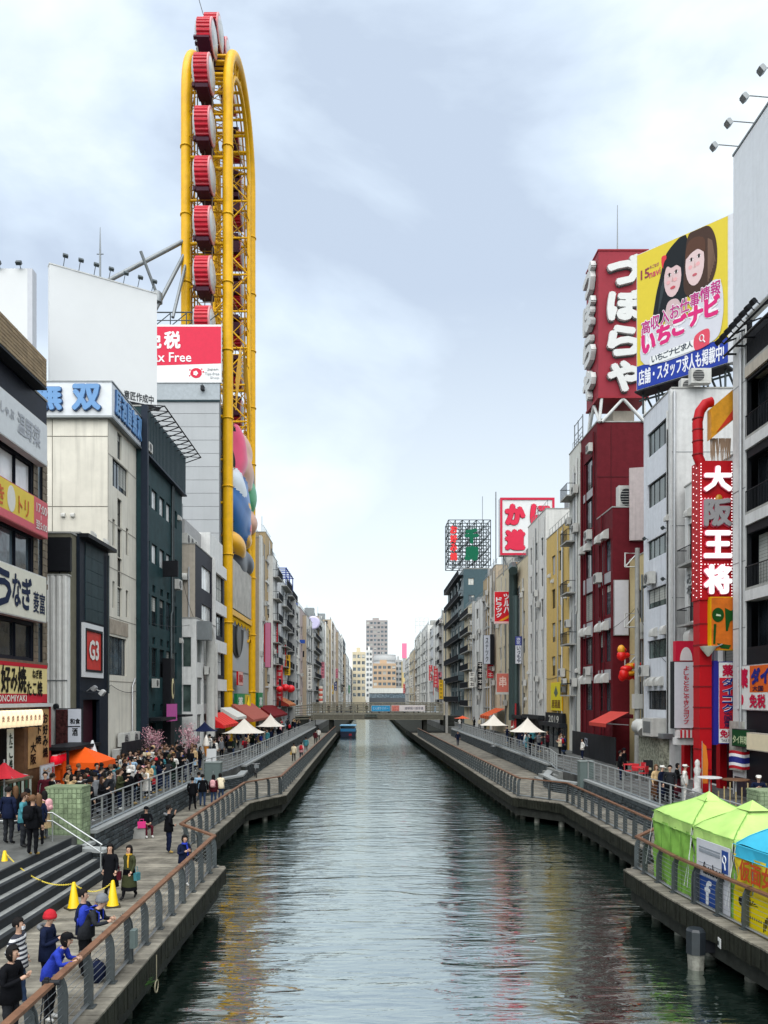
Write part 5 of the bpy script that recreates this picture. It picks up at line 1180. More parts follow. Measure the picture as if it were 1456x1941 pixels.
# gap house between the white office and red block
b = Bld('yellow_house', 'thin pale yellow house set back between white office and red building', 'R', 19.4, 51.5, 58.4, 17.5, 8, mat('pale_yellow_render', (.58, .47, .25), .7, var=.1, streak=.25))
for z_ in (13, 9.6, 6.4): b.win(1.2, Z(z_), 1.6, 2.0, 2, 1, M_FRAME, G_DARK); b.win(4.0, Z(z_), 1.6, 2.0, 2, 1, M_FRAME, G_DARK)
b.finish(.2); clutter(b, 3, 3, 1, 11)
MB().box(0, 2.6, 0, .4, 0, 5.4).build('blank_sign', mat('beige_board', (.50, .43, .42), .7, streak=.4), None, (19.35, 58.3, 19.0), -.25, label='plain beige board standing between the red block and white office', cat='board')
mb = MB()
for z_ in (16.8, 12.4, 9.4): mb.tube([(18.6, 57, z_), (19.5, 57, z_), (19.5, 57, z_+1), (18.6, 57, z_+1), (18.6, 57, z_)], .06, 4); mb.tube([(18.6, 57, z_), (19.5, 57, z_+1)], .05, 4)
mb.build('bracket_frame', M_WFRAME, None, label='white square steel brackets stacked beside the thin yellow house', cat='bracket')
pl = thing('utility_pole', 'pale concrete utility pole in front of the thin yellow house', 'pole', (18.3, 53.5, 2.5)); MB().tube([(0, 0, 0), (0, 0, 15)], [.2, .15], 10).build('pole', M_CONC, pl); MB().box(-.3, .3, -.25, .25, 4, 5).build('meter_box', M_AC, pl)
# red ribbon ornament (paper crab-like bunch kept plain)
o = thing('paper_ornament', 'red and yellow bunched paper ornament hanging beside the red building', 'ornament', (18.7, 56, 9.6)); mb = MB()
rr_ = random.Random(9)
for k in range(12): mb.ball((rr_.uniform(-.75, .6), rr_.uniform(-.3, .3), rr_.uniform(-.9, 1.3)), rr_.uniform(.25, .5), .3, rr_.uniform(.2, .45), 8, 6, 0 if k % 4 else 1)
mb.build('bunch', [paint('D8201C', .4), paint('E8A83A', .4)], o)
# the dark red pair of blocks
M_MAR = mat('maroon_render', (.115, .010, .016), .7, var=.16, scale=2, streak=.12, bump=.2); M_SPAN = mat('grey_spandrel', (.36, .36, .38), .6, streak=.15)
RA = Bld('red_building', 'tall dark red building with black window strip under the roof sign', 'R', 18.15, 62.5, 67.2, 29.3, 12, M_MAR)
for z0, z1 in ((24.4, 27), (21.2, 23.7), (17.2, 19.6), (13.6, 15.9), (10, 12.2), (6.2, 8.6)): RA.win(.9, Z(z0), 3.0, z1-z0, 3, 1, M_FRAME, G_DARK)
RA.finish(.3)
for z_ in (23.72, 19.65, 15.95, 12.25, 8.65): MB().box(.85, 3.95, -.05, -.002, Z(z_), Z(z_)+(.65 if z_ > 20 else 1.2)).build('spandrel', M_SPAN, RA.root)
n_ = near_panel(RA); pipe(n_, [(4.6, -.12, 14), (4.6, -.12, 26.5)], .14, M_MAR); pipe(n_, [(4.2, -.1, 17), (4.2, -.1, 26.5)], .08, M_MAR)
mb = MB(); mb.box(0, 6, -.02, -.002, 22.4, 22.45); mb.box(1.1, 1.14, -.02, -.002, 17, 26.6); mb.build('joint', mat('maroon_dark', (.06, .012, .015), .8), n_)
RB = Bld('red_building', 'lower dark red block with grey spandrels and awnings in front of the tall one', 'R', 18.15, 58.5, 62.46, 21.5, 6, M_MAR)
for z0, z1 in ((16.9, 19.3), (13.6, 15.9), (10.0, 12.4), (6.2, 8.4)): RB.win(.5, Z(z0), 1.4, z1-z0, 2, 2, M_FRAME, G_DARK); RB.win(2.2, Z(z0), 1.3, z1-z0, 2, 2, M_FRAME, G_BLUE)
RB.finish(.3)
for z_ in (16.0, 12.5, 8.6): MB().box(.45, 3.55, -.05, -.002, Z(z_), Z(z_)+.8).build('spandrel', M_SPAN, RB.root)
for z_ in (19.4, 12.45, 8.45):
    for x in (1.2, 2.8): hood(RB.root, x, Z(z_)-.05, -.04, 1.5); hood(RA.root, x, Z(z_)-.05, -.04, 1.5)
for i, (x, y) in enumerate(((19.6, 59.3), (20.4, 59.6), (21.1, 60))): o = link('ac_unit', ac_mesh(), None, (x, y, 21.55), 0, ('big boxy air conditioner on the low red roof edge', 'second air conditioner stacked behind on the low red roof', 'air conditioner nearest the beige board on the red roof')[i], 'air conditioner', 'air conditioners on the lower red roof'); o.scale = (2, 2, 2.8)
s = board('blank_sign', 'blank pale vertical signboard on the red block end wall', 'sign', (18.2, 58.3, 11.9), 0, 1.1, 4.15, .2, paint('D6D6DC', .5), M_ALU)
MB().box(.1, 8.6, -.06, -.003, 3.3, 3.6).build('lintel', M_MAR, RB.root)
# black hoarding, awning
hd = thing('hoarding', 'black hoarding fence with pale mark below the red building', 'fence', (17.2, 66.5, 2.5), -PI/2); 
for i in range(9): MB().box(i*1.3, i*1.3+1.28, 0, .06, 0, 1.95).build('panel', mat('hoarding_black', (.02, .022, .026), .5, rand=.2), hd)
letters(hd, '52', 3.9, .9, .9, .65, paint('AEB4C0'), -.02)
t = thing('awning', 'faded red sloping awning beside the black hoarding', 'awning', (17.9, 58.2, 5.35), -PI/2); mb = MB(); mb.add([(0, 0, .9), (4.2, 0, .9), (4.2, -1.6, .1), (0, -1.6, .1), (4.2, -1.6, -.15), (0, -1.6, -.15)], [(0,1,2,3), (3,2,4,5)]); mb.build('canvas', paint('C04A40', .7, var=.15), t); MB().tube([(.05, 0, 0), (.05, -1.5, .1)], .03, 4).tube([(4.1, 0, 0), (4.1, -1.5, .1)], .03, 4).build('arm', M_ALU, t)
# the red roof sign with big white hiragana on two faces
zs = thing('roof_sign', 'huge red roof sign with fat white hiragana on two faces', 'sign', (18.2, 62.3, 31.3)); W_, H2, D_ = 3.95, 11.6, 3.4
M_RS = mat('roof_sign_red', (.27, .014, .03), .6, var=.08, streak=.12)
MB().box(0, W_, 0, D_, 0, H2).build('panel', M_RS, zs); MB().box(-.06, W_+.06, -.06, D_+.06, H2, H2+.12).build('top_trim', paint('8C1C2C'), zs); MB().box(-.06, W_+.06, -.06, D_+.06, -.15, 0).build('base_trim', paint('8C1C2C'), zs)
e_ = link('side_face', None, zs, (0, D_, 0), -PI/2)
M_FAT = mat('fat_letter', (.62, .63, .62), .45, var=.05); M_FATD = mat('letter_shadow', (.10, .10, .10), .6)  # dark one: flat letter copies behind, a painted shadow of the raised letters
for i, c in enumerate('づぼらや'):
    z0 = H2-.25-(i+1)*2.82+.15
    letters(zs, c, .62, z0-.06, 2.75, 2.5, M_FATD, -.02, bold=.07); letters(zs, c, .62, z0+.03, 2.75, 2.5, M_FAT, -.32, bold=.066, depth=.26)
    letters(e_, c, .4, z0, 2.6, 2.5, M_FATD, -.02, bold=.07); letters(e_, c, .4, z0+.05, 2.6, 2.5, M_FAT, -.45, bold=.065, depth=.4)
mb = MB()
for a, c in (((.1, .1, -2.0), (.3, .1, 0)), ((3.8, .1, -2), (3.6, .1, 0)), ((.3, .1, -2), (2.0, .1, -.15)), ((2.0, .1, -.15), (3.7, .1, -2)), ((.1, 3.2, -2), (.3, 3.2, 0)), ((.1, 3.2, -2), (.1, 1.6, -.1)), ((.1, 1.6, -.1), (.1, .1, -2)), ((3.8, 3.2, -2), (3.6, 3.2, 0))): mb.tube([a, c], .13, 6)
mb.build('leg', M_WFRAME, zs); MB().tube([(2, 1.5, H2), (2, 1.5, H2+4.6)], [.06, .03], 5).build('mast', M_STEEL, zs)
MB().box(1.5, 3.2, 1, 3, -2, -.8).build('tank', M_BEIGE, zs)

# street level fronts past the red building
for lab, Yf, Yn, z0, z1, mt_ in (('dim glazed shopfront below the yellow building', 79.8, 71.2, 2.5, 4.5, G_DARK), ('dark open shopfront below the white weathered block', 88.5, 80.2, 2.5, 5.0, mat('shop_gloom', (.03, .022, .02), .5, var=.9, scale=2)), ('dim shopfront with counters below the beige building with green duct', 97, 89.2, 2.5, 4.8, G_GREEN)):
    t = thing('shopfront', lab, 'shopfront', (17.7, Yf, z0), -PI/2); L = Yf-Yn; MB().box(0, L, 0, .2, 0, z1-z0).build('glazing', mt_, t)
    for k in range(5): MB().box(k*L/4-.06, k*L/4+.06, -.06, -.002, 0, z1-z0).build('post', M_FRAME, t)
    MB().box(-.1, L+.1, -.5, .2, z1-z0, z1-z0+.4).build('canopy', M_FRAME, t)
s = rsign('menu_sign', 'red vertical menu sign low between the two white parasols', 96.5, 93, 3.2, 6.6, paint('C02A30'), M_FRAME, 17.4); letters(s, 'うどん', 1.2, .3, 1.2, 2.8, paint('EADCD0'), -.03, vertical=True, bold=.05)
t = thing('awning', 'orange and red awning over a stall by the farther white parasol', 'awning', (17.8, 111, 4.6), -PI/2); mb = MB()
for i in range(8): mb.add([(i, 0, 1.2), (i+1, 0, 1.2), (i+1, -2.2, .2), (i, -2.2, .2), (i+1, -2.2, -.2), (i, -2.2, -.2)], [(0,1,2,3), (3,2,4,5)], i % 2)
mb.build('canvas', [paint('D0742C', .8), paint('B82C28', .8)], t); MB().tube([(.1, -2, .1), (.1, -2, -2.1)], .04, 4).tube([(7.9, -2, .1), (7.9, -2, -2.1)], .04, 4).build('post', M_ALU, t)

clutter(R2, 2, 2, 2, 91, 3); clutter(RA, 4, 3, 2, 92, 3, M_MAR); clutter(RB, 2, 2, 1, 93, 3, M_MAR)
# ================================================================ FAR BUILDINGS BOTH BANKS
def front_windows(b, fl=3.2, z_first=4.0, pitch=2.4, w=1.5, h=1.6, nx=2, fm=None, gms=None, skip=.08, seed=0, near=True):
    r = random.Random(seed); gms = gms or [G_DARK, G_BLUE, G_PALE]
    nf = int((b.H-z_first-.6)/fl)+1; n = max(1, int((b.L-.5)/pitch)); off = (b.L-n*pitch)/2
    for k in range(nf):
        z = z_first+k*fl
        if z+h > b.H-.4: continue
        for i in range(n):
            if r.random() < skip: continue
            b.win(off+i*pitch+(pitch-w)/2, z, w, h, nx, 1, fm, r.choice(gms))
def rooftop(b, seed):
    r = random.Random(seed)
    for k in range(r.randint(1, 3)):
        x = r.uniform(.5, max(.6, b.L-3)); w_ = r.uniform(1.5, 3); y = r.uniform(1, 4); h = r.uniform(1, 2.6)
        MB().box(x, min(b.L-.3, x+w_), y, y+2.5, b.H-.4, b.H+h).build('roof_plant', r.choice((M_AC, M_CONC, M_STEEL)), b.root)
    mb = MB()
    for i in range(int(b.L/1.2)+1): mb.tube([(.1+i*1.2, .3, b.H), (.1+i*1.2, .3, b.H+1)], .025, 4)
    mb.tube([(.1, .3, b.H+1), (b.L-.1, .3, b.H+1)], .025, 4); mb.build('roof_rail', M_STEEL, b.root)
    if r.random() < .6: x = r.uniform(.5, b.L-.5); MB().tube([(x, 1, b.H-.3), (x, 1, b.H+r.uniform(2, 4))], .04, 4).tube([(x-.5, 1, b.H+1.8), (x+.5, 1, b.H+1.8)], .03, 4).build('aerial', M_STEEL, b.root)
def render_(nm, c, **k): return mat(nm, c, .7, var=.1, streak=k.pop('streak', .35), **k)
C = dict(beige=render_('far_beige', (.44, .36, .26)), grey=render_('far_grey', (.40, .41, .41)), white=render_('far_white', (.70, .70, .67)), pale=render_('far_pale', (.62, .63, .59)), yellow=render_('far_yellow', (.60, .42, .13)), tan=render_('far_tan', (.42, .31, .17)), dark=render_('far_dark', (.075, .085, .095)), teal=mat('far_teal', (.045, .085, .10), .5, var=.15), pink=render_('far_pink', (.50, .40, .38)), cream=render_('far_cream', (.62, .54, .38)), lgrey=render_('far_lgrey', (.56, .585, .61)))
def far(name, label, side, X, ua, ub, v_top, wall, win=None, seed=0, ac_=4, pi=3, ho=2, depth=12, nmat=None, balc=False, z1=None):
    Ya, Yb = sorted((YU(ua, X), YU(ub, X)))
    z1 = z1 or ZV(v_top, Ya)
    b = Bld(name, label, side, X, Ya, Yb-.06, z1, depth, wall)
    k = dict(fl=3.2, z_first=3.6, pitch=2.6, w=1.6, h=1.7, seed=seed); k.update(win or {})
    front_windows(b, **k); 
    r = random.Random(seed+50)
    nd = max(1, int(depth/3.5))
    for z in [3.6+q*3.2 for q in range(int((b.H-5)/3.2)+1)]:
        if r.random() < .6: b.nwin(r.uniform(.4, 1.2), z, 1.1, 1.3, 2, 1, None, r.choice([G_DARK, G_BLUE]))
    b.finish(.4, nmat=nmat); clutter(b, ac_, pi, ho, seed); rooftop(b, seed)
    if balc:
        for z in [3.3+q*3.2 for q in range(int((b.H-4)/3.2)+1)]: balcony(b, .3, b.L-.3, z, .9, 1.0, solid=M_CONC)
    return b
XL, XR2 = -14.8, 18.0
fb = []
LEFT = [(491, 503, 1018, 'beige', .3, 1, 0, 'beige building right beside the far yellow leg'), (503, 517, 1008, 'tan', -.1, 2, 0, 'taller tan building second past the far yellow leg'), (517, 526, 1052, 'white', .55, 1, 1, 'white stained building with balconies past the black dashed sign'), (526, 533, 1075, 'dark', .1, 2, 0, 'slim dark building wedged after the black dashed sign'),
 (533, 545, 1098, 'lgrey', .75, 2, 1, 'grey balconied building below the blue rooftop frame'), (545, 556, 1112, 'dark', .45, 1, 1, 'dark balconied building beyond the blue rooftop frame'), (557, 568, 1140, 'white', 1.2, 3, 0, 'white building right after the dark balconied one'), (568, 580, 1150, 'pink', .7, 2, 0, 'pink tinted building second after the dark balconied one'), (581, 592, 1166, 'white', 1.5, 2, 0, 'white building carrying the round emblem'), (592, 604, 1170, 'grey', 1.0, 1, 1, 'grey building with balconies after the round emblem'),
 (605, 616, 1168, 'pale', 1.5, 2, 0, 'pale stained building far on wheel bank after grey balconies'), (616, 627, 1180, 'cream', 1.1, 3, 0, 'cream building far on wheel bank before the beige slab'), (627.5, 634, 1174, 'beige', 1.7, 1, 0, 'tall beige slab far along the wheel bank'), (634, 641, 1186, 'pink', 1.2, 1, 0, 'pinkish slab behind the tall beige one'), (641.5, 648, 1198, 'white', 2.2, 2, 0, 'white far tower before the dark far block'), (648, 655, 1205, 'dark', 1.6, 1, 0, 'dark far block behind the white far tower'),
 (655.5, 662, 1240, 'white', 2.8, 1, 0, 'white balcony block near the far left canal end'), (662, 668, 1262, 'lgrey', 2.4, 1, 0, 'low grey block closing the wheel bank')]
NM = {'beige': 'beige_building', 'tan': 'tan_building', 'white': 'white_building', 'dark': 'dark_building', 'lgrey': 'grey_building', 'pink': 'pink_building', 'grey': 'grey_building', 'pale': 'pale_building', 'cream': 'cream_building', 'yellow': 'yellow_building'}
GM = [[G_DARK, G_BLUE, G_PALE], [G_DARK], [G_DARK, G_GREEN]]
def row(side, X, rows_, s0):
    for i, (ua, ub, v, c, dx, nw, bal, lab) in enumerate(rows_):
        X_ = X+dx if side == 'L' else X-dx; Ya, Yb = sorted((YU(ua, X_), YU(ub, X_))); L = Yb-Ya; r = random.Random(s0+i)
        p = L/max(1, min(nw+1, int(L/2.2)+1)); w_ = p*r.uniform(.45, .72)
        b = far(NM[c], lab, side, X_, ua, ub, v, C[c], dict(pitch=p*.98, w=w_, h=r.uniform(1.5, 2.2), fl=r.choice((3.1, 3.3, 3.5)), nx=r.choice((1, 2, 3)), fm=r.choice((M_FRAME, M_FRAME, M_ALU)), gms=r.choice(GM), skip=.12), s0+i, r.randint(3, 7), r.randint(3, 6), r.randint(1, 3), balc=bool(bal), nmat=r.choice((None, None, C['white'], C['beige'], C['grey'])))
        k = r.random()
        if k < .45: MB().box(.05, min(L*.2, 1.2), -.3, .0, 1, b.H+.3).build('stair_fin', r.choice((C['dark'], C['white'], C['grey'])), b.root)
        if r.random() < .5:
            for z in range(3, int(b.H)-1, 3): MB().box(.0, L-.06, -.16, -.003, z+.2, z+.42).build('ledge', r.choice((M_CONC, C['white'])), b.root)
        # thin projecting sign with strokes
        if r.random() < .75:
            h = r.uniform(2.5, 5.5); z = r.uniform(3.5, max(4, b.H*.6-h)); cc = r.choice(('C83440', 'E6E4DE', '2A3A70', '1C1E22', 'E0B83A', 'D88A98', '2C7A5A', 'E6E4DE')); x = r.uniform(.5, L-.5); dk = cc in ('E6E4DE', 'E0B83A', 'D88A98')
            q = MB().box(x-.12, x+.12, -1.05, -.12, z, z+h).build('projecting_sign', paint(cc), b.root)
            mb = MB(); n = int(h/.8)
            sgn = -1 if side == 'L' else 1; xx = x+sgn*.125
            for j in range(n):
                zc = z+.2+j*h/n
                for (ya, yb, za, zb) in ((-.9, -.3, .1, .18), (-.9, -.3, .4, .48), (-.66, -.56, .0, .55)): mb.box(xx-.006, xx+.006, ya+r.uniform(-.05, .05), yb, zc+za, zc+zb)
            mb.build('sign_stroke', paint('2A2A30' if dk else 'ECE8E2'), b.root, kind='stuff')
row('L', XL, LEFT, 300)
t = thing('rooftop_frame', 'blue steel frame with slats on the roof of dark balconied building', 'frame', (-15.6, 137, 27)); mb = MB()
for x in (-2, 0.8):
    for y in (0, 6, 12): mb.tube([(x, y, 0), (x, y, 3)], .1, 4)
for y in range(0, 13, 2): mb.tube([(-2.2, y, 3), (1, y, 3)], .1, 4)
mb.tube([(.8, 0, 3), (.8, 12, 3)], .12, 4); mb.tube([(.8, 0, 1.5), (.8, 12, 1.5)], .08, 4); mb.build('frame', paint('34488A'), t)
for (u, v0, v1, Y, lab, c) in ((520.5, 1125, 1262, 118.6, 'tall black vertical sign with white dashes past the ferris wheel', '16181C'), (508, 1180, 1265, 106, 'tall pink vertical sign on the beige building past the wheel', 'D58AA6')):
    s = board('vertical_sign', lab, 'sign', (XU(u-5, Y), Y-.4, ZV(v1, Y)), 0, 1.0 if c[0] == '1' else .8, (v1-v0)*Y/F, .3, paint(c), M_FRAME)
    if c[0] == '1':
        for k in range(16): MB().box(.3, .7, -.03, -.014, .3+k*(v1-v0)*Y/F/16.5, .75+k*(v1-v0)*Y/F/16.5).build('mark', paint('C8CCD4'), s)
for (u, v, Y, r) in ((530, 1306, 112, .5), (541, 1303, 116, .62), (551, 1305, 119, .66)):
    mb = MB(); mb.ball((0, 0, 0), r, r, r*.9, 14, 10); mb.build('red_ball', paint('D8202C', .4), None, tuple(P(u, v, Y)), 0, label={530: 'small red balloon at the red restaurant canopy', 541: 'big red balloon beside a second one over the canopy', 551: 'red balloon tucked behind the bigger one over the canopy'}[u], cat='balloon')
# blank emblem disc
mb = MB(); mb.lathe((0, 0, 0), [(1.6, 0), (1.6, -.2), (1.2, -.25)], 18, 0, 'y'); mb.build('round_emblem', paint('CFCBE6'), None, tuple(P(594, 1180, 184)), 0, label='pale round emblem on the white building near the timber bridge', cat='emblem')

# ---- right bank after the red pair
b = far('pipe_building', 'narrow grey building covered in pipes beside the tall red one', 'R', 18.05, 1079, 1099, 838, C['pale'], dict(pitch=2.2, w=1.2, h=1.8), 21, 5, 6, 3, balc=False)
for z in (5, 9.5, 14, 18.5, 22.5): balcony(b, .2, 2.6, z, .9, 1)
mb = MB()
for x in (.3, 1.5, 3): mb.tube([(x, .4, b.H), (x, .4, b.H+2.6)], .05, 4)
for z in (.8, 1.6, 2.5): mb.tube([(.3, .4, b.H+z), (3, .4, b.H+z)], .04, 4)
mb.build('roof_lattice', M_STEEL, b.root)
far('yellow_building', 'yellow walled building with brown windows and shutters opposite the wheel', 'R', 18.0, 1036, 1078, 985, C['yellow'], dict(pitch=2.9, w=1.5, h=1.9, fm=M_FRAME, fl=3.3), 22, 3, 3, 3, depth=9)
far('white_block', 'large white weathered block behind the yellow building', 'R', 18.0, 1001, 1035, 982, C['white'], dict(pitch=2.8, w=1.2, h=1.9), 23, 6, 5, 3, depth=14, z1=26.6)
b = far('beige_block', 'beige building with a fat dark green duct climbing its front', 'R', 18.0, 976, 1000, 1052, C['cream'], dict(pitch=3, w=1.8), 24, 3, 2, 2)
mb = MB(); mb.tube([(1.6, -.5, 2), (1.6, -.5, b.H-2.2), (2.2, -.6, b.H-1), (3.2, -.8, b.H-.5), (4.2, -1, b.H-1.2)], .55, 10); mb.tube([(2.9, -.4, 2), (2.9, -.4, b.H-4)], .4, 8); mb.build('green_duct', mat('dark_green_duct', (.045, .075, .075), .45, .3), b.root)
far('beige_building', 'tan and orange cornered building carrying the red drug store sign', 'R', 18.0, 941, 975, 1065, C['cream'], dict(pitch=3.4, w=2.0, nx=3, fm=M_ALU), 25, 3, 3, 2, nmat=render_('orange_render', (.55, .34, .17)))
row('R', XR2, [(916, 928, 1090, 'tan', .25, 2, 0, 'tan building with narrow windows carrying the black white box sign'), (928, 940, 1070, 'beige', -.1, 2, 0, 'beige building between the tan one and orange cornered one'), (898, 915, 1130, 'white', .6, 1, 0, 'white rounded building before the dark teal tower'), (880, 897, 1140, 'cream', .35, 2, 1, 'cream balconied building touching the dark teal tower')], 400)
tb = far('teal_tower', 'dark teal tower carrying a steel lattice sign frame', 'R', 17.6, 849, 879, 1078, C['teal'], dict(pitch=6, w=4, h=2.4, gms=[G_DARK]), 28, 3, 3, 1, depth=16)
for z in range(4, 30, 4): balcony(tb, .5, tb.L-.5, z, 1, 1, solid=M_BLACK)
row('R', 17.2, [(840, 848, 1150, 'cream', .3, 1, 0, 'cream building right beyond the dark teal tower'), (832, 840, 1168, 'pink', 0, 1, 1, 'pinkish balcony building beyond the teal tower'), (822, 831, 1178, 'white', .8, 2, 0, 'white building with tall red banner near bridge end'), (812, 821, 1190, 'lgrey', .4, 1, 0, 'grey building behind the tall red banner'), (798, 811, 1184, 'white', 1.0, 2, 0, 'tall white tower with open roof frame'), (786, 797, 1200, 'pale', .8, 1, 0, 'pale tower behind the open roof frame'), (776, 785, 1232, 'cream', 1.2, 1, 0, 'cream low block far opposite the wheel'), (768, 775, 1248, 'white', 1.0, 1, 0, 'white low block where opposite bank meets the distance')], 450)
# signs on the right bank
s = board('crab_sign', 'white roof sign with red frame and big red brush characters', 'sign', (XU(948, 99), 99, ZV(1052, 99)), 0, XU(1051, 99)-XU(948, 99), (1052-943)*99/F, 1.2, paint('E2E4E4', .5), paint('D8D8DC'))
W3, H3 = XU(1051, 99)-XU(948, 99), (1052-943)*99/F; mb = MB()
for a in ((0, W3, 0, .28), (0, W3, H3-.28, H3), (0, .28, .28, H3-.28), (W3-.28, W3, .28, H3-.28)): mb.box(a[0], a[1], -.12, -.005, a[2], a[3])
mb.build('red_frame', paint('C02848'), s)
for c, x, z in (('か', .55, 3.75), ('に', 3.75, 3.75), ('道', .55, .55), ('楽', 3.75, .55)): letters(s, c, x, z, 2.7, 2.8, paint('8E1830'), -.03, bold=.1, depth=0); letters(s, c, x+.05, z+.05, 2.6, 2.7, paint('D03050'), -.14, bold=.075, depth=.1)
mb = MB()
for x in (.5, 2.5, 4.5, 6.3): mb.tube([(x, .5, 0), (x, .5, -2.5)], .08, 5); mb.tube([(x, .5, -.2), (x+1, .5, -2.2)], .06, 5)
mb.tube([(-.5, .2, -1), (-.5, .2, H3+.8)], .08, 5); mb.build('support', M_STEEL, s)
s = board('drug_sign', 'red hanging drug store sign with white katakana over the tan corner building', 'sign', (XU(937, 97.5), 97.5, ZV(1182, 97.5)), 0, 2.1, 4.05, .35, paint('CC2030', .45), M_WFRAME)
MB().box(2.1, 2.75, .0, .3, 0, 4.05).build('side_panel', paint('D4D4DA'), s); letters(s, 'ツルハ', 1.15, 1.3, .8, 2.5, paint('F2E8EA'), -.04, vertical=True, bold=.05); letters(s, 'ドラッグ', .2, .75, .75, 2.6, paint('F2E8EA'), -.04, vertical=True, bold=.05)
MB().prism([(.5, .35), (2.0, 1.2), (2.0, .85), (1.0, .35)], -.01, 0, 'xz', -.02).build('flash', paint('E8A030'), s); MB().box(.05, 2.0, -.02, -.013, .05, .3).build('strip', paint('EFC8C4'), s)
s = board('vertical_sign', 'blue and white vertical sign with brush characters beside the dark green duct', 'sign', (17.15, 92.5, ZV(1258, 92.5)), 0, .8, 3.3, .2, paint('DADCE2'), M_FRAME); MB().box(.03, .77, -.02, -.013, 2.2, 3.25).build('blue_panel', paint('38458E'), s); letters(s, 'いづもや', .2, .1, .45, 2.0, paint('26304A'), -.03, vertical=True); letters(s, '浪花', .15, 2.3, .5, .85, paint('D8DCEC'), -.03, vertical=True)
s = board('vertical_sign', 'black and white vertical box sign on the tan building', 'sign', (16.3, 112.5, ZV(1258, 112)), 0, 1.0, 4.2, .5, paint('C9CFDA'), M_BLACK); MB().box(1.0, 1.55, 0, .5, -.1, 4.3).build('side', M_BLACK, s); letters(s, 'スナック', .3, .3, .4, 3.5, paint('343A44'), -.03, vertical=True)
s = board('faded_sign', 'square faded red box sign with pale strokes above the far parasol', 'sign', (XU(941, 97.5), 97.5, ZV(1312, 97.5)), 0, 1.55, 2.4, .5, paint('D07A6C', .6, var=.2), paint('C8C4BC')); letters(s, '串', .35, .7, .9, 1.3, paint('ECCFC4'), -.03); MB().box(-.02, 1.6, -.05, .6, -.25, 0).build('base', M_AC, s)
s = rsign('yellow_banner', 'bright yellow vertical banner with drop shape on the yellow building', 77.2, 72.8, 6.0, 8.75, paint('E0D22A', .5), M_YEL, 17.85, .1, 'banner'); MB().prism([(2.2, 2.4), (3.0, 1.7), (2.2, 1.3), (1.4, 1.7)], -.01, 0, 'xz', -.02).build('drop', paint('5A6A5C'), s); letters(s, '居酒屋', .5, .25, 3.4, .8, paint('7A5A10'), -.03)
s = rsign('shop_sign', 'black shop sign reading 2019 under the yellow banner', 78.5, 71.5, 4.6, 5.8, M_BLACK, M_BLACK, 17.6, .3); letters(s, '2019', 1.5, .25, 4.2, .7, paint('D0D0C8'), -.03)
# lattice sign frame on the teal tower
lf = thing('lattice_sign', 'steel lattice roof frame with red and green character signs on dark tower', 'sign', (XU(850, 157), 157, 33.8)); Wf, Hf, Df = XU(930, 157)-XU(850, 157), 9.2, 6
mb = MB()
for y in (0, 3, 6):
    for i in range(7): mb.tube([(i*Wf/6, y, 0), (i*Wf/6, y, Hf)], .09, 4)
    for k in range(8): mb.tube([(0, y, k*Hf/7), (Wf, y, k*Hf/7)], .08, 4)
    for i in range(6):
        for k in range(7):
            if (i+k) % 2: mb.tube([(i*Wf/6, y, k*Hf/7), ((i+1)*Wf/6, y, (k+1)*Hf/7)], .05, 4)
            else: mb.tube([((i+1)*Wf/6, y, k*Hf/7), (i*Wf/6, y, (k+1)*Hf/7)], .05, 4)
for i in range(7):
    for k in range(8): mb.tube([(i*Wf/6, 0, k*Hf/7), (i*Wf/6, 6, k*Hf/7)], .06, 4)
mb.build('lattice', M_DSTEEL, lf)
letters(lf, '千房', 3.2, .8, 2.9, 6.8, paint('176048'), -.3, vertical=True, bold=.09, depth=.15); letters(lf, 'お好み焼', .3, .9, 1.5, 7.2, paint('D83C40'), -.25, vertical=True, bold=.07, depth=.1); MB().tube([(Wf-1.2, 3, Hf), (Wf-1.2, 3, Hf+5.5)], .06, 4).build('mast', M_STEEL, lf)
# ---- distance
def tower(name, label, u0, u1, v0, Y, wall, fl=3.2, cols=6, depth=20, band=None, rows=None):
    x0, x1, z1 = XU(u0, Y), XU(u1, Y), ZV(v0, Y)
    t = thing(name, label, 'building', (x0, Y, 0)); W = x1-x0
    hl = []
    nf = rows or int((z1-6)/fl); w_ = W/cols
    for k in range(nf):
        z = z1-1-(k+1)*((z1-8)/nf)
        for i in range(cols):
            h = (z1-8)/nf; hl.append((i*w_+w_*.15, (i+1)*w_-w_*.15, z+h*.25, z+h*.8)); window(t, i*w_+w_*.15, z+h*.25, w_*.7, h*.55, 2, 1, M_ALU, G_BLUE, .3, fw=.1)
    mb = MB(); wall_mb(mb, 0, W, 0, z1, hl, 0, .4); wall_mb(mb, 0, depth, 0, z1, [], 0, .2, 0, 'n'); wall_mb(mb, 0, depth, 0, z1, [], W, .2, 0, 'f'); mb.quad((0, 0, z1), (W, 0, z1), (W, depth, z1), (0, depth, z1)); mb.build('wall', wall, t)
    MB().box(W*.3, W*.6, 4, 9, z1, z1+3).build('penthouse', wall, t); return t
tower('apartment_tower', 'tall grey apartment tower on the horizon at the canal end', 694, 735, 1175, 900, render_('tower_grey', (.36, .33, .32), streak=.1), cols=6, rows=18)
tower('hotel_building', 'brown windowed hotel with yellow top closing the canal', 707, 751, 1257, 620, render_('hotel_tan', (.50, .36, .24), streak=.1), cols=5, rows=6)
tower('yellow_block', 'plain yellow block at the far canal end by the pink banner', 763, 778, 1252, 560, render_('block_yellow', (.62, .48, .22), streak=.1), cols=1, rows=4)
tower('white_block', 'far white narrow block next to the brown hotel', 694, 706, 1232, 560, C['white'], cols=2, rows=9)
tower('pale_block', 'far pale block with green glass top beside the narrow white one', 668, 693, 1235, 500, C['cream'], cols=3, rows=7)
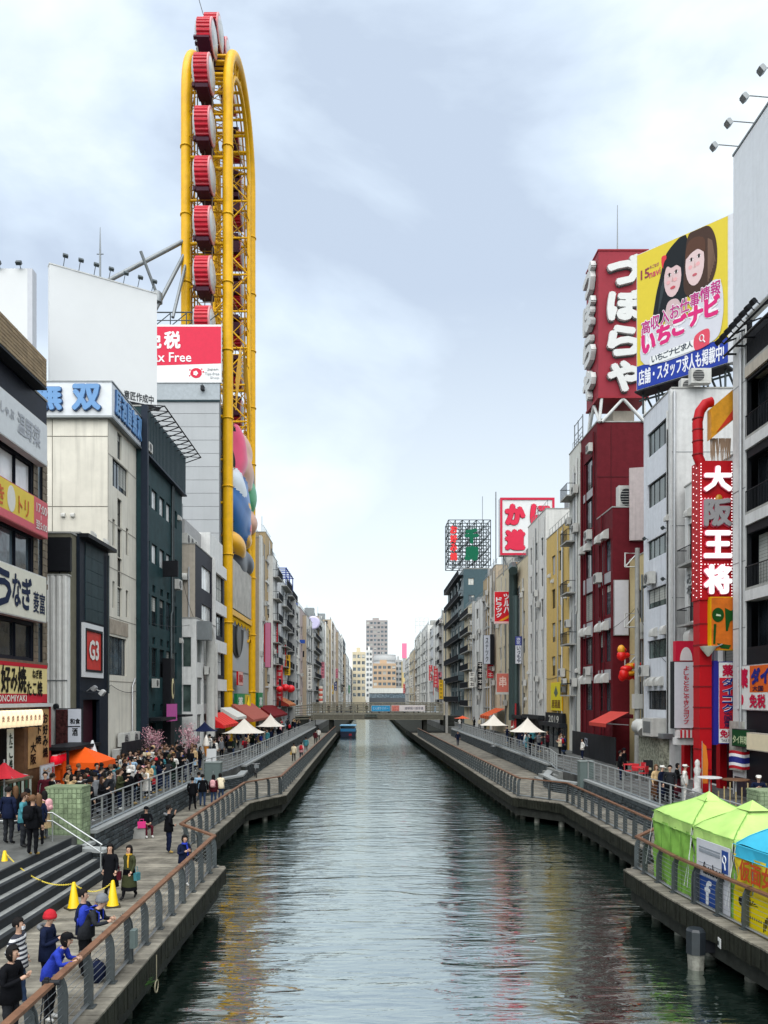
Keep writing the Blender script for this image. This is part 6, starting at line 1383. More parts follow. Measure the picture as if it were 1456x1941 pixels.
tower('grey_block', 'far grey balcony block between hotel and yellow block', 750, 762, 1250, 640, C['grey'], cols=2, rows=7)
g = thing('round_building', 'grey building with stacked curved roof bands behind the brown hotel', 'building', (XU(730, 680), 690, 0)); mb = MB(); R0 = (XU(754, 680)-XU(706, 680))/2
for k in range(5): mb.lathe((0, 0, 18+k*5.4), [(R0*(1-.02*k), 0), (R0*(1-.02*k), 3.4), (R0*.95*(1-.02*k), 3.6), (R0*.95*(1-.02*k), 5.4)], 24)
mb.build('curved_bands', C['grey'], g)
ex = thing('overpass', 'long pale far overpass with dark glass closing the canal', 'overpass', (XU(700, 470), 470, 0)); MB().box(0, 26, 0, 8, 7.2, 10.0).build('glass_band', G_BLUE, ex); MB().box(-.5, 26.5, -.5, 8.5, 10, 13).build('deck', C['pale'], ex); MB().box(0, 26, 0, 8, -1, 7.2).build('base', C['dark'], ex)
t = thing('pink_banner', 'tall pink banner sign standing on the far roofs', 'banner', (XU(762, 520), 520, 30)); MB().box(0, 3.2, 0, .6, 3.6, 13.5).build('panel', paint('E889A8'), t); MB().box(.4, 2.8, .1, .5, -6, 3.6).build('support', C['grey'], t)
s = board('red_banner', 'tall bright red banner on the right far pale building', 'banner', (XU(820, 205), 203, ZV(1318, 205)), 0, 1.7, 6.3, .3, paint('E0402C', .5), M_FRAME)
t = thing('roof_frame', 'white open steel frame on top of the tall far white tower', 'frame', (XU(788, 300), 300, ZV(1190, 300))); mb = MB()
for x in (0, 1.6, 3.2, 4.8): mb.tube([(x, 0, -2), (x, 0, 4)], .12, 4)
for z in (1, 2.5, 4): mb.tube([(0, 0, z), (4.8, 0, z)], .1, 4)
mb.build('frame', C['white'], t)
# timber slatted footbridge
M_TIM = mat('bridge_timber', (.22, .21, .165), .8, var=.25, scale=4, rand=.15); M_BST = mat('bridge_steel', (.12, .13, .12), .6)
br = thing('footbridge', 'grey timber slatted footbridge crossing the canal with hanging banners', 'bridge', (-9.5, 130, 3.6))
Lb = 21.6
MB().box(0, Lb, .1, 5.9, .1, .9).build('girder', M_BST, br)
for fy in (0, 5.95):
    for k in range(5): 
        MB().box(-.4, Lb, fy-.06, fy+.0, 0+k*.24, .14+k*.24).build('slat', M_TIM, br)
        MB().box(-.4, Lb, fy-.06, fy+.0, 1.42+k*.26, 1.55+k*.26).build('slat', M_TIM, br)
    for k in range(14): MB().box(k*Lb/13-.07, k*Lb/13+.07, fy-.14, fy-.065, -.05, 2.75).build('post', M_TIM, br)
    MB().box(-.4, Lb, fy-.16, fy+.1, 2.72, 2.85).build('handrail', M_TIM, br)
for k in range(6): # flared ramp rails
    MB().prism([(-.4, .1+k*.45), (-3.2, .0+k*.42), (-3.2, .16+k*.42), (-.4, .26+k*.45)], .08, 0, 'xz', -.02).build('slat', M_TIM, br)
for xq in (-3.2, Lb+.6): MB().box(xq-.2, xq+.2, -.3, .1, -2.2, 2.9).build('post', M_CONC, br)
MB().box(-3.2, 0, .1, 5.9, -1, .6).box(Lb, Lb+3, .1, 5.9, -1, .6).build('abutment', M_DCONC, br)
for xq in (2.6, Lb-3.2):
    for yy in (1, 5): MB().box(xq, xq+.6, yy-.3, yy+.3, -4.2, .1).build('pier', M_DCONC, br)
s = board('bridge_banner', 'sky blue banner hung on the timber bridge railing', 'banner', (XU(704, 129.8), 129.75, ZV(1348, 129.8)), 0, 3.15, 1.0, .04, paint('3E9CCB', .6, var=.3, scale=2), M_WFRAME); letters(s, 'とんぼりリバー', .3, .3, 2.5, .45, paint('CFE4EE'), -.02, bold=.01)
s = board('bridge_banner', 'white and pink banner with small characters hung on the timber bridge', 'banner', (XU(742, 129.8), 129.75, ZV(1348, 129.8)), 0, 5.6, 1.05, .04, paint('E2DCDC', .6), M_WFRAME); MB().box(.05, 1.3, -.02, -.013, .05, 1.0).build('pink_part', paint('D88A80', .6, var=.5, scale=3), s); letters(s, '道頓堀川遊歩道', 2.2, .3, 3.1, .45, paint('54586A'), -.02, bold=.01)
s = board('bridge_plate', 'dark name plate on the lower slats of timber bridge', 'plate', (XU(692, 129.8), 129.72, ZV(1359, 129.8)), 0, 2.1, .55, .05, paint('5E645E'), M_BST); letters(s, '太左衛門橋', .2, .12, 1.7, .3, paint('262A28'), -.02, bold=.01)

t = thing('blue_trim', 'blue steel trim and cross band on the white building past dark balconies', 'trim', (XU(562, 155), 152.4, ZV(1255, 155)))
MB().box(0, .5, 0, .3, 0, 11.5).box(-.6, 1.9, -.05, .35, 3.6, 4.3).build('trim', paint('3458A8'), t)
# ================================================================ PROPS
def parasol(label, x, y, z, w, h_eave, h_peak, mt, rot=0, pole=.04):
    t = thing('parasol', label, 'parasol', (x, y, z), rot, None); mb = MB(); n = 10; r = w/2
    # square canopy with concave sweep
    vs = []; fs = []
    for i in range(n+1):
        q = i/n
        for j in range(24):
            a = 2*PI*j/24; sq = 1/max(abs(math.cos(a)), abs(math.sin(a))); k = (.15 if sq > 1.2 else 0)
            d_ = r*q*(sq*.92); sag = (1-q)**1.7; vs.append((d_*math.cos(a), d_*math.sin(a), h_eave+(h_peak-h_eave)*sag-(.0 if q < 1 else .1*(1-abs(math.sin(2*a)))*.3)))
    for i in range(n):
        for j in range(24): fs.append((i*24+j, i*24+(j+1) % 24, (i+1)*24+(j+1) % 24, (i+1)*24+j))
    mb.add(vs, fs, 0, True); mb.build('canopy', mt, t)
    MB().tube([(0, 0, 0), (0, 0, h_peak+.08)], pole, 8).build('pole', M_ALU, t)
    rb = MB()
    for j in range(4):
        a = PI/4+j*PI/2; rb.tube([(0, 0, h_eave+.25), (r*1.2*math.cos(a), r*1.2*math.sin(a), h_eave-.0)], .015, 4)
    rb.build('rib', M_ALU, t); MB().lathe((0, 0, 0), [(.3, 0), (.3, .08), (.06, .12)], 12).build('base', M_STEEL, t); return t
CANV = mat('cream_canvas', (.66, .62, .55), .8, var=.06, scale=2)
def pat(u, v, zz): Y = (EYE-zz)*F/(v-V0); return ((u-U0)*Y/F, Y)
def par_at(label, u, vp, ve, Y, w, mt=CANV, z=ZU, rot=0): X = XU(u, Y); return parasol(label, X, Y, z, w, ZV(ve, Y)-z, ZV(vp, Y)-z, mt, rot)
par_at('nearer cream pointed parasol on the wheel side terrace', 463, 1361, 1388, 66, 3.5)
par_at('farther cream pointed parasol beside the brown awning', 513, 1353, 1376, 82, 3.0)
par_at('nearer white pointed parasol by the red building terrace', 1000, 1360, 1386, 64, 2.9)
par_at('farther white pointed parasol in front of the beige buildings', 936, 1353, 1374, 76, 2.7)
par_at('small flat orange parasol near the timber bridge end', 877, 1356, 1361, 112, 2.4, paint('D8613C', .8))
par_at('dark navy parasol with yellow lamps by pink blossom tree', 388, 1367, 1385, 60, 1.9, paint('1C2440', .8))
par_at('red food stall parasol cut off beside the okonomiyaki stall', 8, 1443, 1472, 30, 1.5, paint('B8303C', .8))
# awnings on the wheel side
def awning(label, X, Ya, Yb, z1, z0, d, mt, stripes=None):
    t = thing('awning', label, 'awning', (X, Ya, z0), PI/2); L = Yb-Ya; n = 12; mb = MB()
    for i in range(n): mb.add([(i*L/n, 0, z1-z0), ((i+1)*L/n, 0, z1-z0), ((i+1)*L/n, -d, 0), (i*L/n, -d, 0), ((i+1)*L/n, -d, -.25), (i*L/n, -d, -.25)], [(0,1,2,3), (3,2,4,5)], i % 2 if stripes else 0)
    mb.add([(0, 0, z1-z0), (0, -d, 0), (0, -d, -.25), (0, 0, -.1)], [(0,1,2,3)]); mb.build('canvas', [mt, stripes or mt], t)
    MB().tube([(.05, 0, -.5), (.05, -d, -.1)], .03, 4).tube([(L-.05, 0, -.5), (L-.05, -d, -.1)], .03, 4).build('arm', M_ALU, t); return t
awning('brown red canvas awning below the green pharmacy signs', -14.2, 80, 94, 6.6, 5.0, 2.2, paint('A05A4E', .8))
awning('short white awning at the near yellow leg', -14.2, 74, 79.5, 6.3, 5.4, 1.6, paint('D8D8D2', .8))
awning('bright red umbrella like awning with yellow fringe beside the near yellow leg', -13.9, 66, 73.5, 5.9, 4.9, 1.5, paint('C8282C', .8), paint('D84A3A', .8))
awning('dark red awning of the restaurant under the red balloons', -14.3, 100, 116, 6.2, 4.9, 2.0, paint('6A1C20', .8))
awning('wood slatted red restaurant canopy under the largest balloons', -14.6, 117, 128, 7.6, 6.2, 2.4, paint('8A3228', .8), paint('C89058', .8))
# dim shop interiors on the ground floor of the wheel side
for ya, yb, X in ((65, 76.5, -14.2), (99, 128, -14.55)):
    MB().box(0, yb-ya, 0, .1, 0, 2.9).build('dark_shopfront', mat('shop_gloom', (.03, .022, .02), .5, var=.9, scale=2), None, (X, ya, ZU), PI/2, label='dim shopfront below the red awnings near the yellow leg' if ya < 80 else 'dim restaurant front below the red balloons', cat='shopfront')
# orange tent with lanterns
ot = thing('tent', 'bright orange pop up tent with hanging side cloth beside the queue', 'tent', (-13.9, 37.2, ZU)); M_OR = paint('E8641A', .75, var=.1, bump=.2)
mb = MB(); a, b_ = 1.35, 1.2
mb.add([(-a, -b_, 1.75), (a, -b_, 1.75), (a, b_, 1.75), (-a, b_, 1.75), (-.3, 0, 2.4), (.3, 0, 2.4)], [(0,1,5,4), (1,2,5), (2,3,4,5), (3,0,4)])
mb.add([(-a, -b_, 1.75), (a, -b_, 1.75), (a, b_, 1.75), (-a, b_, 1.75), (-a-.02, -b_-.02, 1.45), (a+.02, -b_-.02, 1.45), (a+.02, b_+.02, 1.45), (-a-.02, b_+.02, 1.45)], [(0,1,5,4), (1,2,6,5), (2,3,7,6), (3,0,4,7)]); mb.build('canopy', M_OR, ot)
cl = MB(); n = 14
for i in range(n):
    f_ = lambda q: (-a+q*1.9/n, -b_+.05*math.sin(q*2.1))
    p, q = f_(i), f_(i+1); cl.quad((p[0], p[1], 0), (q[0], q[1], 0), (q[0], q[1], 1.6), (p[0], p[1], 1.6))
cl.build('side_cloth', M_OR, ot)
for sx in (-a, a):
    for sy in (-b_, b_): MB().tube([(sx*.97, sy*.97, 0), (sx*.97, sy*.97, 1.75)], .025, 5).build('leg', M_ALU, ot)
MB().lathe((.2, 1.3, 1.9), [(.3, 0), (.05, .75)], 8).build('white_tip', M_BOARD, ot)
# low black stall roof with red lanterns
ls = thing('lantern_stall', 'dark low stall with black roof and red lanterns by the orange tent', 'stall', (-15.2, 35.7, ZU), PI/2); MB().box(-.3, 3.8, -1.6, 0, 2.35, 2.5).build('roof', M_BLACK, ls); MB().box(0, 3.6, -.05, 0, 0, 2.35).build('back', mat('stall_dark', (.03, .012, .01), .6, var=.8, scale=3), ls); MB().box(.2, 3.4, -.9, -.5, 0, .95).build('counter', mat('stall_counter', (.12, .03, .03), .6, var=.6, scale=4), ls)
for x in (-.2, 3.7): MB().box(x-.05, x+.05, -1.5, -1.4, 0, 2.35).build('post', M_BLACK, ls)
rl_ = lantern_mesh('red_lantern', .21, .42, paint('D82034', .5, emit=.15), paint('E8C8C4'))
for i in range(7):
    link('red_lantern', rl_, None, (-14.3+.27*i*.0-.0, 35.4+i*.42, 4.2+.012*i), (0, 0, rnd.random()), 'red lantern with pale bands %s' % ('at the near end of the black stall roof', 'second along the black stall roof', 'third along the black stall roof', 'in the middle of the black stall roof row', 'after the middle of the black stall roof row', 'next to last before the orange tent', 'touching the orange tent corner')[i], 'lantern', 'red lanterns along the black stall roof')
# dark low fence behind the queue
fe = thing('fence', 'low black board fence under the air conditioners behind the queue', 'fence', (-14.6, 46, ZU), PI/2)
for i in range(6): MB().box(i*.85, i*.85+.83, 0, .05, 0, 2.1).build('board', mat('fence_black', (.018, .02, .024), .5, rand=.3), fe)
# pink artificial blossom trees
def blossom(label, x, y, z, h, r, seed):
    t = thing('blossom_tree', label, 'tree', (x, y, z)); rr = random.Random(seed); mb = MB(); tips = []
    mb.tube([(0, 0, 0), (.04, 0, h*.4), (-.03, .02, h*.7)], [.07, .05, .03], 6)
    for k in range(16):
        a = rr.random()*2*PI; z0 = h*rr.uniform(.25, .7); l = r*rr.uniform(.5, 1.05); p = (l*math.cos(a), l*math.sin(a), min(h, z0+rr.uniform(.2, .9)))
        mb.tube([(0, 0, z0), (p[0]*.5, p[1]*.5, (z0+p[2])/2+.1), p], [.03, .02, .008], 4); tips += [p, (p[0]*.6, p[1]*.6, (z0+p[2])/2+.12)]
    mb.build('trunk', mat('blossom_bark', (.09, .06, .05), .8), t)
    fl_ = MB()
    for p in tips:
        for q in range(46):
            c = Vector(p)+Vector((rr.gauss(0, .17), rr.gauss(0, .17), rr.gauss(0, .16))); s_ = rr.uniform(.025, .05); ax = Vector((rr.gauss(0, 1), rr.gauss(0, 1), rr.gauss(0, 1))).normalized(); u_ = ax.orthogonal().normalized()*s_; v_ = ax.cross(u_)
            fl_.quad(c-u_, c-v_, c+u_, c+v_, 0 if rr.random() < .7 else 1)
    fl_.build('crown', [mat('blossom_pink', (.62, .30, .36), .8, var=.3, scale=8), mat('blossom_pale', (.72, .52, .54), .8)], t)
x, y = pat(357, 1425, ZU+.9); blossom('full pink blossom tree beside the navy parasol', XU(357, 54), 54, ZU, ZV(1376, 54)-ZU, .62, 5)
blossom('thin pink blossom tree hanging over the queue by the black entrance', XU(288, 50), 50, ZU, ZV(1372, 50)-ZU, .5, 6)
# grey cabinets
def cabinet(label, x, y, z, w, d, h): 
    t = thing('cabinet', label, 'cabinet', (x, y, z)); MB().box(-w/2, w/2, -d/2, d/2, 0, h).build('body', mat('cabinet_green_grey', (.13, .17, .165), .5, var=.1), t); MB().box(-w/2-.03, w/2+.03, -d/2-.03, d/2+.03, h, h+.06).build('lid', mat('cabinet_lid', (.24, .28, .27), .5), t); MB().box(-w/2+.05, -.01, -d/2-.015, -d/2, .08, h-.08).box(.01, w/2-.05, -d/2-.015, -d/2, .08, h-.08).build('door', mat('cabinet_green_grey', (0, 0, 0)), t); MB().box(.05, .08, -d/2-.03, -d/2-.015, h*.45, h*.6).build('handle', M_ALU, t)
cabinet('grey green cabinet at the end of the queue railing', XU(404, 46.8), 46.8, 2.2, 1.0, .6, 1.15); cabinet('grey green cabinet on the stone wall corner by the jutting platform', XU(1110, 45.8), 45.8, 1.9, .8, .6, 1.6)
# A-board and ice cream sign
t = thing('notice_board', 'plain white notice board standing at the end of the queue', 'board', (XU(401, 52), 52, ZU)); MB().box(-.32, .32, 0, .04, .5, 1.35).build('board', M_BOARD, t); MB().tube([(-.25, .02, 0), (-.25, .02, .5)], .02, 4).tube([(.25, .02, 0), (.25, .02, .5)], .02, 4).build('leg', M_ALU, t)
t = thing('ice_cream_sign', 'giant soft ice cream cone figure behind the queue', 'sign', (XU(391, 55), 55, ZU)); MB().lathe((0, 0, .6), [(.04, 0), (.2, .75), (.22, .8)], 12).build('cone', paint('D8944A'), t)
mb = MB(); mb.lathe((0, 0, 1.35), [(.22, 0), (.26, .12), (.2, .22), (.22, .3), (.15, .42), (.16, .5), (.06, .68), (.01, .8)], 14); mb.build('cream', paint('EFEAE2'), t); MB().lathe((0, 0, 0), [(.2, 0), (.2, .1), (.05, .15), (.05, .62)], 10).build('stand', M_ALU, t)
# concrete seat block with the pink bag
MB().box(-.34, .34, -.25, .25, 0, .45).build('seat_block', M_CONC, None, (XU(262, 32.6), 32.6, ZD), .1, label='square concrete seat block against the dark stone wall', cat='seat')
bgm = MB(); bgm.box(-.16, .16, -.07, .07, 0, .26); bgm.tube([(-.08, 0, .26), (-.08, 0, .36), (.08, 0, .36), (.08, 0, .26)], .012, 4)
bgm.build('shopping_bag', paint('E24A90', .5), None, (XU(268, 32.3), 32.35, ZD+.452), .2, label='pink and white shopping bag on the concrete seat block', cat='bag')
# traffic cones and yellow chain
cones = []
for u, v, lab, zz in ((9, 1660, 'yellow traffic cone at the top of the dark nosed steps', 2.06), (140, 1722, 'yellow traffic cone at the foot of the steps by stone stub wall', ZD), (214, 1718, 'yellow traffic cone out on the boardwalk in front of two walking women', ZD)):
    x, y = pat(u, v, zz)
    t = thing('traffic_cone', lab, 'cone', (x, y, zz), rnd.random(), 'yellow cones joined by a chain'); mb = MB(); mb.lathe((0, 0, .04), [(.17, 0), (.15, .04), (.045, .68), (.03, .7)], 16); mb.build('cone', paint('E8C400', .4), t); MB().box(-.2, .2, -.2, .2, 0, .045).build('base', mat('cone_base', (.05, .045, .03), .7), t); cones.append((x, y, zz+.7))
def chain(p, q, sag, n=40):
    mb = MB(); P0, P1 = Vector(p), Vector(q)
    for i in range(n):
        a, b2 = i/n, (i+1)/n; f_ = lambda s_: P0.lerp(P1, s_)+Vector((0, 0, -sag*4*s_*(1-s_)))
        c, d2 = f_(a), f_(b2); dv = d2-c; L = dv.length
        o_ = len(mb.v); ring = [(.6*L*math.cos(2*PI*k/8), .018*math.sin(2*PI*k/8), 0) for k in range(8)]; mb.tube(ring, .0065, 4, closed=True)
        mb.move(o_, Matrix.Translation((c+d2)/2) @ dv.to_track_quat('X', 'Z').to_matrix().to_4x4() @ Matrix.Rotation(PI/2*(i % 2), 4, 'X'))
    return mb
chain(cones[0], cones[1], .35, 60).build('chain', paint('E6D25A', .45), None, label='yellow plastic chain sagging over the steps between two cones', cat='chain'); chain(cones[1], cones[2], .25, 30).build('chain', paint('E6D25A', .45), None, label='short yellow plastic chain between the boardwalk cones', cat='chain')
# ring, plant, small boxes at the near boardwalk edge
t = thing('mooring_ring', 'rope ring hanging on a cord under the near boardwalk edge', 'ring', (-4.93, 18.0, .6)); mb = MB(); mb.tube([(0, .14*math.cos(2*PI*k/14), .14*math.sin(2*PI*k/14)) for k in range(14)], .018, 6, closed=True); mb.build('ring', mat('old_rope', (.32, .29, .2), .9), t); MB().tube([(0, 0, .14), (0, 0, .72)], .012, 4).build('cord', mat('old_rope', (0, 0, 0)), t)
t = thing('fern', 'small green fern growing out of the boardwalk fascia', 'plant', (-4.93, 17.2, .95)); rr = random.Random(3); mb = MB()
for k in range(34):
    a = rr.uniform(-1.4, 1.4); l = rr.uniform(.15, .4); dx, dy = math.cos(a)*l, math.sin(a)*l; dz = rr.uniform(-.25, .15)
    for q in range(4):
        f_ = (q+1)/4; c = Vector((dx*f_, dy*f_, dz*f_*f_+.08*f_)); s_ = .045*(1.2-f_); mb.quad(c+Vector((0, -s_, 0)), c+Vector((s_, 0, .02)), c+Vector((0, s_, 0)), c+Vector((-s_, 0, -.02)))
mb.build('leaf', mat('fern_green', (.05, .13, .03), .6, var=.4, scale=8), t)
MB().box(-.06, .06, -.1, .1, 0, .38).build('junction_box', mat('cabinet_green_grey', (0, 0, 0)), None, (-5.12, 16.9, 1.85), 0, label='small grey junction box fixed outside the railing post', cat='box')
# dark octagonal fender posts on the tents' side
for Y, lab in ((20.9, 'dark eight sided fender post with pale worn foot below the yellow banner'), (17.1, 'dark eight sided fender post nearest the bridge below the tents')):
    x = edge_at(R_EDGE, Y)-.22; t = thing('fender_post', lab, 'post', (x, Y, -.78)); MB().lathe((0, 0, 1.2), [(.26, 0), (.26, .6), (.2, .66)], 8, sm=False).build('post', mat('fender_black', (.02, .026, .032), .4, var=.3), t); MB().lathe((0, 0, -.3), [(.17, 0), (.2, .9), (.235, 1.5)], 8, sm=False).build('worn_foot', M_PILE, t); MB().box(.2, .7, -.15, .15, 1.25, 1.6).build('bracket', M_FRAME, t)
s = board('edge_plate', 'small square white plate on the boardwalk fascia above a fender post', 'plate', (edge_at(R_EDGE, 20.1)-.06, 20.1, .85), -PI/2-.12, .2, .24, .02, paint('C8CCC8'), M_WFRAME); MB().box(.06, .14, -.02, -.013, .07, .17).build('mark', M_FRAME, s)

# ---- market tents on the right boardwalk
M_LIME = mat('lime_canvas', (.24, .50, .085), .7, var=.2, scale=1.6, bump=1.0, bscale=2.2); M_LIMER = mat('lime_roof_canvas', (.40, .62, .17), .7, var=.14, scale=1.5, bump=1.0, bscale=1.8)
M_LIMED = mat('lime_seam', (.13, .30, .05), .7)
def rail_x(Y): return edge_at(R_RAIL, Y)
def mtent(label, Ya, Yb, roofm, sidem, front=True, depth=2.3, ez=3.55, pk=4.25, off=.22, cat='tent'):
    x0, x1 = rail_x(Ya)+off, rail_x(Yb)+off; L = math.hypot(Yb-Ya, x1-x0); ang = math.atan2(-(Yb-Ya), -(x1-x0)) 
    # local x runs towards the camera along the rail, y away from the water
    t = thing('market_tent', label, cat, (x1, Yb, ZD), math.atan2(Ya-Yb, x0-x1)); e_, p_ = ez-ZD, pk-ZD; D = depth; n = 12
    def crease(i, j): return .035*math.sin(i*1.7+j*2.3)+.02*math.sin(i*3.1+j)
    rf = MB(); m_ = 12; vs = []
    for i in range(m_+1):
        for j in range(m_+1):
            a, c = i/m_, j/m_; h = 1-max(abs(2*a-1), abs(2*c-1)); vs.append((a*L, c*D, e_+(p_-e_)*(h**.85)-.05*math.sin(PI*a)*math.sin(PI*c)*(1 if .2 < h < .8 else 0)+.03*math.sin(7*a+5*c)*math.sin(9*c+2)+.015*math.sin(17*a-11*c)))
    rf.add(vs, [(i*(m_+1)+j, (i+1)*(m_+1)+j, (i+1)*(m_+1)+j+1, i*(m_+1)+j+1) for i in range(m_) for j in range(m_)], 0, True)
    for (p, q) in (((0, 0), (L, 0)), ((L, 0), (L, D)), ((L, D), (0, D)), ((0, D), (0, 0))):
        for k in range(10):
            f_ = lambda s_: (p[0]+(q[0]-p[0])*s_, p[1]+(q[1]-p[1])*s_); a, b2 = f_(k/10), f_((k+1)/10); d1, d2 = .03*math.sin(k*1.3), .03*math.sin((k+1)*1.3); nx, ny = (q[1]-p[1])/max(L, D), -(q[0]-p[0])/max(L, D)
            rf.quad((a[0], a[1], e_), (b2[0], b2[1], e_), (b2[0]+nx*(.04+d2), b2[1]+ny*(.04+d2), e_-.32), (a[0]+nx*(.04+d1), a[1]+ny*(.04+d1), e_-.32))
    rf.build('roof', roofm, t)
    vent = MB(); vent.add([(L*.5-.35, D*.5-.3, p_-.16), (L*.5+.35, D*.5-.3, p_-.16), (L*.5, D*.5, p_+.1), (L*.5-.35, D*.5+.3, p_-.16), (L*.5+.35, D*.5+.3, p_-.16)], [(0,1,2), (1,4,2), (4,3,2), (3,0,2)]); vent.build('vent_cap', roofm, t)
    sd = MB()
    for (p, q) in ((((0, 0), (L, 0)),) if not front else (((0, 0), (L, 0)), ((0, D), (0, 0)))):
        nx_, nz_ = 18, 8; vs = []
        for i in range(nx_+1):
            for j in range(nz_+1):
                s_ = i/nx_; zz = (e_-.25)*j/nz_; w_ = .05*math.sin(i*1.1+j*.9+math.sin(j))+.035*math.sin(i*2.7-j*1.3); tx, ty = (q[0]-p[0]), (q[1]-p[1]); Lq = math.hypot(tx, ty)
                vs.append((p[0]+tx*s_+ty/Lq*w_, p[1]+ty*s_-tx/Lq*w_, zz))
        sd.add(vs, [(i*(nz_+1)+j, (i+1)*(nz_+1)+j, (i+1)*(nz_+1)+j+1, i*(nz_+1)+j+1) for i in range(nx_) for j in range(nz_)], 0, True)
    sd.build('side_wall', sidem, t)
    sm_ = MB()
    for q in ((0, 0), (L, 0), (L, D), (0, D)):
        pts = []
        for k in range(7):
            f_ = k/6; a, c = (q[0]/L)*(1-f_)+.5*f_, (q[1]/D)*(1-f_)+.5*f_; h = 1-max(abs(2*a-1), abs(2*c-1)); pts.append((a*L, c*D, e_+(p_-e_)*(h**.85)+.012-.05*math.sin(PI*a)*math.sin(PI*c)*(1 if .2 < h < .8 else 0)))
        sm_.tube(pts, .014, 4)
    for z_ in (e_-.005, e_-.315): sm_.tube([(-.05, -.055, z_), (L+.04, -.055, z_)], .011, 4)
    for k in range(1, 4): sm_.tube([(L*k/4, -.05+.03*math.sin(k*9), .02), (L*k/4, -.06, e_-.3)], .009, 4)
    sm_.build('seam', roofm if roofm.name != 'lime_roof_canvas' else M_LIMED, t)
    for x in (.05, L-.05):
        for y in (.05, D-.05): MB().tube([(x, y, 0), (x, y, e_)], .025, 5).build('leg', M_ALU, t)
    rp2 = MB(); rp2.tube([(.02, -.03, e_-.1), (-.15, -.22, .35)], .008, 4); rp2.tube([(L-.02, -.03, e_-.1), (L+.12, -.22, .35)], .008, 4); rp2.build('tie_rope', M_BOARD, t)
    return t, L
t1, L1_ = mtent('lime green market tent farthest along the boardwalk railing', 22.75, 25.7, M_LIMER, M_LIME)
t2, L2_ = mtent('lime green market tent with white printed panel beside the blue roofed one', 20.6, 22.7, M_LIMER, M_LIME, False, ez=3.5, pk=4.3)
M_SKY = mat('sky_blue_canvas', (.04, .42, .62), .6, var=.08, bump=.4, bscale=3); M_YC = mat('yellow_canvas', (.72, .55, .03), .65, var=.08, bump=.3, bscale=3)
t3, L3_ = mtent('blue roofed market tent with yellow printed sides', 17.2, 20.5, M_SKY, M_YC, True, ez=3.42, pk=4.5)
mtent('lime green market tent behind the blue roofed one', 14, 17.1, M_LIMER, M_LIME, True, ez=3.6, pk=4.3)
o = link('white_panel', MB().box(.35, L2_-.05, -.1, -.07, .05, 1.85).mesh('white_panel', paint('D4D6DC', .6)), t2)
letters(t2, 'facebook', .75, .92, 1.1, .34, paint('2A3038'), -.12, bold=.04); MB().box(.5, 1.6, -.115, -.102, 1.5, 1.58).box(.5, 1.6, -.115, -.102, 1.62, 1.66).box(.45, 1.65, -.112, -.102, 1.2, 1.215).build('print_line', paint('9AA0A8'), t2)
MB().box(1.7, 2.0, -.115, -.101, 1.15, 1.75).build('search_panel', paint('2C4C8C'), t2); mb = MB(); mb.tube([(1.85+.08*math.cos(k*PI/6), -.125, 1.52+.1*math.sin(k*PI/6)) for k in range(12)], .018, 4, closed=True); mb.tube([(1.87, -.125, 1.43), (1.9, -.125, 1.25)], .02, 4); mb.build('search_icon', paint('E8ECF2'), t2)
MB().box(.55, 1.5, -.118, -.101, .08, .85).build('blue_panel', paint('2C4C8C'), t2); letters(t2, 'f', .85, .1, .36, .68, paint('E8ECF2'), -.13, bold=.07)
letters(t3, '仮面女子', .3, 1.15, 1.9, .55, paint('B8502A'), -.1, bold=.03)
MB().box(.05, 3.2, -.1, -.08, .0, .85).build('yellow_banner', paint('E6D21E', .6), t3)
mb = MB(); rr = random.Random(12)
for k in range(16): mb.prism([(1.35+.06*k, .1+.25*math.sin(k*.4)**2), (1.38+.06*k, .1+.25*math.sin(k*.4)**2), (1.4+.06*k, .35+.2*math.sin(k*.4)), (1.36+.06*k, .35+.2*math.sin(k*.4))], -.004, 0, 'xz', -.105)
mb.prism([(.4, .05), (.5, .05), (.46, .5), (.42, .5)], -.004, 0, 'xz', -.105); mb.prism([(.44+.16*math.cos(q*PI/6), .62+.13*math.sin(q*PI/6)) for q in range(12)], -.004, 0, 'xz', -.107)
for k in range(7): a = k*.5+.2; mb.prism([(.85, .62), (.85+.3*math.cos(a), .62+.14*math.sin(a)), (.85+.26*math.cos(a+.2), .62+.12*math.sin(a+.2))], -.004, 0, 'xz', -.105)
for k in range(8): mb.prism([(.6+.09*k, .3), (.65+.09*k, .28), (.64+.09*k, .36)], -.004, 0, 'xz', -.105)
mb.build('black_drawing', M_BLACK, t3)
# red shop furniture on the right terrace
def table(label, x, y, z, r, h, mt, group=None):
    t = thing('table', label, 'table', (x, y, z), 0, group); MB().lathe((0, 0, h), [(r, 0), (r, .04), (r*.98, .05)], 16).build('tabletop', mt, t); MB().tube([(0, 0, 0), (0, 0, h)], .04, 6).build('leg', M_WFRAME, t); MB().lathe((0, 0, 0), [(r*.6, 0), (r*.5, .04)], 12).build('base', M_STEEL, t)
table('white round standing table in front of the red columns', XU(1345, 36.5), 36.5, ZU, .55, 1.0, M_BOARD); table('dark round table beside the white standing table', XU(1395, 36), 36, ZU, .6, .95, M_WOOD)
def stool(label, x, y, z, mt, g, rot):
    t = thing('chair', label, 'chair', (x, y, z), rot, g); MB().box(-.2, .2, -.2, .2, .42, .46).build('seat', mt, t); MB().box(-.2, .2, .18, .21, .5, .85).build('backrest', mt, t)
    for a in (-1, 1):
        for c in (-1, 1): MB().tube([(a*.17, c*.17, 0), (a*.17, c*.17, .42 if c < 0 else .8)], .015, 4).build('leg', M_ALU, t)
REDP = paint('C83840', .5)
table('red topped table on the terrace below the faded awning', XU(1196, 47), 47, ZU, .5, .72, REDP); table('second red topped table nearer the shop with the mural', XU(1212, 45), 45, ZU, .45, .72, REDP)
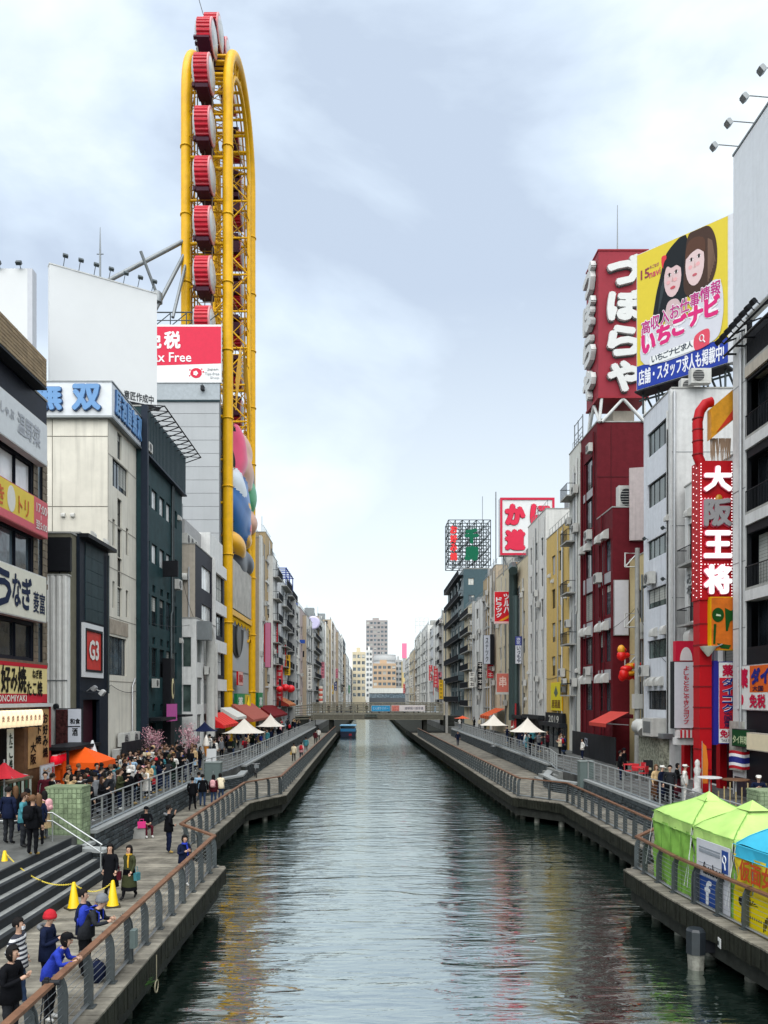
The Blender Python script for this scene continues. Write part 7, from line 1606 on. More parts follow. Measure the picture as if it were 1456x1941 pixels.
for k, (u, Y) in enumerate(((1180, 47.5), (1190, 46), (1206, 46.2), (1220, 44.6), (1215, 47))): stool(('red chair at the far side of terrace table', 'red chair facing the railing by the terrace table', 'red chair between the two red tables', 'red chair closest to the mural shop', 'red chair behind the second red table')[k], XU(u, Y), Y, ZU, REDP, 'red terrace chairs', k*1.3)
t = thing('statue', 'slim white ornamental column figure beside the red shop column', 'statue', (XU(1322, 38), 38, ZU)); mb = MB(); mb.lathe((0, 0, 0), [(.24, 0), (.24, .3), (.15, .35), (.17, .8), (.12, 1.0), (.18, 1.25), (.1, 1.4), (.13, 1.55), (.1, 1.68), (.02, 1.75)], 14); mb.build('figure', mat('plaster_white', (.6, .6, .58), .6, var=.25, scale=8), t); MB().box(-.28, .28, -.28, .28, -.0, .12).build('plinth', M_CONC, t)
t = thing('flag_banner', 'orange feather banner on a pole beside the white statue', 'banner', (XU(1331, 37.8), 37.8, ZU)); mb = MB(); mb.add([(0, 0, .6), (.28, .03, .6), (.3, .02, 1.6), (.2, 0, 2.4), (0, 0, 2.6)], [(0,1,2,3,4)]); mb.build('cloth', paint('E08A3C', .8), t); MB().tube([(0, 0, 0), (0, 0, 2.65)], .018, 5).build('pole', M_ALU, t)
# planters with sticks
for k in range(9):
    x, y = XU(1362+k*9, 33.5), 33.5-.1*k; MB().tube([(0, 0, 0), (0, 0, .75+.2*(k % 3))], .03, 5).build('bamboo_stake', mat('bamboo', (.42, .33, .16), .7, rand=.3), None, (x, y, ZU), 0, label='short bamboo stake behind the railing, %s' % ('nearest the white table', 'second from the white table', 'third from the white table', 'tall one before the middle', 'middle of the row', 'short one after the middle', 'third from the green pillar', 'second from the green pillar', 'beside the green pillar')[k], cat='stake', group='bamboo stakes behind the railing')
# steps by the right terrace
t = thing('terrace_steps', 'short pale edged steps between the two terrace walls by jutting platform', 'stairs', (11.7, 52.2, ZD))
for i in range(4): MB().box(.3*i, .3*i+.3, 0, 3.6, 0, .22*(i+1)).build('step', M_STEP, t)
# boat
bt = thing('boat', 'small blue and dark tour boat moored before the timber bridge', 'boat', (XU(660, 146), 146, 0), .0); hull = MB(); 
pr = [(-1.5, -1.6), (-1.55, 4.5), (-.9, 6.3), (0, 7), (.9, 6.3), (1.55, 4.5), (1.5, -1.6)]; n = len(pr)
hull.add([(x*.86, y, -.2) for x, y in pr]+[(x, y, 1.0) for x, y in pr], [tuple(range(n, 2*n))]+[(i, (i+1) % n, n+(i+1) % n, n+i) for i in range(n)]); hull.build('hull', paint('16223A', .4), bt)
MB().box(-1.4, 1.4, -1.4, 4.4, 1.0, 1.5).build('cabin', paint('3C86B4', .4), bt); MB().box(-1.3, 1.3, -1.2, 4.2, 1.5, 2.0).build('window_band', G_BLUE, bt); MB().box(-1.5, 1.5, -1.5, 4.6, 2.0, 2.12).build('roof', paint('6EA8C8', .4), bt)
MB().box(.2, .7, -1.66, -1.6, .2, .6).build('stern_mark', paint('A03040'), bt)
# lantern tower by the bridge, van on the far road
t = thing('lantern_tower', 'small red and white striped lantern tower at the bridge end', 'tower', (XU(608, 133), 133, ZV(1333, 133)))
for k in range(7): MB().lathe((0, 0, k*.42), [(.32, 0), (.36, .1), (.36, .3), (.32, .4)], 10).build('tier', paint('C86A5C') if k % 2 else paint('E0D8CC'), t)

# parked bicycle by the terrace wall
bk = thing('bicycle', 'silver bicycle parked against the stone wall beyond the platform corner', 'bicycle', (-8.45, 57.5, ZD), .25)
for y in (-.52, .52):
    mb = MB(); mb.tube([(0, y+.33*math.cos(2*PI*k/20), .34+.33*math.sin(2*PI*k/20)) for k in range(20)], .022, 5, closed=True)
    for k in range(8): mb.tube([(0, y, .34), (0, y+.32*math.cos(2*PI*k/8), .34+.32*math.sin(2*PI*k/8))], .005, 3)
    mb.build('wheel', M_FRAME, bk)
mb = MB()
for a, c in (((0, .52, .34), (0, .08, .32)), ((0, .08, .32), (0, -.38, .78)), ((0, .22, .82), (0, -.38, .8)), ((0, .52, .34), (0, .22, .82)), ((0, .08, .32), (0, .24, .95)), ((0, -.52, .34), (0, -.36, 1.0))): mb.tube([a, c], .02, 5)
mb.build('bicycle_frame', M_ALU, bk); MB().tube([(-.28, -.28, 1.02), (0, -.36, 1.0), (.28, -.28, 1.02)], .015, 5).build('handlebar', M_ALU, bk); mb = MB(); mb.ball((0, .25, .97), .09, .15, .04, 8, 5); mb.build('saddle', M_BLACK, bk); MB().box(-.17, .17, -.7, -.42, .72, .95).build('basket', M_STEEL, bk)
for k, (u, v, zz, lab) in enumerate(((98, 1500, ZU, 'small black A frame menu board beside the green pillar and stall'), (1228, 1470, ZU, 'small black A frame menu board in front of the mural'), (437, 1425, ZU, 'small black A frame menu board under the cream parasol'))):
    x, y = pat(u, v+40 if k == 0 else v, zz); t = thing('menu_board', lab, 'board', (x, y if k else 29.5, zz), (.3, -.5, .2)[k]); mb = MB(); mb.add([(-.28, 0, 0), (.28, 0, 0), (.28, .12, .95), (-.28, .12, .95), (-.28, .03, 0), (.28, .03, 0), (.28, .15, .95), (-.28, .15, .95)], [(0,1,2,3), (4,5,6,7), (0,1,5,4), (2,3,7,6), (0,3,7,4), (1,2,6,5)]); mb.build('board', M_BLACK, t); MB().box(-.2, .2, .04, .045, .35, .5).build('chalk_panel', paint('C8C2A8'), t)
# ================================================================ PEOPLE
SKIN = [mat('skin_%d' % i, c, .55, var=.05) for i, c in enumerate(((.50, .31, .22), (.55, .36, .26), (.44, .27, .19)))]
HAIR = {'black': mat('hair_black', (.010, .009, .009), .75, var=.3, scale=40), 'brown': mat('hair_brown', (.05, .026, .016), .75, var=.3, scale=40), 'dyed': mat('hair_dyed', (.13, .065, .03), .75, var=.3, scale=40)}
SHOE = {'black': mat('shoe_black', (.015, .015, .016), .5), 'white': mat('shoe_white', (.55, .55, .53), .6), 'tan': mat('shoe_tan', (.42, .28, .08), .7)}
CL = {'black': '15161A', 'navy': '1B2238', 'grey': '6B6E72', 'white': 'DCDAD4', 'beige': 'C3A67C', 'brown': '5A4030', 'olive': '3B3F2C', 'maroon': '4E1E28', 'teal': '3F7C86', 'light blue': '93B4CF', 'pink': 'D6A0A4', 'red': 'B0222E', 'charcoal': '2A2C30', 'denim': '31425E', 'blue': '2438A0', 'cream': 'D8CBAE', 'purple': '5A4A86', 'dark green': '223028', 'mustard': 'B8902E'}
def cloth(c): return mat('cloth_'+c.replace(' ', '_'), tuple((int(CL[c][i:i+2], 16)/255)**2.2 for i in (0, 2, 4)), .85, var=.22, scale=9, bump=.35, bscale=26)
M_EYE = mat('eye_dark', (.012, .01, .01), .3); M_LIP = mat('lip', (.30, .12, .10), .5)
def skeleton(pose, fem):
    sh = .17 if fem else .195; hp = .085
    J = dict(pel=(0, 0, .95, .125), wai=(0, 0, 1.09, .115 if fem else .125), che=(0, .0, 1.27, .13 if fem else .145), nec=(0, .0, 1.435, .052), jaw=(0, -.025, 1.53, .058), mid=(0, -.012, 1.60, .083), top=(0, -.005, 1.665, .062))
    for s, n in ((-1, 'L'), (1, 'R')):
        J['sh'+n] = (s*sh, 0, 1.385, .068); J['el'+n] = (s*(sh+.055), .03, 1.12, .05); J['wr'+n] = (s*(sh+.06), -.05, .885, .036); J['ha'+n] = (s*(sh+.055), -.075, .80, .034)
        J['hi'+n] = (s*hp, 0, .88, .098); J['kn'+n] = (s*(hp+.015), -.015, .48, .066); J['an'+n] = (s*(hp+.015), .02, .09, .048); J['to'+n] = (s*(hp+.035), -.13, .04, .036)
    def setj(k, x, y, z): J[k] = (x, y, z, J[k][3])
    if pose == 'phone':
        for s, n in ((-1, 'L'), (1, 'R')): setj('el'+n, s*(sh+.05), -.03, 1.12); setj('wr'+n, s*.09, -.25, 1.2); setj('ha'+n, s*.035, -.30, 1.25)
        setj('jaw', 0, -.06, 1.52); setj('mid', 0, -.055, 1.59); setj('top', 0, -.05, 1.655)
    elif pose == 'raise':
        setj('elR', sh+.08, -.12, 1.16); setj('wrR', .10, -.24, 1.38); setj('haR', .05, -.24, 1.47); setj('elL', -sh-.07, .05, 1.12); setj('wrL', -.16, -.14, 1.0); setj('haL', -.1, -.2, 1.02)
    elif pose == 'lean':
        for k, dy, dz in (('wai', -.06, 0), ('che', -.17, -.04), ('nec', -.25, -.07), ('jaw', -.31, -.09), ('mid', -.31, -.09), ('top', -.305, -.085)): x, y, z, r = J[k]; J[k] = (x, y+dy, z+dz, r)
        for s, n in ((-1, 'L'), (1, 'R')): setj('sh'+n, s*sh, -.2, 1.33); setj('el'+n, s*(sh+.06), -.28, 1.1); setj('wr'+n, s*.12, -.46, 1.13); setj('ha'+n, s*.05, -.52, 1.15)
    elif pose == 'walk':
        setj('knL', -.09, -.10, .49); setj('anL', -.09, -.2, .10); setj('toL', -.1, -.35, .06); setj('knR', .09, .03, .48); setj('anR', .09, .24, .13); setj('toR', .10, .12, .04)
        setj('elL', -sh-.05, .12, 1.14); setj('wrL', -sh-.05, .1, .92); setj('haL', -sh-.045, .07, .84); setj('elR', sh+.05, -.03, 1.13); setj('wrR', sh+.04, -.18, .93); setj('haR', sh+.03, -.23, .86)
    elif pose == 'pocket':
        for s, n in ((-1, 'L'), (1, 'R')): setj('el'+n, s*(sh+.1), .07, 1.13); setj('wr'+n, s*(sh+.02), -.06, .95); setj('ha'+n, s*(sh-.02), -.1, .9)
        x, y, z, r = J['kn'+'R']; setj('anR', .14, -.05, .09); setj('toR', .18, -.19, .04)
    elif pose == 'sit':
        for k in J: x, y, z, r = J[k]; J[k] = (x, y, z-.43, r)
        for s, n in ((-1, 'L'), (1, 'R')): setj('hi'+n, s*.1, -.05, .46); setj('kn'+n, s*.13, -.44, .49); setj('an'+n, s*.12, -.46, .09); setj('to'+n, s*.14, -.61, .04); setj('el'+n, s*.24, -.1, .74); setj('wr'+n, s*.1, -.32, .62); setj('ha'+n, s*.05, -.38, .6)
    return J
ED = [('pel', 'wai'), ('wai', 'che'), ('che', 'nec'), ('nec', 'jaw'), ('jaw', 'mid'), ('mid', 'top')]+[e for n in 'LR' for e in (('che', 'sh'+n), ('sh'+n, 'el'+n), ('el'+n, 'wr'+n), ('wr'+n, 'ha'+n), ('pel', 'hi'+n), ('hi'+n, 'kn'+n), ('kn'+n, 'an'+n), ('an'+n, 'to'+n))]
def part_of(e):
    a = e[1][:2]
    return 0 if e in (('nec', 'jaw'), ('jaw', 'mid'), ('mid', 'top')) or a == 'ha' else 3 if a == 'to' else 2 if a in ('kn', 'an') or e[1][:2] == 'hi' else 1
PROTO = {}
def make_protos():
    objs = {}
    for pose in ('stand', 'phone', 'raise', 'lean', 'walk', 'pocket', 'sit'):
        for fem in (0, 1):
            J = skeleton(pose, fem); ks = list(J); me = bpy.data.meshes.new('body'); me.from_pydata([J[k][:3] for k in ks], [(ks.index(a), ks.index(b)) for a, b in ED], [])
            o = bpy.data.objects.new('body', me); COL.objects.link(o); md = o.modifiers.new('skin', 'SKIN'); md.use_smooth_shade = True; md.branch_smoothing = .4
            for i, k in enumerate(ks):
                r = J[k][3]; v = me.skin_vertices[0].data[i]; v.radius = (r*1.28, r*.88) if k in ('pel', 'wai', 'che') else (r, r); v.use_root = (k == 'pel')
            o.modifiers.new('sub', 'SUBSURF').levels = 2; objs[(pose, fem)] = (o, J)
    dg = bpy.context.evaluated_depsgraph_get()
    for key, (o, J) in objs.items():
        pose, fem = key
        me = bpy.data.meshes.new_from_object(o.evaluated_get(dg)); src = o.data; bpy.data.objects.remove(o); bpy.data.meshes.remove(src)
        bm = bmesh.new(); bm.from_mesh(me)
        segs = [(Vector(J[a][:3]), Vector(J[b][:3]), J[a][3], J[b][3], part_of((a, b))) for a, b in ED]
        for f in bm.faces:
            c = f.calc_center_median(); best = 9; pi = 1
            for p, q, ra, rb, pt in segs:
                d = q-p; t_ = max(0, min(1, (c-p).dot(d)/d.length_squared)); ds = (c-(p+d*t_)).length-(ra+(rb-ra)*t_)*.9
                if ds < best: best, pi = ds, pt
            f.material_index = pi; f.smooth = True
        hd = Vector(J['mid'][:3])
        for v in bm.verts:   # cloth folds
            v.co += v.normal*.005*math.sin(v.co.z*38+v.co.x*17)*(1 if v.co.z < hd.z-.14 else 0)
        bm.to_mesh(me); bm.free()
        mb = MB(); hx, hy, hz_ = hd
        mb.ball((hx, hy-.088, hz_-.012), .013, .02, .022, 6, 5, 0)                        # nose
        for s in (-1, 1): mb.ball((hx+s*.032, hy-.078, hz_+.018), .012, .008, .007, 6, 4, 4); mb.ball((hx+s*.083, hy+.005, hz_-.005), .012, .02, .03, 6, 5, 0)
        mb.box(hx-.022, hx+.022, hy-.0905, hy-.07, hz_-.058, hz_-.05, 5)                    # mouth
        for n, s in (('L', -1), ('R', 1)):                                              # hands: five fingers
            w_, h_ = Vector(J['wr'+n][:3]), Vector(J['ha'+n][:3]); d = (h_-w_).normalized(); sd = d.cross(Vector((0, 1, 0)) if abs(d.y) < .8 else Vector((0, 0, 1))).normalized(); nn = d.cross(sd)
            for k, (off, ln) in enumerate(((-.026, .062), (-.009, .075), (.009, .07), (.025, .055))):
                b0 = h_+sd*off+d*.012; mb.tube([b0, b0+d*ln*.5+nn*.004, b0+d*ln*.85+nn*.024*s], [.0095, .009, .006], 5, 0)
            b0 = h_-d*.025-sd*.03; mb.tube([b0, b0-sd*.02+d*.03, b0-sd*.02+d*.055+nn*.01], [.011, .0095, .007], 5, 0)
        m2 = mb.mesh('x', []); bm = bmesh.new(); bm.from_mesh(me); bm.from_mesh(m2)
        bm.to_mesh(me); bm.free()
        idx = [p.material_index for p in me.polygons]; me.materials.clear()
        for q in (SKIN[0], cloth('black'), cloth('navy'), SHOE['black'], M_EYE, M_LIP): me.materials.append(q)
        me.polygons.foreach_set('material_index', idx)
        # head-worn and body-worn pieces, drawn around this pose
        H = {}
        def hair(kind):
            mb = MB(); n, k = 18, 12; vs = []; fs = []
            for i in range(k+1):
                th = PI*i/k
                for j in range(n):
                    a = 2*PI*j/n; x, y, z = math.sin(th)*math.sin(a), -math.sin(th)*math.cos(a), math.cos(th); r = 1+.05*math.sin(7*a+3*i)+.05*math.sin(13*a-2*i)*(1 if i > 4 else .3)
                    px, py, pz = x*.098*r, y*.108*r+.014, z*.112*r+.035
                    if kind == 'long' and z < .15 and y > -.35: pz -= (.15-z)*.28; px *= 1+.12*(.15-z); py = py*.9+.018
                    if kind == 'bob' and z < 0 and y > -.35: pz += z*.07; px *= 1.08
                    vs.append((hx+px, hy+py, hz_+pz))
            for i in range(k):
                for j in range(n):
                    a = 2*PI*(j+.5)/n; th = PI*(i+.5)/k; y = -math.sin(th)*math.cos(a); z = math.cos(th)
                    if y < -.38 and z < .52: continue
                    if kind == 'short' and z < -.45: continue
                    fs.append((i*n+j, i*n+(j+1) % n, (i+1)*n+(j+1) % n, (i+1)*n+j))
            mb.add(vs, fs, 0, True); return mb.mesh('hair', HAIR['black'])
        for kd in ('short', 'long', 'bob'): H[kd] = hair(kd)
        mb = MB(); mb.lathe((hx, hy+.008, hz_+.03), [(.112, -.03), (.116, .0), (.112, .03), (.098, .08), (.06, .12), (.01, .14)], 16, 0, 'z', True, .95, 1.05); mb.lathe((hx, hy+.008, hz_+.03), [(.118, -.035), (.122, -.02), (.122, .015), (.117, .025)], 16, 0, 'z', True, .95, 1.05); H['beanie'] = mb.mesh('beanie', cloth('grey'))
        mb = MB(); mb.lathe((hx, hy+.005, hz_+.045), [(.108, -.01), (.108, .03), (.085, .075), (.01, .09)], 14, 0, 'z', True, .95, 1.05); mb.add([(hx-.07, hy-.08, hz_+.045), (hx+.07, hy-.08, hz_+.045), (hx+.05, hy-.18, hz_+.025), (hx-.05, hy-.18, hz_+.025)], [(0,1,2,3)]); H['cap'] = mb.mesh('cap', cloth('white'))
        mb = MB(); mb.prism([(hx-.05, hz_-.02), (hx+.05, hz_-.02), (hx+.04, hz_-.085), (hx-.04, hz_-.085)], .03, 0, 'xz', hy-.095); H['mask'] = mb.mesh('mask', paint('E4E6E8', .8))
        pz, wz, cz = J['pel'], J['wai'], J['che']
        k1 = 1 if pose != 'sit' else 0
        if k1:
            for nm, zb, rb in (('coat', .42, .235), ('jacket_hem', .80, .185), ('skirt', .30, .24)):
                mb = MB(); n = 20; ct = wz if nm == 'skirt' else cz
                rings = [(ct[2]-(.0 if nm == 'skirt' else .05), .155 if nm != 'skirt' else .14), (.98, .175), (.80, .19), (zb+.15 if zb < .7 else .79, rb*.96), (zb, rb)]
                vs = []
                for (z, r) in rings:
                    t_ = max(0, min(1, (z-.95)/(ct[2]-.95+1e-6))); yo = ct[1]*t_
                    for j in range(n): a = 2*PI*j/n; f_ = 1+.05*math.sin(5*a+1)*(1 if z < .9 else .3); vs.append((r*math.cos(a)*1.08*f_, yo+r*math.sin(a)*.84*f_, z))
                mb.add(vs, [(i*n+j, i*n+(j+1) % n, (i+1)*n+(j+1) % n, (i+1)*n+j) for i in range(len(rings)-1) for j in range(n)], 0, True); H[nm] = mb.mesh(nm, cloth('black'))
        mb = MB(); o_ = 0; cy = cz[1]; tz = cz[2]
        mb.lathe((0, cy+.2, tz-.24), [(.02, 0), (.12, .03), (.145, .12), (.15, .26), (.13, .38), (.06, .43), (.01, .44)], 12, 0, 'z', True, 1.05, .62); mb.lathe((0, cy+.29, tz-.2), [(.02, 0), (.085, .02), (.09, .14), (.02, .17)], 10, 0, 'z', True, 1.1, .4)
        for s in (-1, 1): mb.tube([(s*.11, cy+.13, tz+.12), (s*.115, cy+.02, tz+.165), (s*.11, cy-.13, tz+.08), (s*.115, cy-.13, tz-.1), (s*.14, cy+.1, tz-.2)], .018, 5)
        H['backpack'] = mb.mesh('backpack', cloth('blue'))
        mb = MB(); mb.box(.20, .32, -.06, .14, .62, .86); mb.tube([(.26, -.03, .86), (.24, -.02, 1.05), (.24, .08, 1.05), (.26, .1, .86)], .01, 4); H['tote_bag'] = mb.mesh('tote_bag', cloth('white'))
        mb = MB(); mb.tube([(hx+.075*math.cos(q*PI/6), hy*.8+.01+.075*math.sin(q*PI/6), cz[2]+.17+.01*math.sin(q*2)) for q in range(12)], .035, 6, closed=True); mb.tube([(hx+.03, hy-.06, cz[2]+.15), (hx+.06, cy-.15, cz[2]-.02), (hx+.06, cy-.15, cz[2]-.22)], [.03, .03, .025], 6); H['scarf'] = mb.mesh('scarf', cloth('mustard'))
        mb = MB(); mb.tube([(hx+.1*math.cos(q*PI/7-.2), cy*.9+.05+.1*math.sin(q*PI/7-.2), cz[2]+.13+.03*math.sin(q*PI/7)) for q in range(8)], .045, 6); H['hood'] = mb.mesh('hood', cloth('grey'))
        PROTO[key] = (me, H)
make_protos()
def person(label, x, y, z, rot, pose='stand', fem=0, top='black', bottom='navy', shoe='black', hair='short', hc='black', extras=(), h=1.7, group=None, topm=None, skin=0):
    me, H = PROTO[(pose, fem)]; o = link('person', me, None, (x, y, z), rot, label, 'person', group)
    k = h/1.7*(1 if fem == 0 else .975); o.scale = (k*(1.06 if not fem else 1.0), k*1.04, k)
    for i, m_ in enumerate((SKIN[skin], topm or cloth(top), cloth(bottom), SHOE[shoe])): o.material_slots[i].link = 'OBJECT'; o.material_slots[i].material = m_
    def wear(nm, m_):
        if nm in H: c = link(nm, H[nm], o); c.material_slots[0].link = 'OBJECT'; c.material_slots[0].material = m_
    if hair: wear(hair, HAIR[hc])
    if pose not in ('sit',) and not any(e[0] == 'coat' for e in extras): wear('jacket_hem', topm or cloth(top))
    for e in extras: wear(e[0], e[1] if not isinstance(e[1], str) else cloth(e[1]))
    return o
def D2(u, v, z): Y = (EYE-z)*F/(v-V0); return (u-U0)*Y/F, Y
def PT(u, vtop, z, h=1.7): Y = (EYE-z-h)*F/(vtop-V0); return (u-U0)*Y/F, Y     # from the crown of the head
m = bpy.data.materials.new('striped_knit'); m.use_nodes = True; t = m.node_tree; b = t.nodes['Principled BSDF']; b.inputs['Roughness'].default_value = .9
g = N('ShaderNodeTexCoord', t); sp = N('ShaderNodeSeparateXYZ', t); ma = N('ShaderNodeMath', t, operation='MULTIPLY'); ma.inputs[1].default_value = 11.5; fr = N('ShaderNodeMath', t, operation='FRACT'); gt = N('ShaderNodeMath', t, operation='GREATER_THAN'); gt.inputs[1].default_value = .5; mi = N('ShaderNodeMix', t, data_type='RGBA')
mi.inputs['A'].default_value = (.02, .022, .035, 1); mi.inputs['B'].default_value = (.6, .6, .6, 1)
t.links.new(g.outputs['Object'], sp.inputs[0]); t.links.new(sp.outputs['Z'], ma.inputs[0]); t.links.new(ma.outputs[0], fr.inputs[0]); t.links.new(fr.outputs[0], gt.inputs[0]); t.links.new(gt.outputs[0], mi.inputs['Factor']); t.links.new(mi.outputs['Result'], b.inputs['Base Color']); STRIPE = m
E90 = PI/2
# ---- near boardwalk
x, y = PT(20, 1796, ZD, 1.68); pcam = person('person in black jacket with dark hair holding a camera at the bridge end of railing', x, y, ZD, E90*.9, 'phone', 0, 'black', 'charcoal', 'black', 'bob', extras=())
cm = MB(); cm.box(-.07, .07, -.05, .05, -.05, .05); cm.lathe((0, -.05, 0), [(.04, 0), (.045, -.16), (.05, -.18)], 10, 0, 'y'); cm.box(-.03, .03, -.03, .03, .05, .08)
cm.build('camera', M_FRAME, None, (x+.62, y-.05, ZD+1.12), E90, label='black camera with long lens held over the railing', cat='camera')
tp = thing('tripod', 'black tripod standing by the railing below the long lens camera', 'tripod', (x+.6, y-.05, ZD)); 
for a in range(3): MB().tube([(.02*math.cos(a*2.1), .02*math.sin(a*2.1), 1.05), (.16*math.cos(a*2.1), .16*math.sin(a*2.1), 0)], .012, 5).build('leg', M_FRAME, tp)
x, y = PT(35, 1740, ZD, 1.72); person('person in black and white striped sweater wearing a white mask', x, y, ZD, E90, 'pocket', 0, 'black', 'denim', 'black', 'short', topm=STRIPE, extras=(('mask', paint('E4E6E8', .8)),))
x, y = PT(90, 1732, ZD, 1.66); person('person in red beanie and navy jacket looking down at a phone', x, y, ZD, E90, 'phone', 0, 'navy', 'black', 'black', 'short', extras=(('beanie', 'red'), ('hood', 'grey')))
x, y = PT(104, 1778, ZD, 1.5); person('person in bright blue jacket bending over the railing', x-.1, y, ZD, E90, 'lean', 1, 'blue', 'black', 'white', 'bob', extras=(('cap', 'black'),))
x, y = PT(158, 1684, ZD, 1.74); person('dark haired man in navy jacket with hand at his mouth', x, y, ZD, E90, 'raise', 0, 'navy', 'black', 'black', 'short')
x, y = PT(176, 1706, ZD, 1.6); person('man with grey knit cap and blue backpack leaning on the railing', x-.15, y, ZD, E90, 'lean', 0, 'charcoal', 'black', 'black', 'short', extras=(('beanie', 'grey'), ('backpack', 'blue')), h=1.78)
bgm = MB(); bgm.ball((0, 0, .22), .2, .15, .24, 10, 8); bgm.tube([(-.08, 0, .42), (0, 0, .5), (.08, 0, .42)], .015, 4); bgm.build('day_pack', cloth('navy'), None, (-5.62, y-.35, ZD), .4, label='dark navy day pack on the planks at the railing foot', cat='bag')
x, y = D2(209, 1706, ZD); person('woman in long black coat with maroon bag walking beside another', x, y, ZD, .12, 'walk', 1, 'black', 'black', 'black', 'long', extras=(('coat', 'black'), ('tote_bag', 'maroon')), h=1.64)
x, y = D2(245, 1704, ZD); person('woman in dark olive coat and long skirt with yellow scarf', x, y, ZD, -.3, 'walk', 1, 'olive', 'black', 'black', 'long', extras=(('coat', 'olive'), ('skirt', 'black'), ('scarf', 'mustard'), ('tote_bag', 'teal')), h=1.58)
x, y = D2(320, 1617, ZD); person('man in black jacket, jeans and tan boots eating by the railing corner', x, y, ZD, E90+.5, 'raise', 0, 'black', 'navy', 'tan', 'short', extras=(('hood', 'grey'),), h=1.78)
x, y = PT(349, 1582, ZD, 1.6); person('woman with dark hair and blue scarf top leaning at the railing corner', x, y, ZD, .7, 'phone', 1, 'navy', 'grey', 'white', 'bob', extras=(('scarf', 'blue'), ('tote_bag', 'maroon')), h=1.62)
x, y = XU(273, 33), 33.0; person('person in black sitting beside the pink bag on the concrete block', x+.12, y-.1, ZD, .55, 'sit', 1, 'black', 'maroon', 'white', 'short', extras=(('cap', 'black'),))
for u, v, lab, kw in ((365, 1536, 'person in black walking away near the queue wall end', dict(top='black', bottom='black', pose='walk')), (384, 1528, 'person in black jacket and jeans by the grey green cabinet', dict(top='black', bottom='denim', pose='stand')), (377, 1522, 'person in light blue shirt half hidden beyond the two in black', dict(top='light blue', bottom='grey', pose='pocket')),
                      (405, 1527, 'person with pale pink backpack over a maroon top by the railing', dict(top='maroon', bottom='denim', pose='stand', fem=1, hair='long', extras=(('backpack', 'pink'),))), (419, 1520, 'person in cream top leaning at the recessed railing', dict(top='cream', bottom='denim', pose='lean', fem=1, hair='bob'))):
    x, y = D2(u, v, ZD); person(lab, x, y, ZD, PI+rnd.uniform(-.4, .4), **kw)
for u, v, lab, kw in ((557, 1443, 'person in cream jacket with mustard bag walking the far boardwalk', dict(top='cream', bottom='black', fem=1, extras=(('tote_bag', 'mustard'),))), (571, 1441, 'person with red backpack walking beside the cream jacket', dict(top='pink', bottom='navy', fem=1, extras=(('backpack', 'red'),))), (580, 1428, 'person in pale teal top on the far boardwalk ramp', dict(top='teal', bottom='grey')), (598, 1410, 'person in maroon far along the boardwalk near the bridge', dict(top='maroon', bottom='black')), (604, 1404, 'person in white shirt beside the maroon one near the bridge', dict(top='white', bottom='black')), (868, 1413, 'person in navy walking the opposite far boardwalk', dict(top='navy', bottom='navy'))):
    x, y = D2(u, v, ZD); x = min(x, -5.9) if x < 0 else max(x, 8.3); person(lab, x, y, ZD, PI if u < 700 else 0, 'walk', **kw)
# ---- stall front and queue
USED = set()
def auto(x, y, z, rot, place, group, rr, h=None, poses=('stand', 'phone', 'pocket', 'stand', 'phone'), coat=.4):
    fem = rr.random() < .6; tops = ['black', 'navy', 'black', 'white', 'black', 'grey', 'charcoal', 'white', 'light blue', 'cream', 'beige', 'navy', 'maroon', 'black', 'navy', 'charcoal', 'dark green', 'black', 'white', 'olive', 'teal', 'black']
    for _ in range(60):
        top = rr.choice(tops); bot = rr.choice(['black', 'navy', 'denim', 'black', 'charcoal', 'black', 'navy', 'grey']); hr_ = rr.choice(['long', 'long', 'bob']) if fem else 'short'; hc = rr.choice(['black', 'black', 'black', 'brown', 'dyed'])
        ex = []; d = ''
        if fem and rr.random() < coat: ex.append(('coat', top)); d = 'coat'
        else: d = rr.choice(['jacket', 'jacket', 'top'])
        q = rr.random()
        if q < .15: c = rr.choice(['blue', 'black', 'red', 'beige', 'grey', 'pink']); ex.append(('backpack', c)); d += ' with %s backpack' % c
        elif q < .3: c = rr.choice(['white', 'black', 'light blue', 'beige', 'red']); ex.append(('tote_bag', c)); d += ' with %s bag' % c
        elif q < .4: c = rr.choice(['white', 'red', 'beige', 'grey', 'mustard']); ex.append(('scarf', c)); d += ' and %s scarf' % c
        elif q < .5: c = rr.choice(['grey', 'black', 'red', 'white', 'beige']); ex.append(('beanie', c)); d += ' and %s beanie' % c
        lab = '%s %s haired person in %s %s, %s' % ({'long': 'long', 'bob': 'bobbed', 'short': 'short'}[hr_], hc, top, d, place)
        if lab not in USED: break
    USED.add(lab); hh = h or (rr.uniform(1.54, 1.68) if fem else rr.uniform(1.66, 1.8))
    if 'coat' in [e[0] for e in ex] and rr.random() < .5: ex.append(('skirt', bot))
    return person(lab, x, y, z, rot, rr.choice(poses), int(fem), top, bot, rr.choice(['black', 'black', 'white', 'tan']), hr_, hc, tuple(ex), hh, group, skin=rr.randrange(3))
rr = random.Random(21)
x, y = PT(16, 1497, ZU, 1.76); person('big man in dark suit seen from behind at the food stall', x, y, ZU, PI-.3, 'stand', 0, 'navy', 'charcoal', 'black', 'short', h=1.84)
for u, v in ((44, 1508), (62, 1518), (74, 1506), (52, 1494), (30, 1490), (84, 1498)): x, y = PT(u, v, ZU, 1.64); auto(x, y, ZU, rr.uniform(1.2, 4.5), 'at the food stall', 'customers at the food stall', rr)
placed = []
def spread(n, xa, xb, ya, yb, dmin, tries=3000):
    out_ = []
    for _ in range(tries):
        if len(out_) >= n: break
        x, y = rr.uniform(xa, xb), rr.uniform(ya, yb)
        if all((x-a)**2+(y-b)**2 > dmin**2 for a, b in placed): placed.append((x, y)); out_.append((x, y))
    return out_
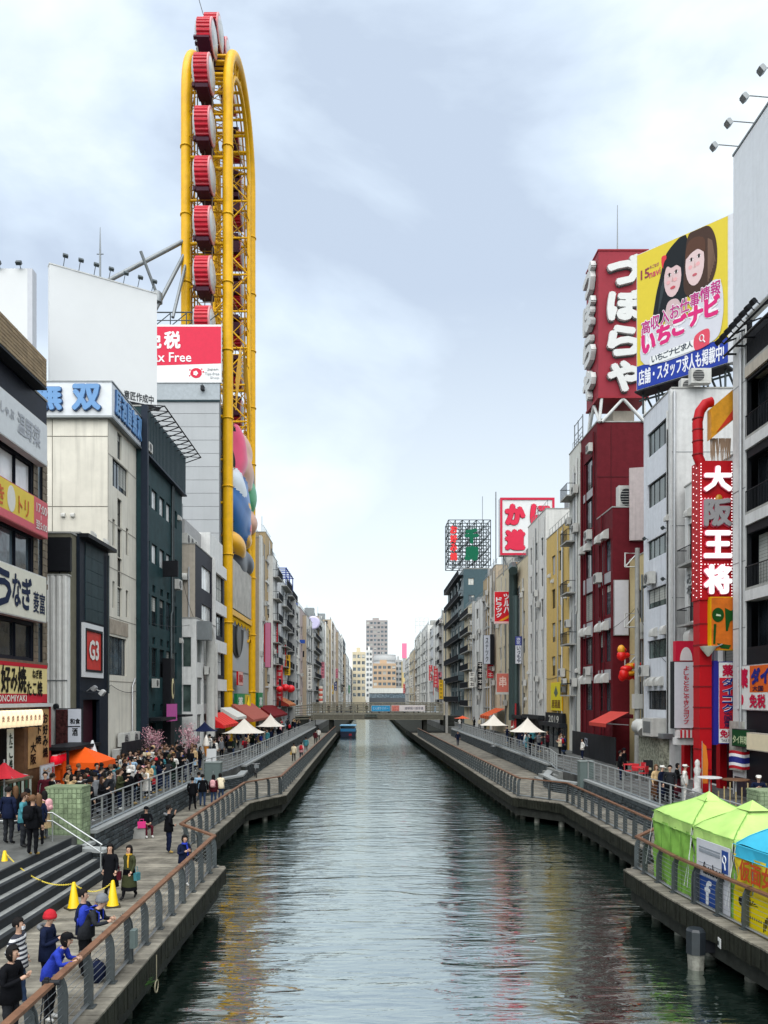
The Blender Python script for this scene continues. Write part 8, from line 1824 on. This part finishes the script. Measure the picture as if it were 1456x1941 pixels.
# people along the silver railing, then the mass behind them
for k in range(17):
    yy = 29.0+k*.97+rr.uniform(-.15, .15); xx = -10.5-rr.uniform(.0, .25); placed.append((xx, yy)); auto(xx, yy, ZU, rr.choice([E90, E90, PI/4, PI*.75, -.2, PI]), 'at the silver railing', 'people queueing along the silver railing', rr, poses=('stand', 'phone', 'lean', 'pocket'))
for x, y in spread(74, -13.4, -10.8, 31.2, 48, .40): auto(x, y, ZU, rr.uniform(-.6, 4), 'in crowd before orange tent' if y < 40 else 'in crowd by pink blossom', 'crowd on the upper promenade', rr)
for x, y in spread(30, -14.4, -11.0, 42, 54, .46): auto(x, y, ZU, rr.uniform(0, 6), 'at dark building entrance', 'crowd on the upper promenade', rr)
# under the parasols and restaurant fronts, wheel side
for x, y in spread(30, -13.2, -9.6, 56, 84, .6): auto(x, y, ZU, rr.uniform(0, 6), 'under the cream parasols', 'people under the cream parasols', rr)
for x, y in spread(18, -13.6, -9.6, 88, 126, .8): auto(x, y, ZU, rr.uniform(0, 6), 'by red balloon restaurant', 'people outside the red balloon restaurant', rr)
# opposite bank
for u, v, lab, kw in ((1183, 1418, 'person in black hat and coat by the red terrace table', dict(top='black', bottom='black', extras=(('beanie', 'black'), ('coat', 'black')), fem=1)), (1176, 1424, 'person in black top and navy trousers at the terrace railing', dict(top='black', bottom='navy', pose='pocket')), (1239, 1449, 'woman in camel jacket and brown skirt by the mural front', dict(top='beige', bottom='brown', fem=1, hair='long', hc='dyed', extras=(('skirt', 'brown'),))), (1255, 1450, 'person in navy coat and white cap walking past the mural', dict(top='navy', bottom='navy', extras=(('cap', 'white'), ('coat', 'navy')), fem=1)),
                      (1283, 1446, 'person in black bending with a dark skirt by the red column', dict(top='black', bottom='maroon', fem=1, hair='bob', pose='phone', extras=(('skirt', 'maroon'),))), (1298, 1450, 'cook in white jacket standing by the red column', dict(top='white', bottom='white', shoe='white', extras=(('cap', 'white'),))), (1270, 1452, 'person in dark jacket half hidden between the cap and skirt', dict(top='charcoal', bottom='black', pose='stand')), (1438, 1470, 'guard in navy uniform with white cap beside the green pillar', dict(top='navy', bottom='navy', pose='phone', extras=(('cap', 'white'),)))):
    x, y = PT(u, v, ZU, 1.68); x = max(x, 13.1); person(lab, x, y, ZU, rr.uniform(-1.5, 1.5) if 'guard' not in lab else -.4, **kw)
for x, y in spread(20, 13.3, 16.6, 58, 82, .6): auto(x, y, ZU, rr.uniform(0, 6), 'under the white parasols', 'people under the white parasols', rr)
for x, y in spread(6, 13.3, 17, 90, 125, .9): auto(x, y, ZU, rr.uniform(0, 6), 'by beige building fronts', 'people far along the opposite terrace', rr)
for k in range(16):
    auto(-8.5+k*1.3+rr.uniform(-.4, .4), 131.5+rr.random()*3.2, 4.5, rr.uniform(0, 6), 'crossing timber footbridge', 'people crossing the footbridge', rr)
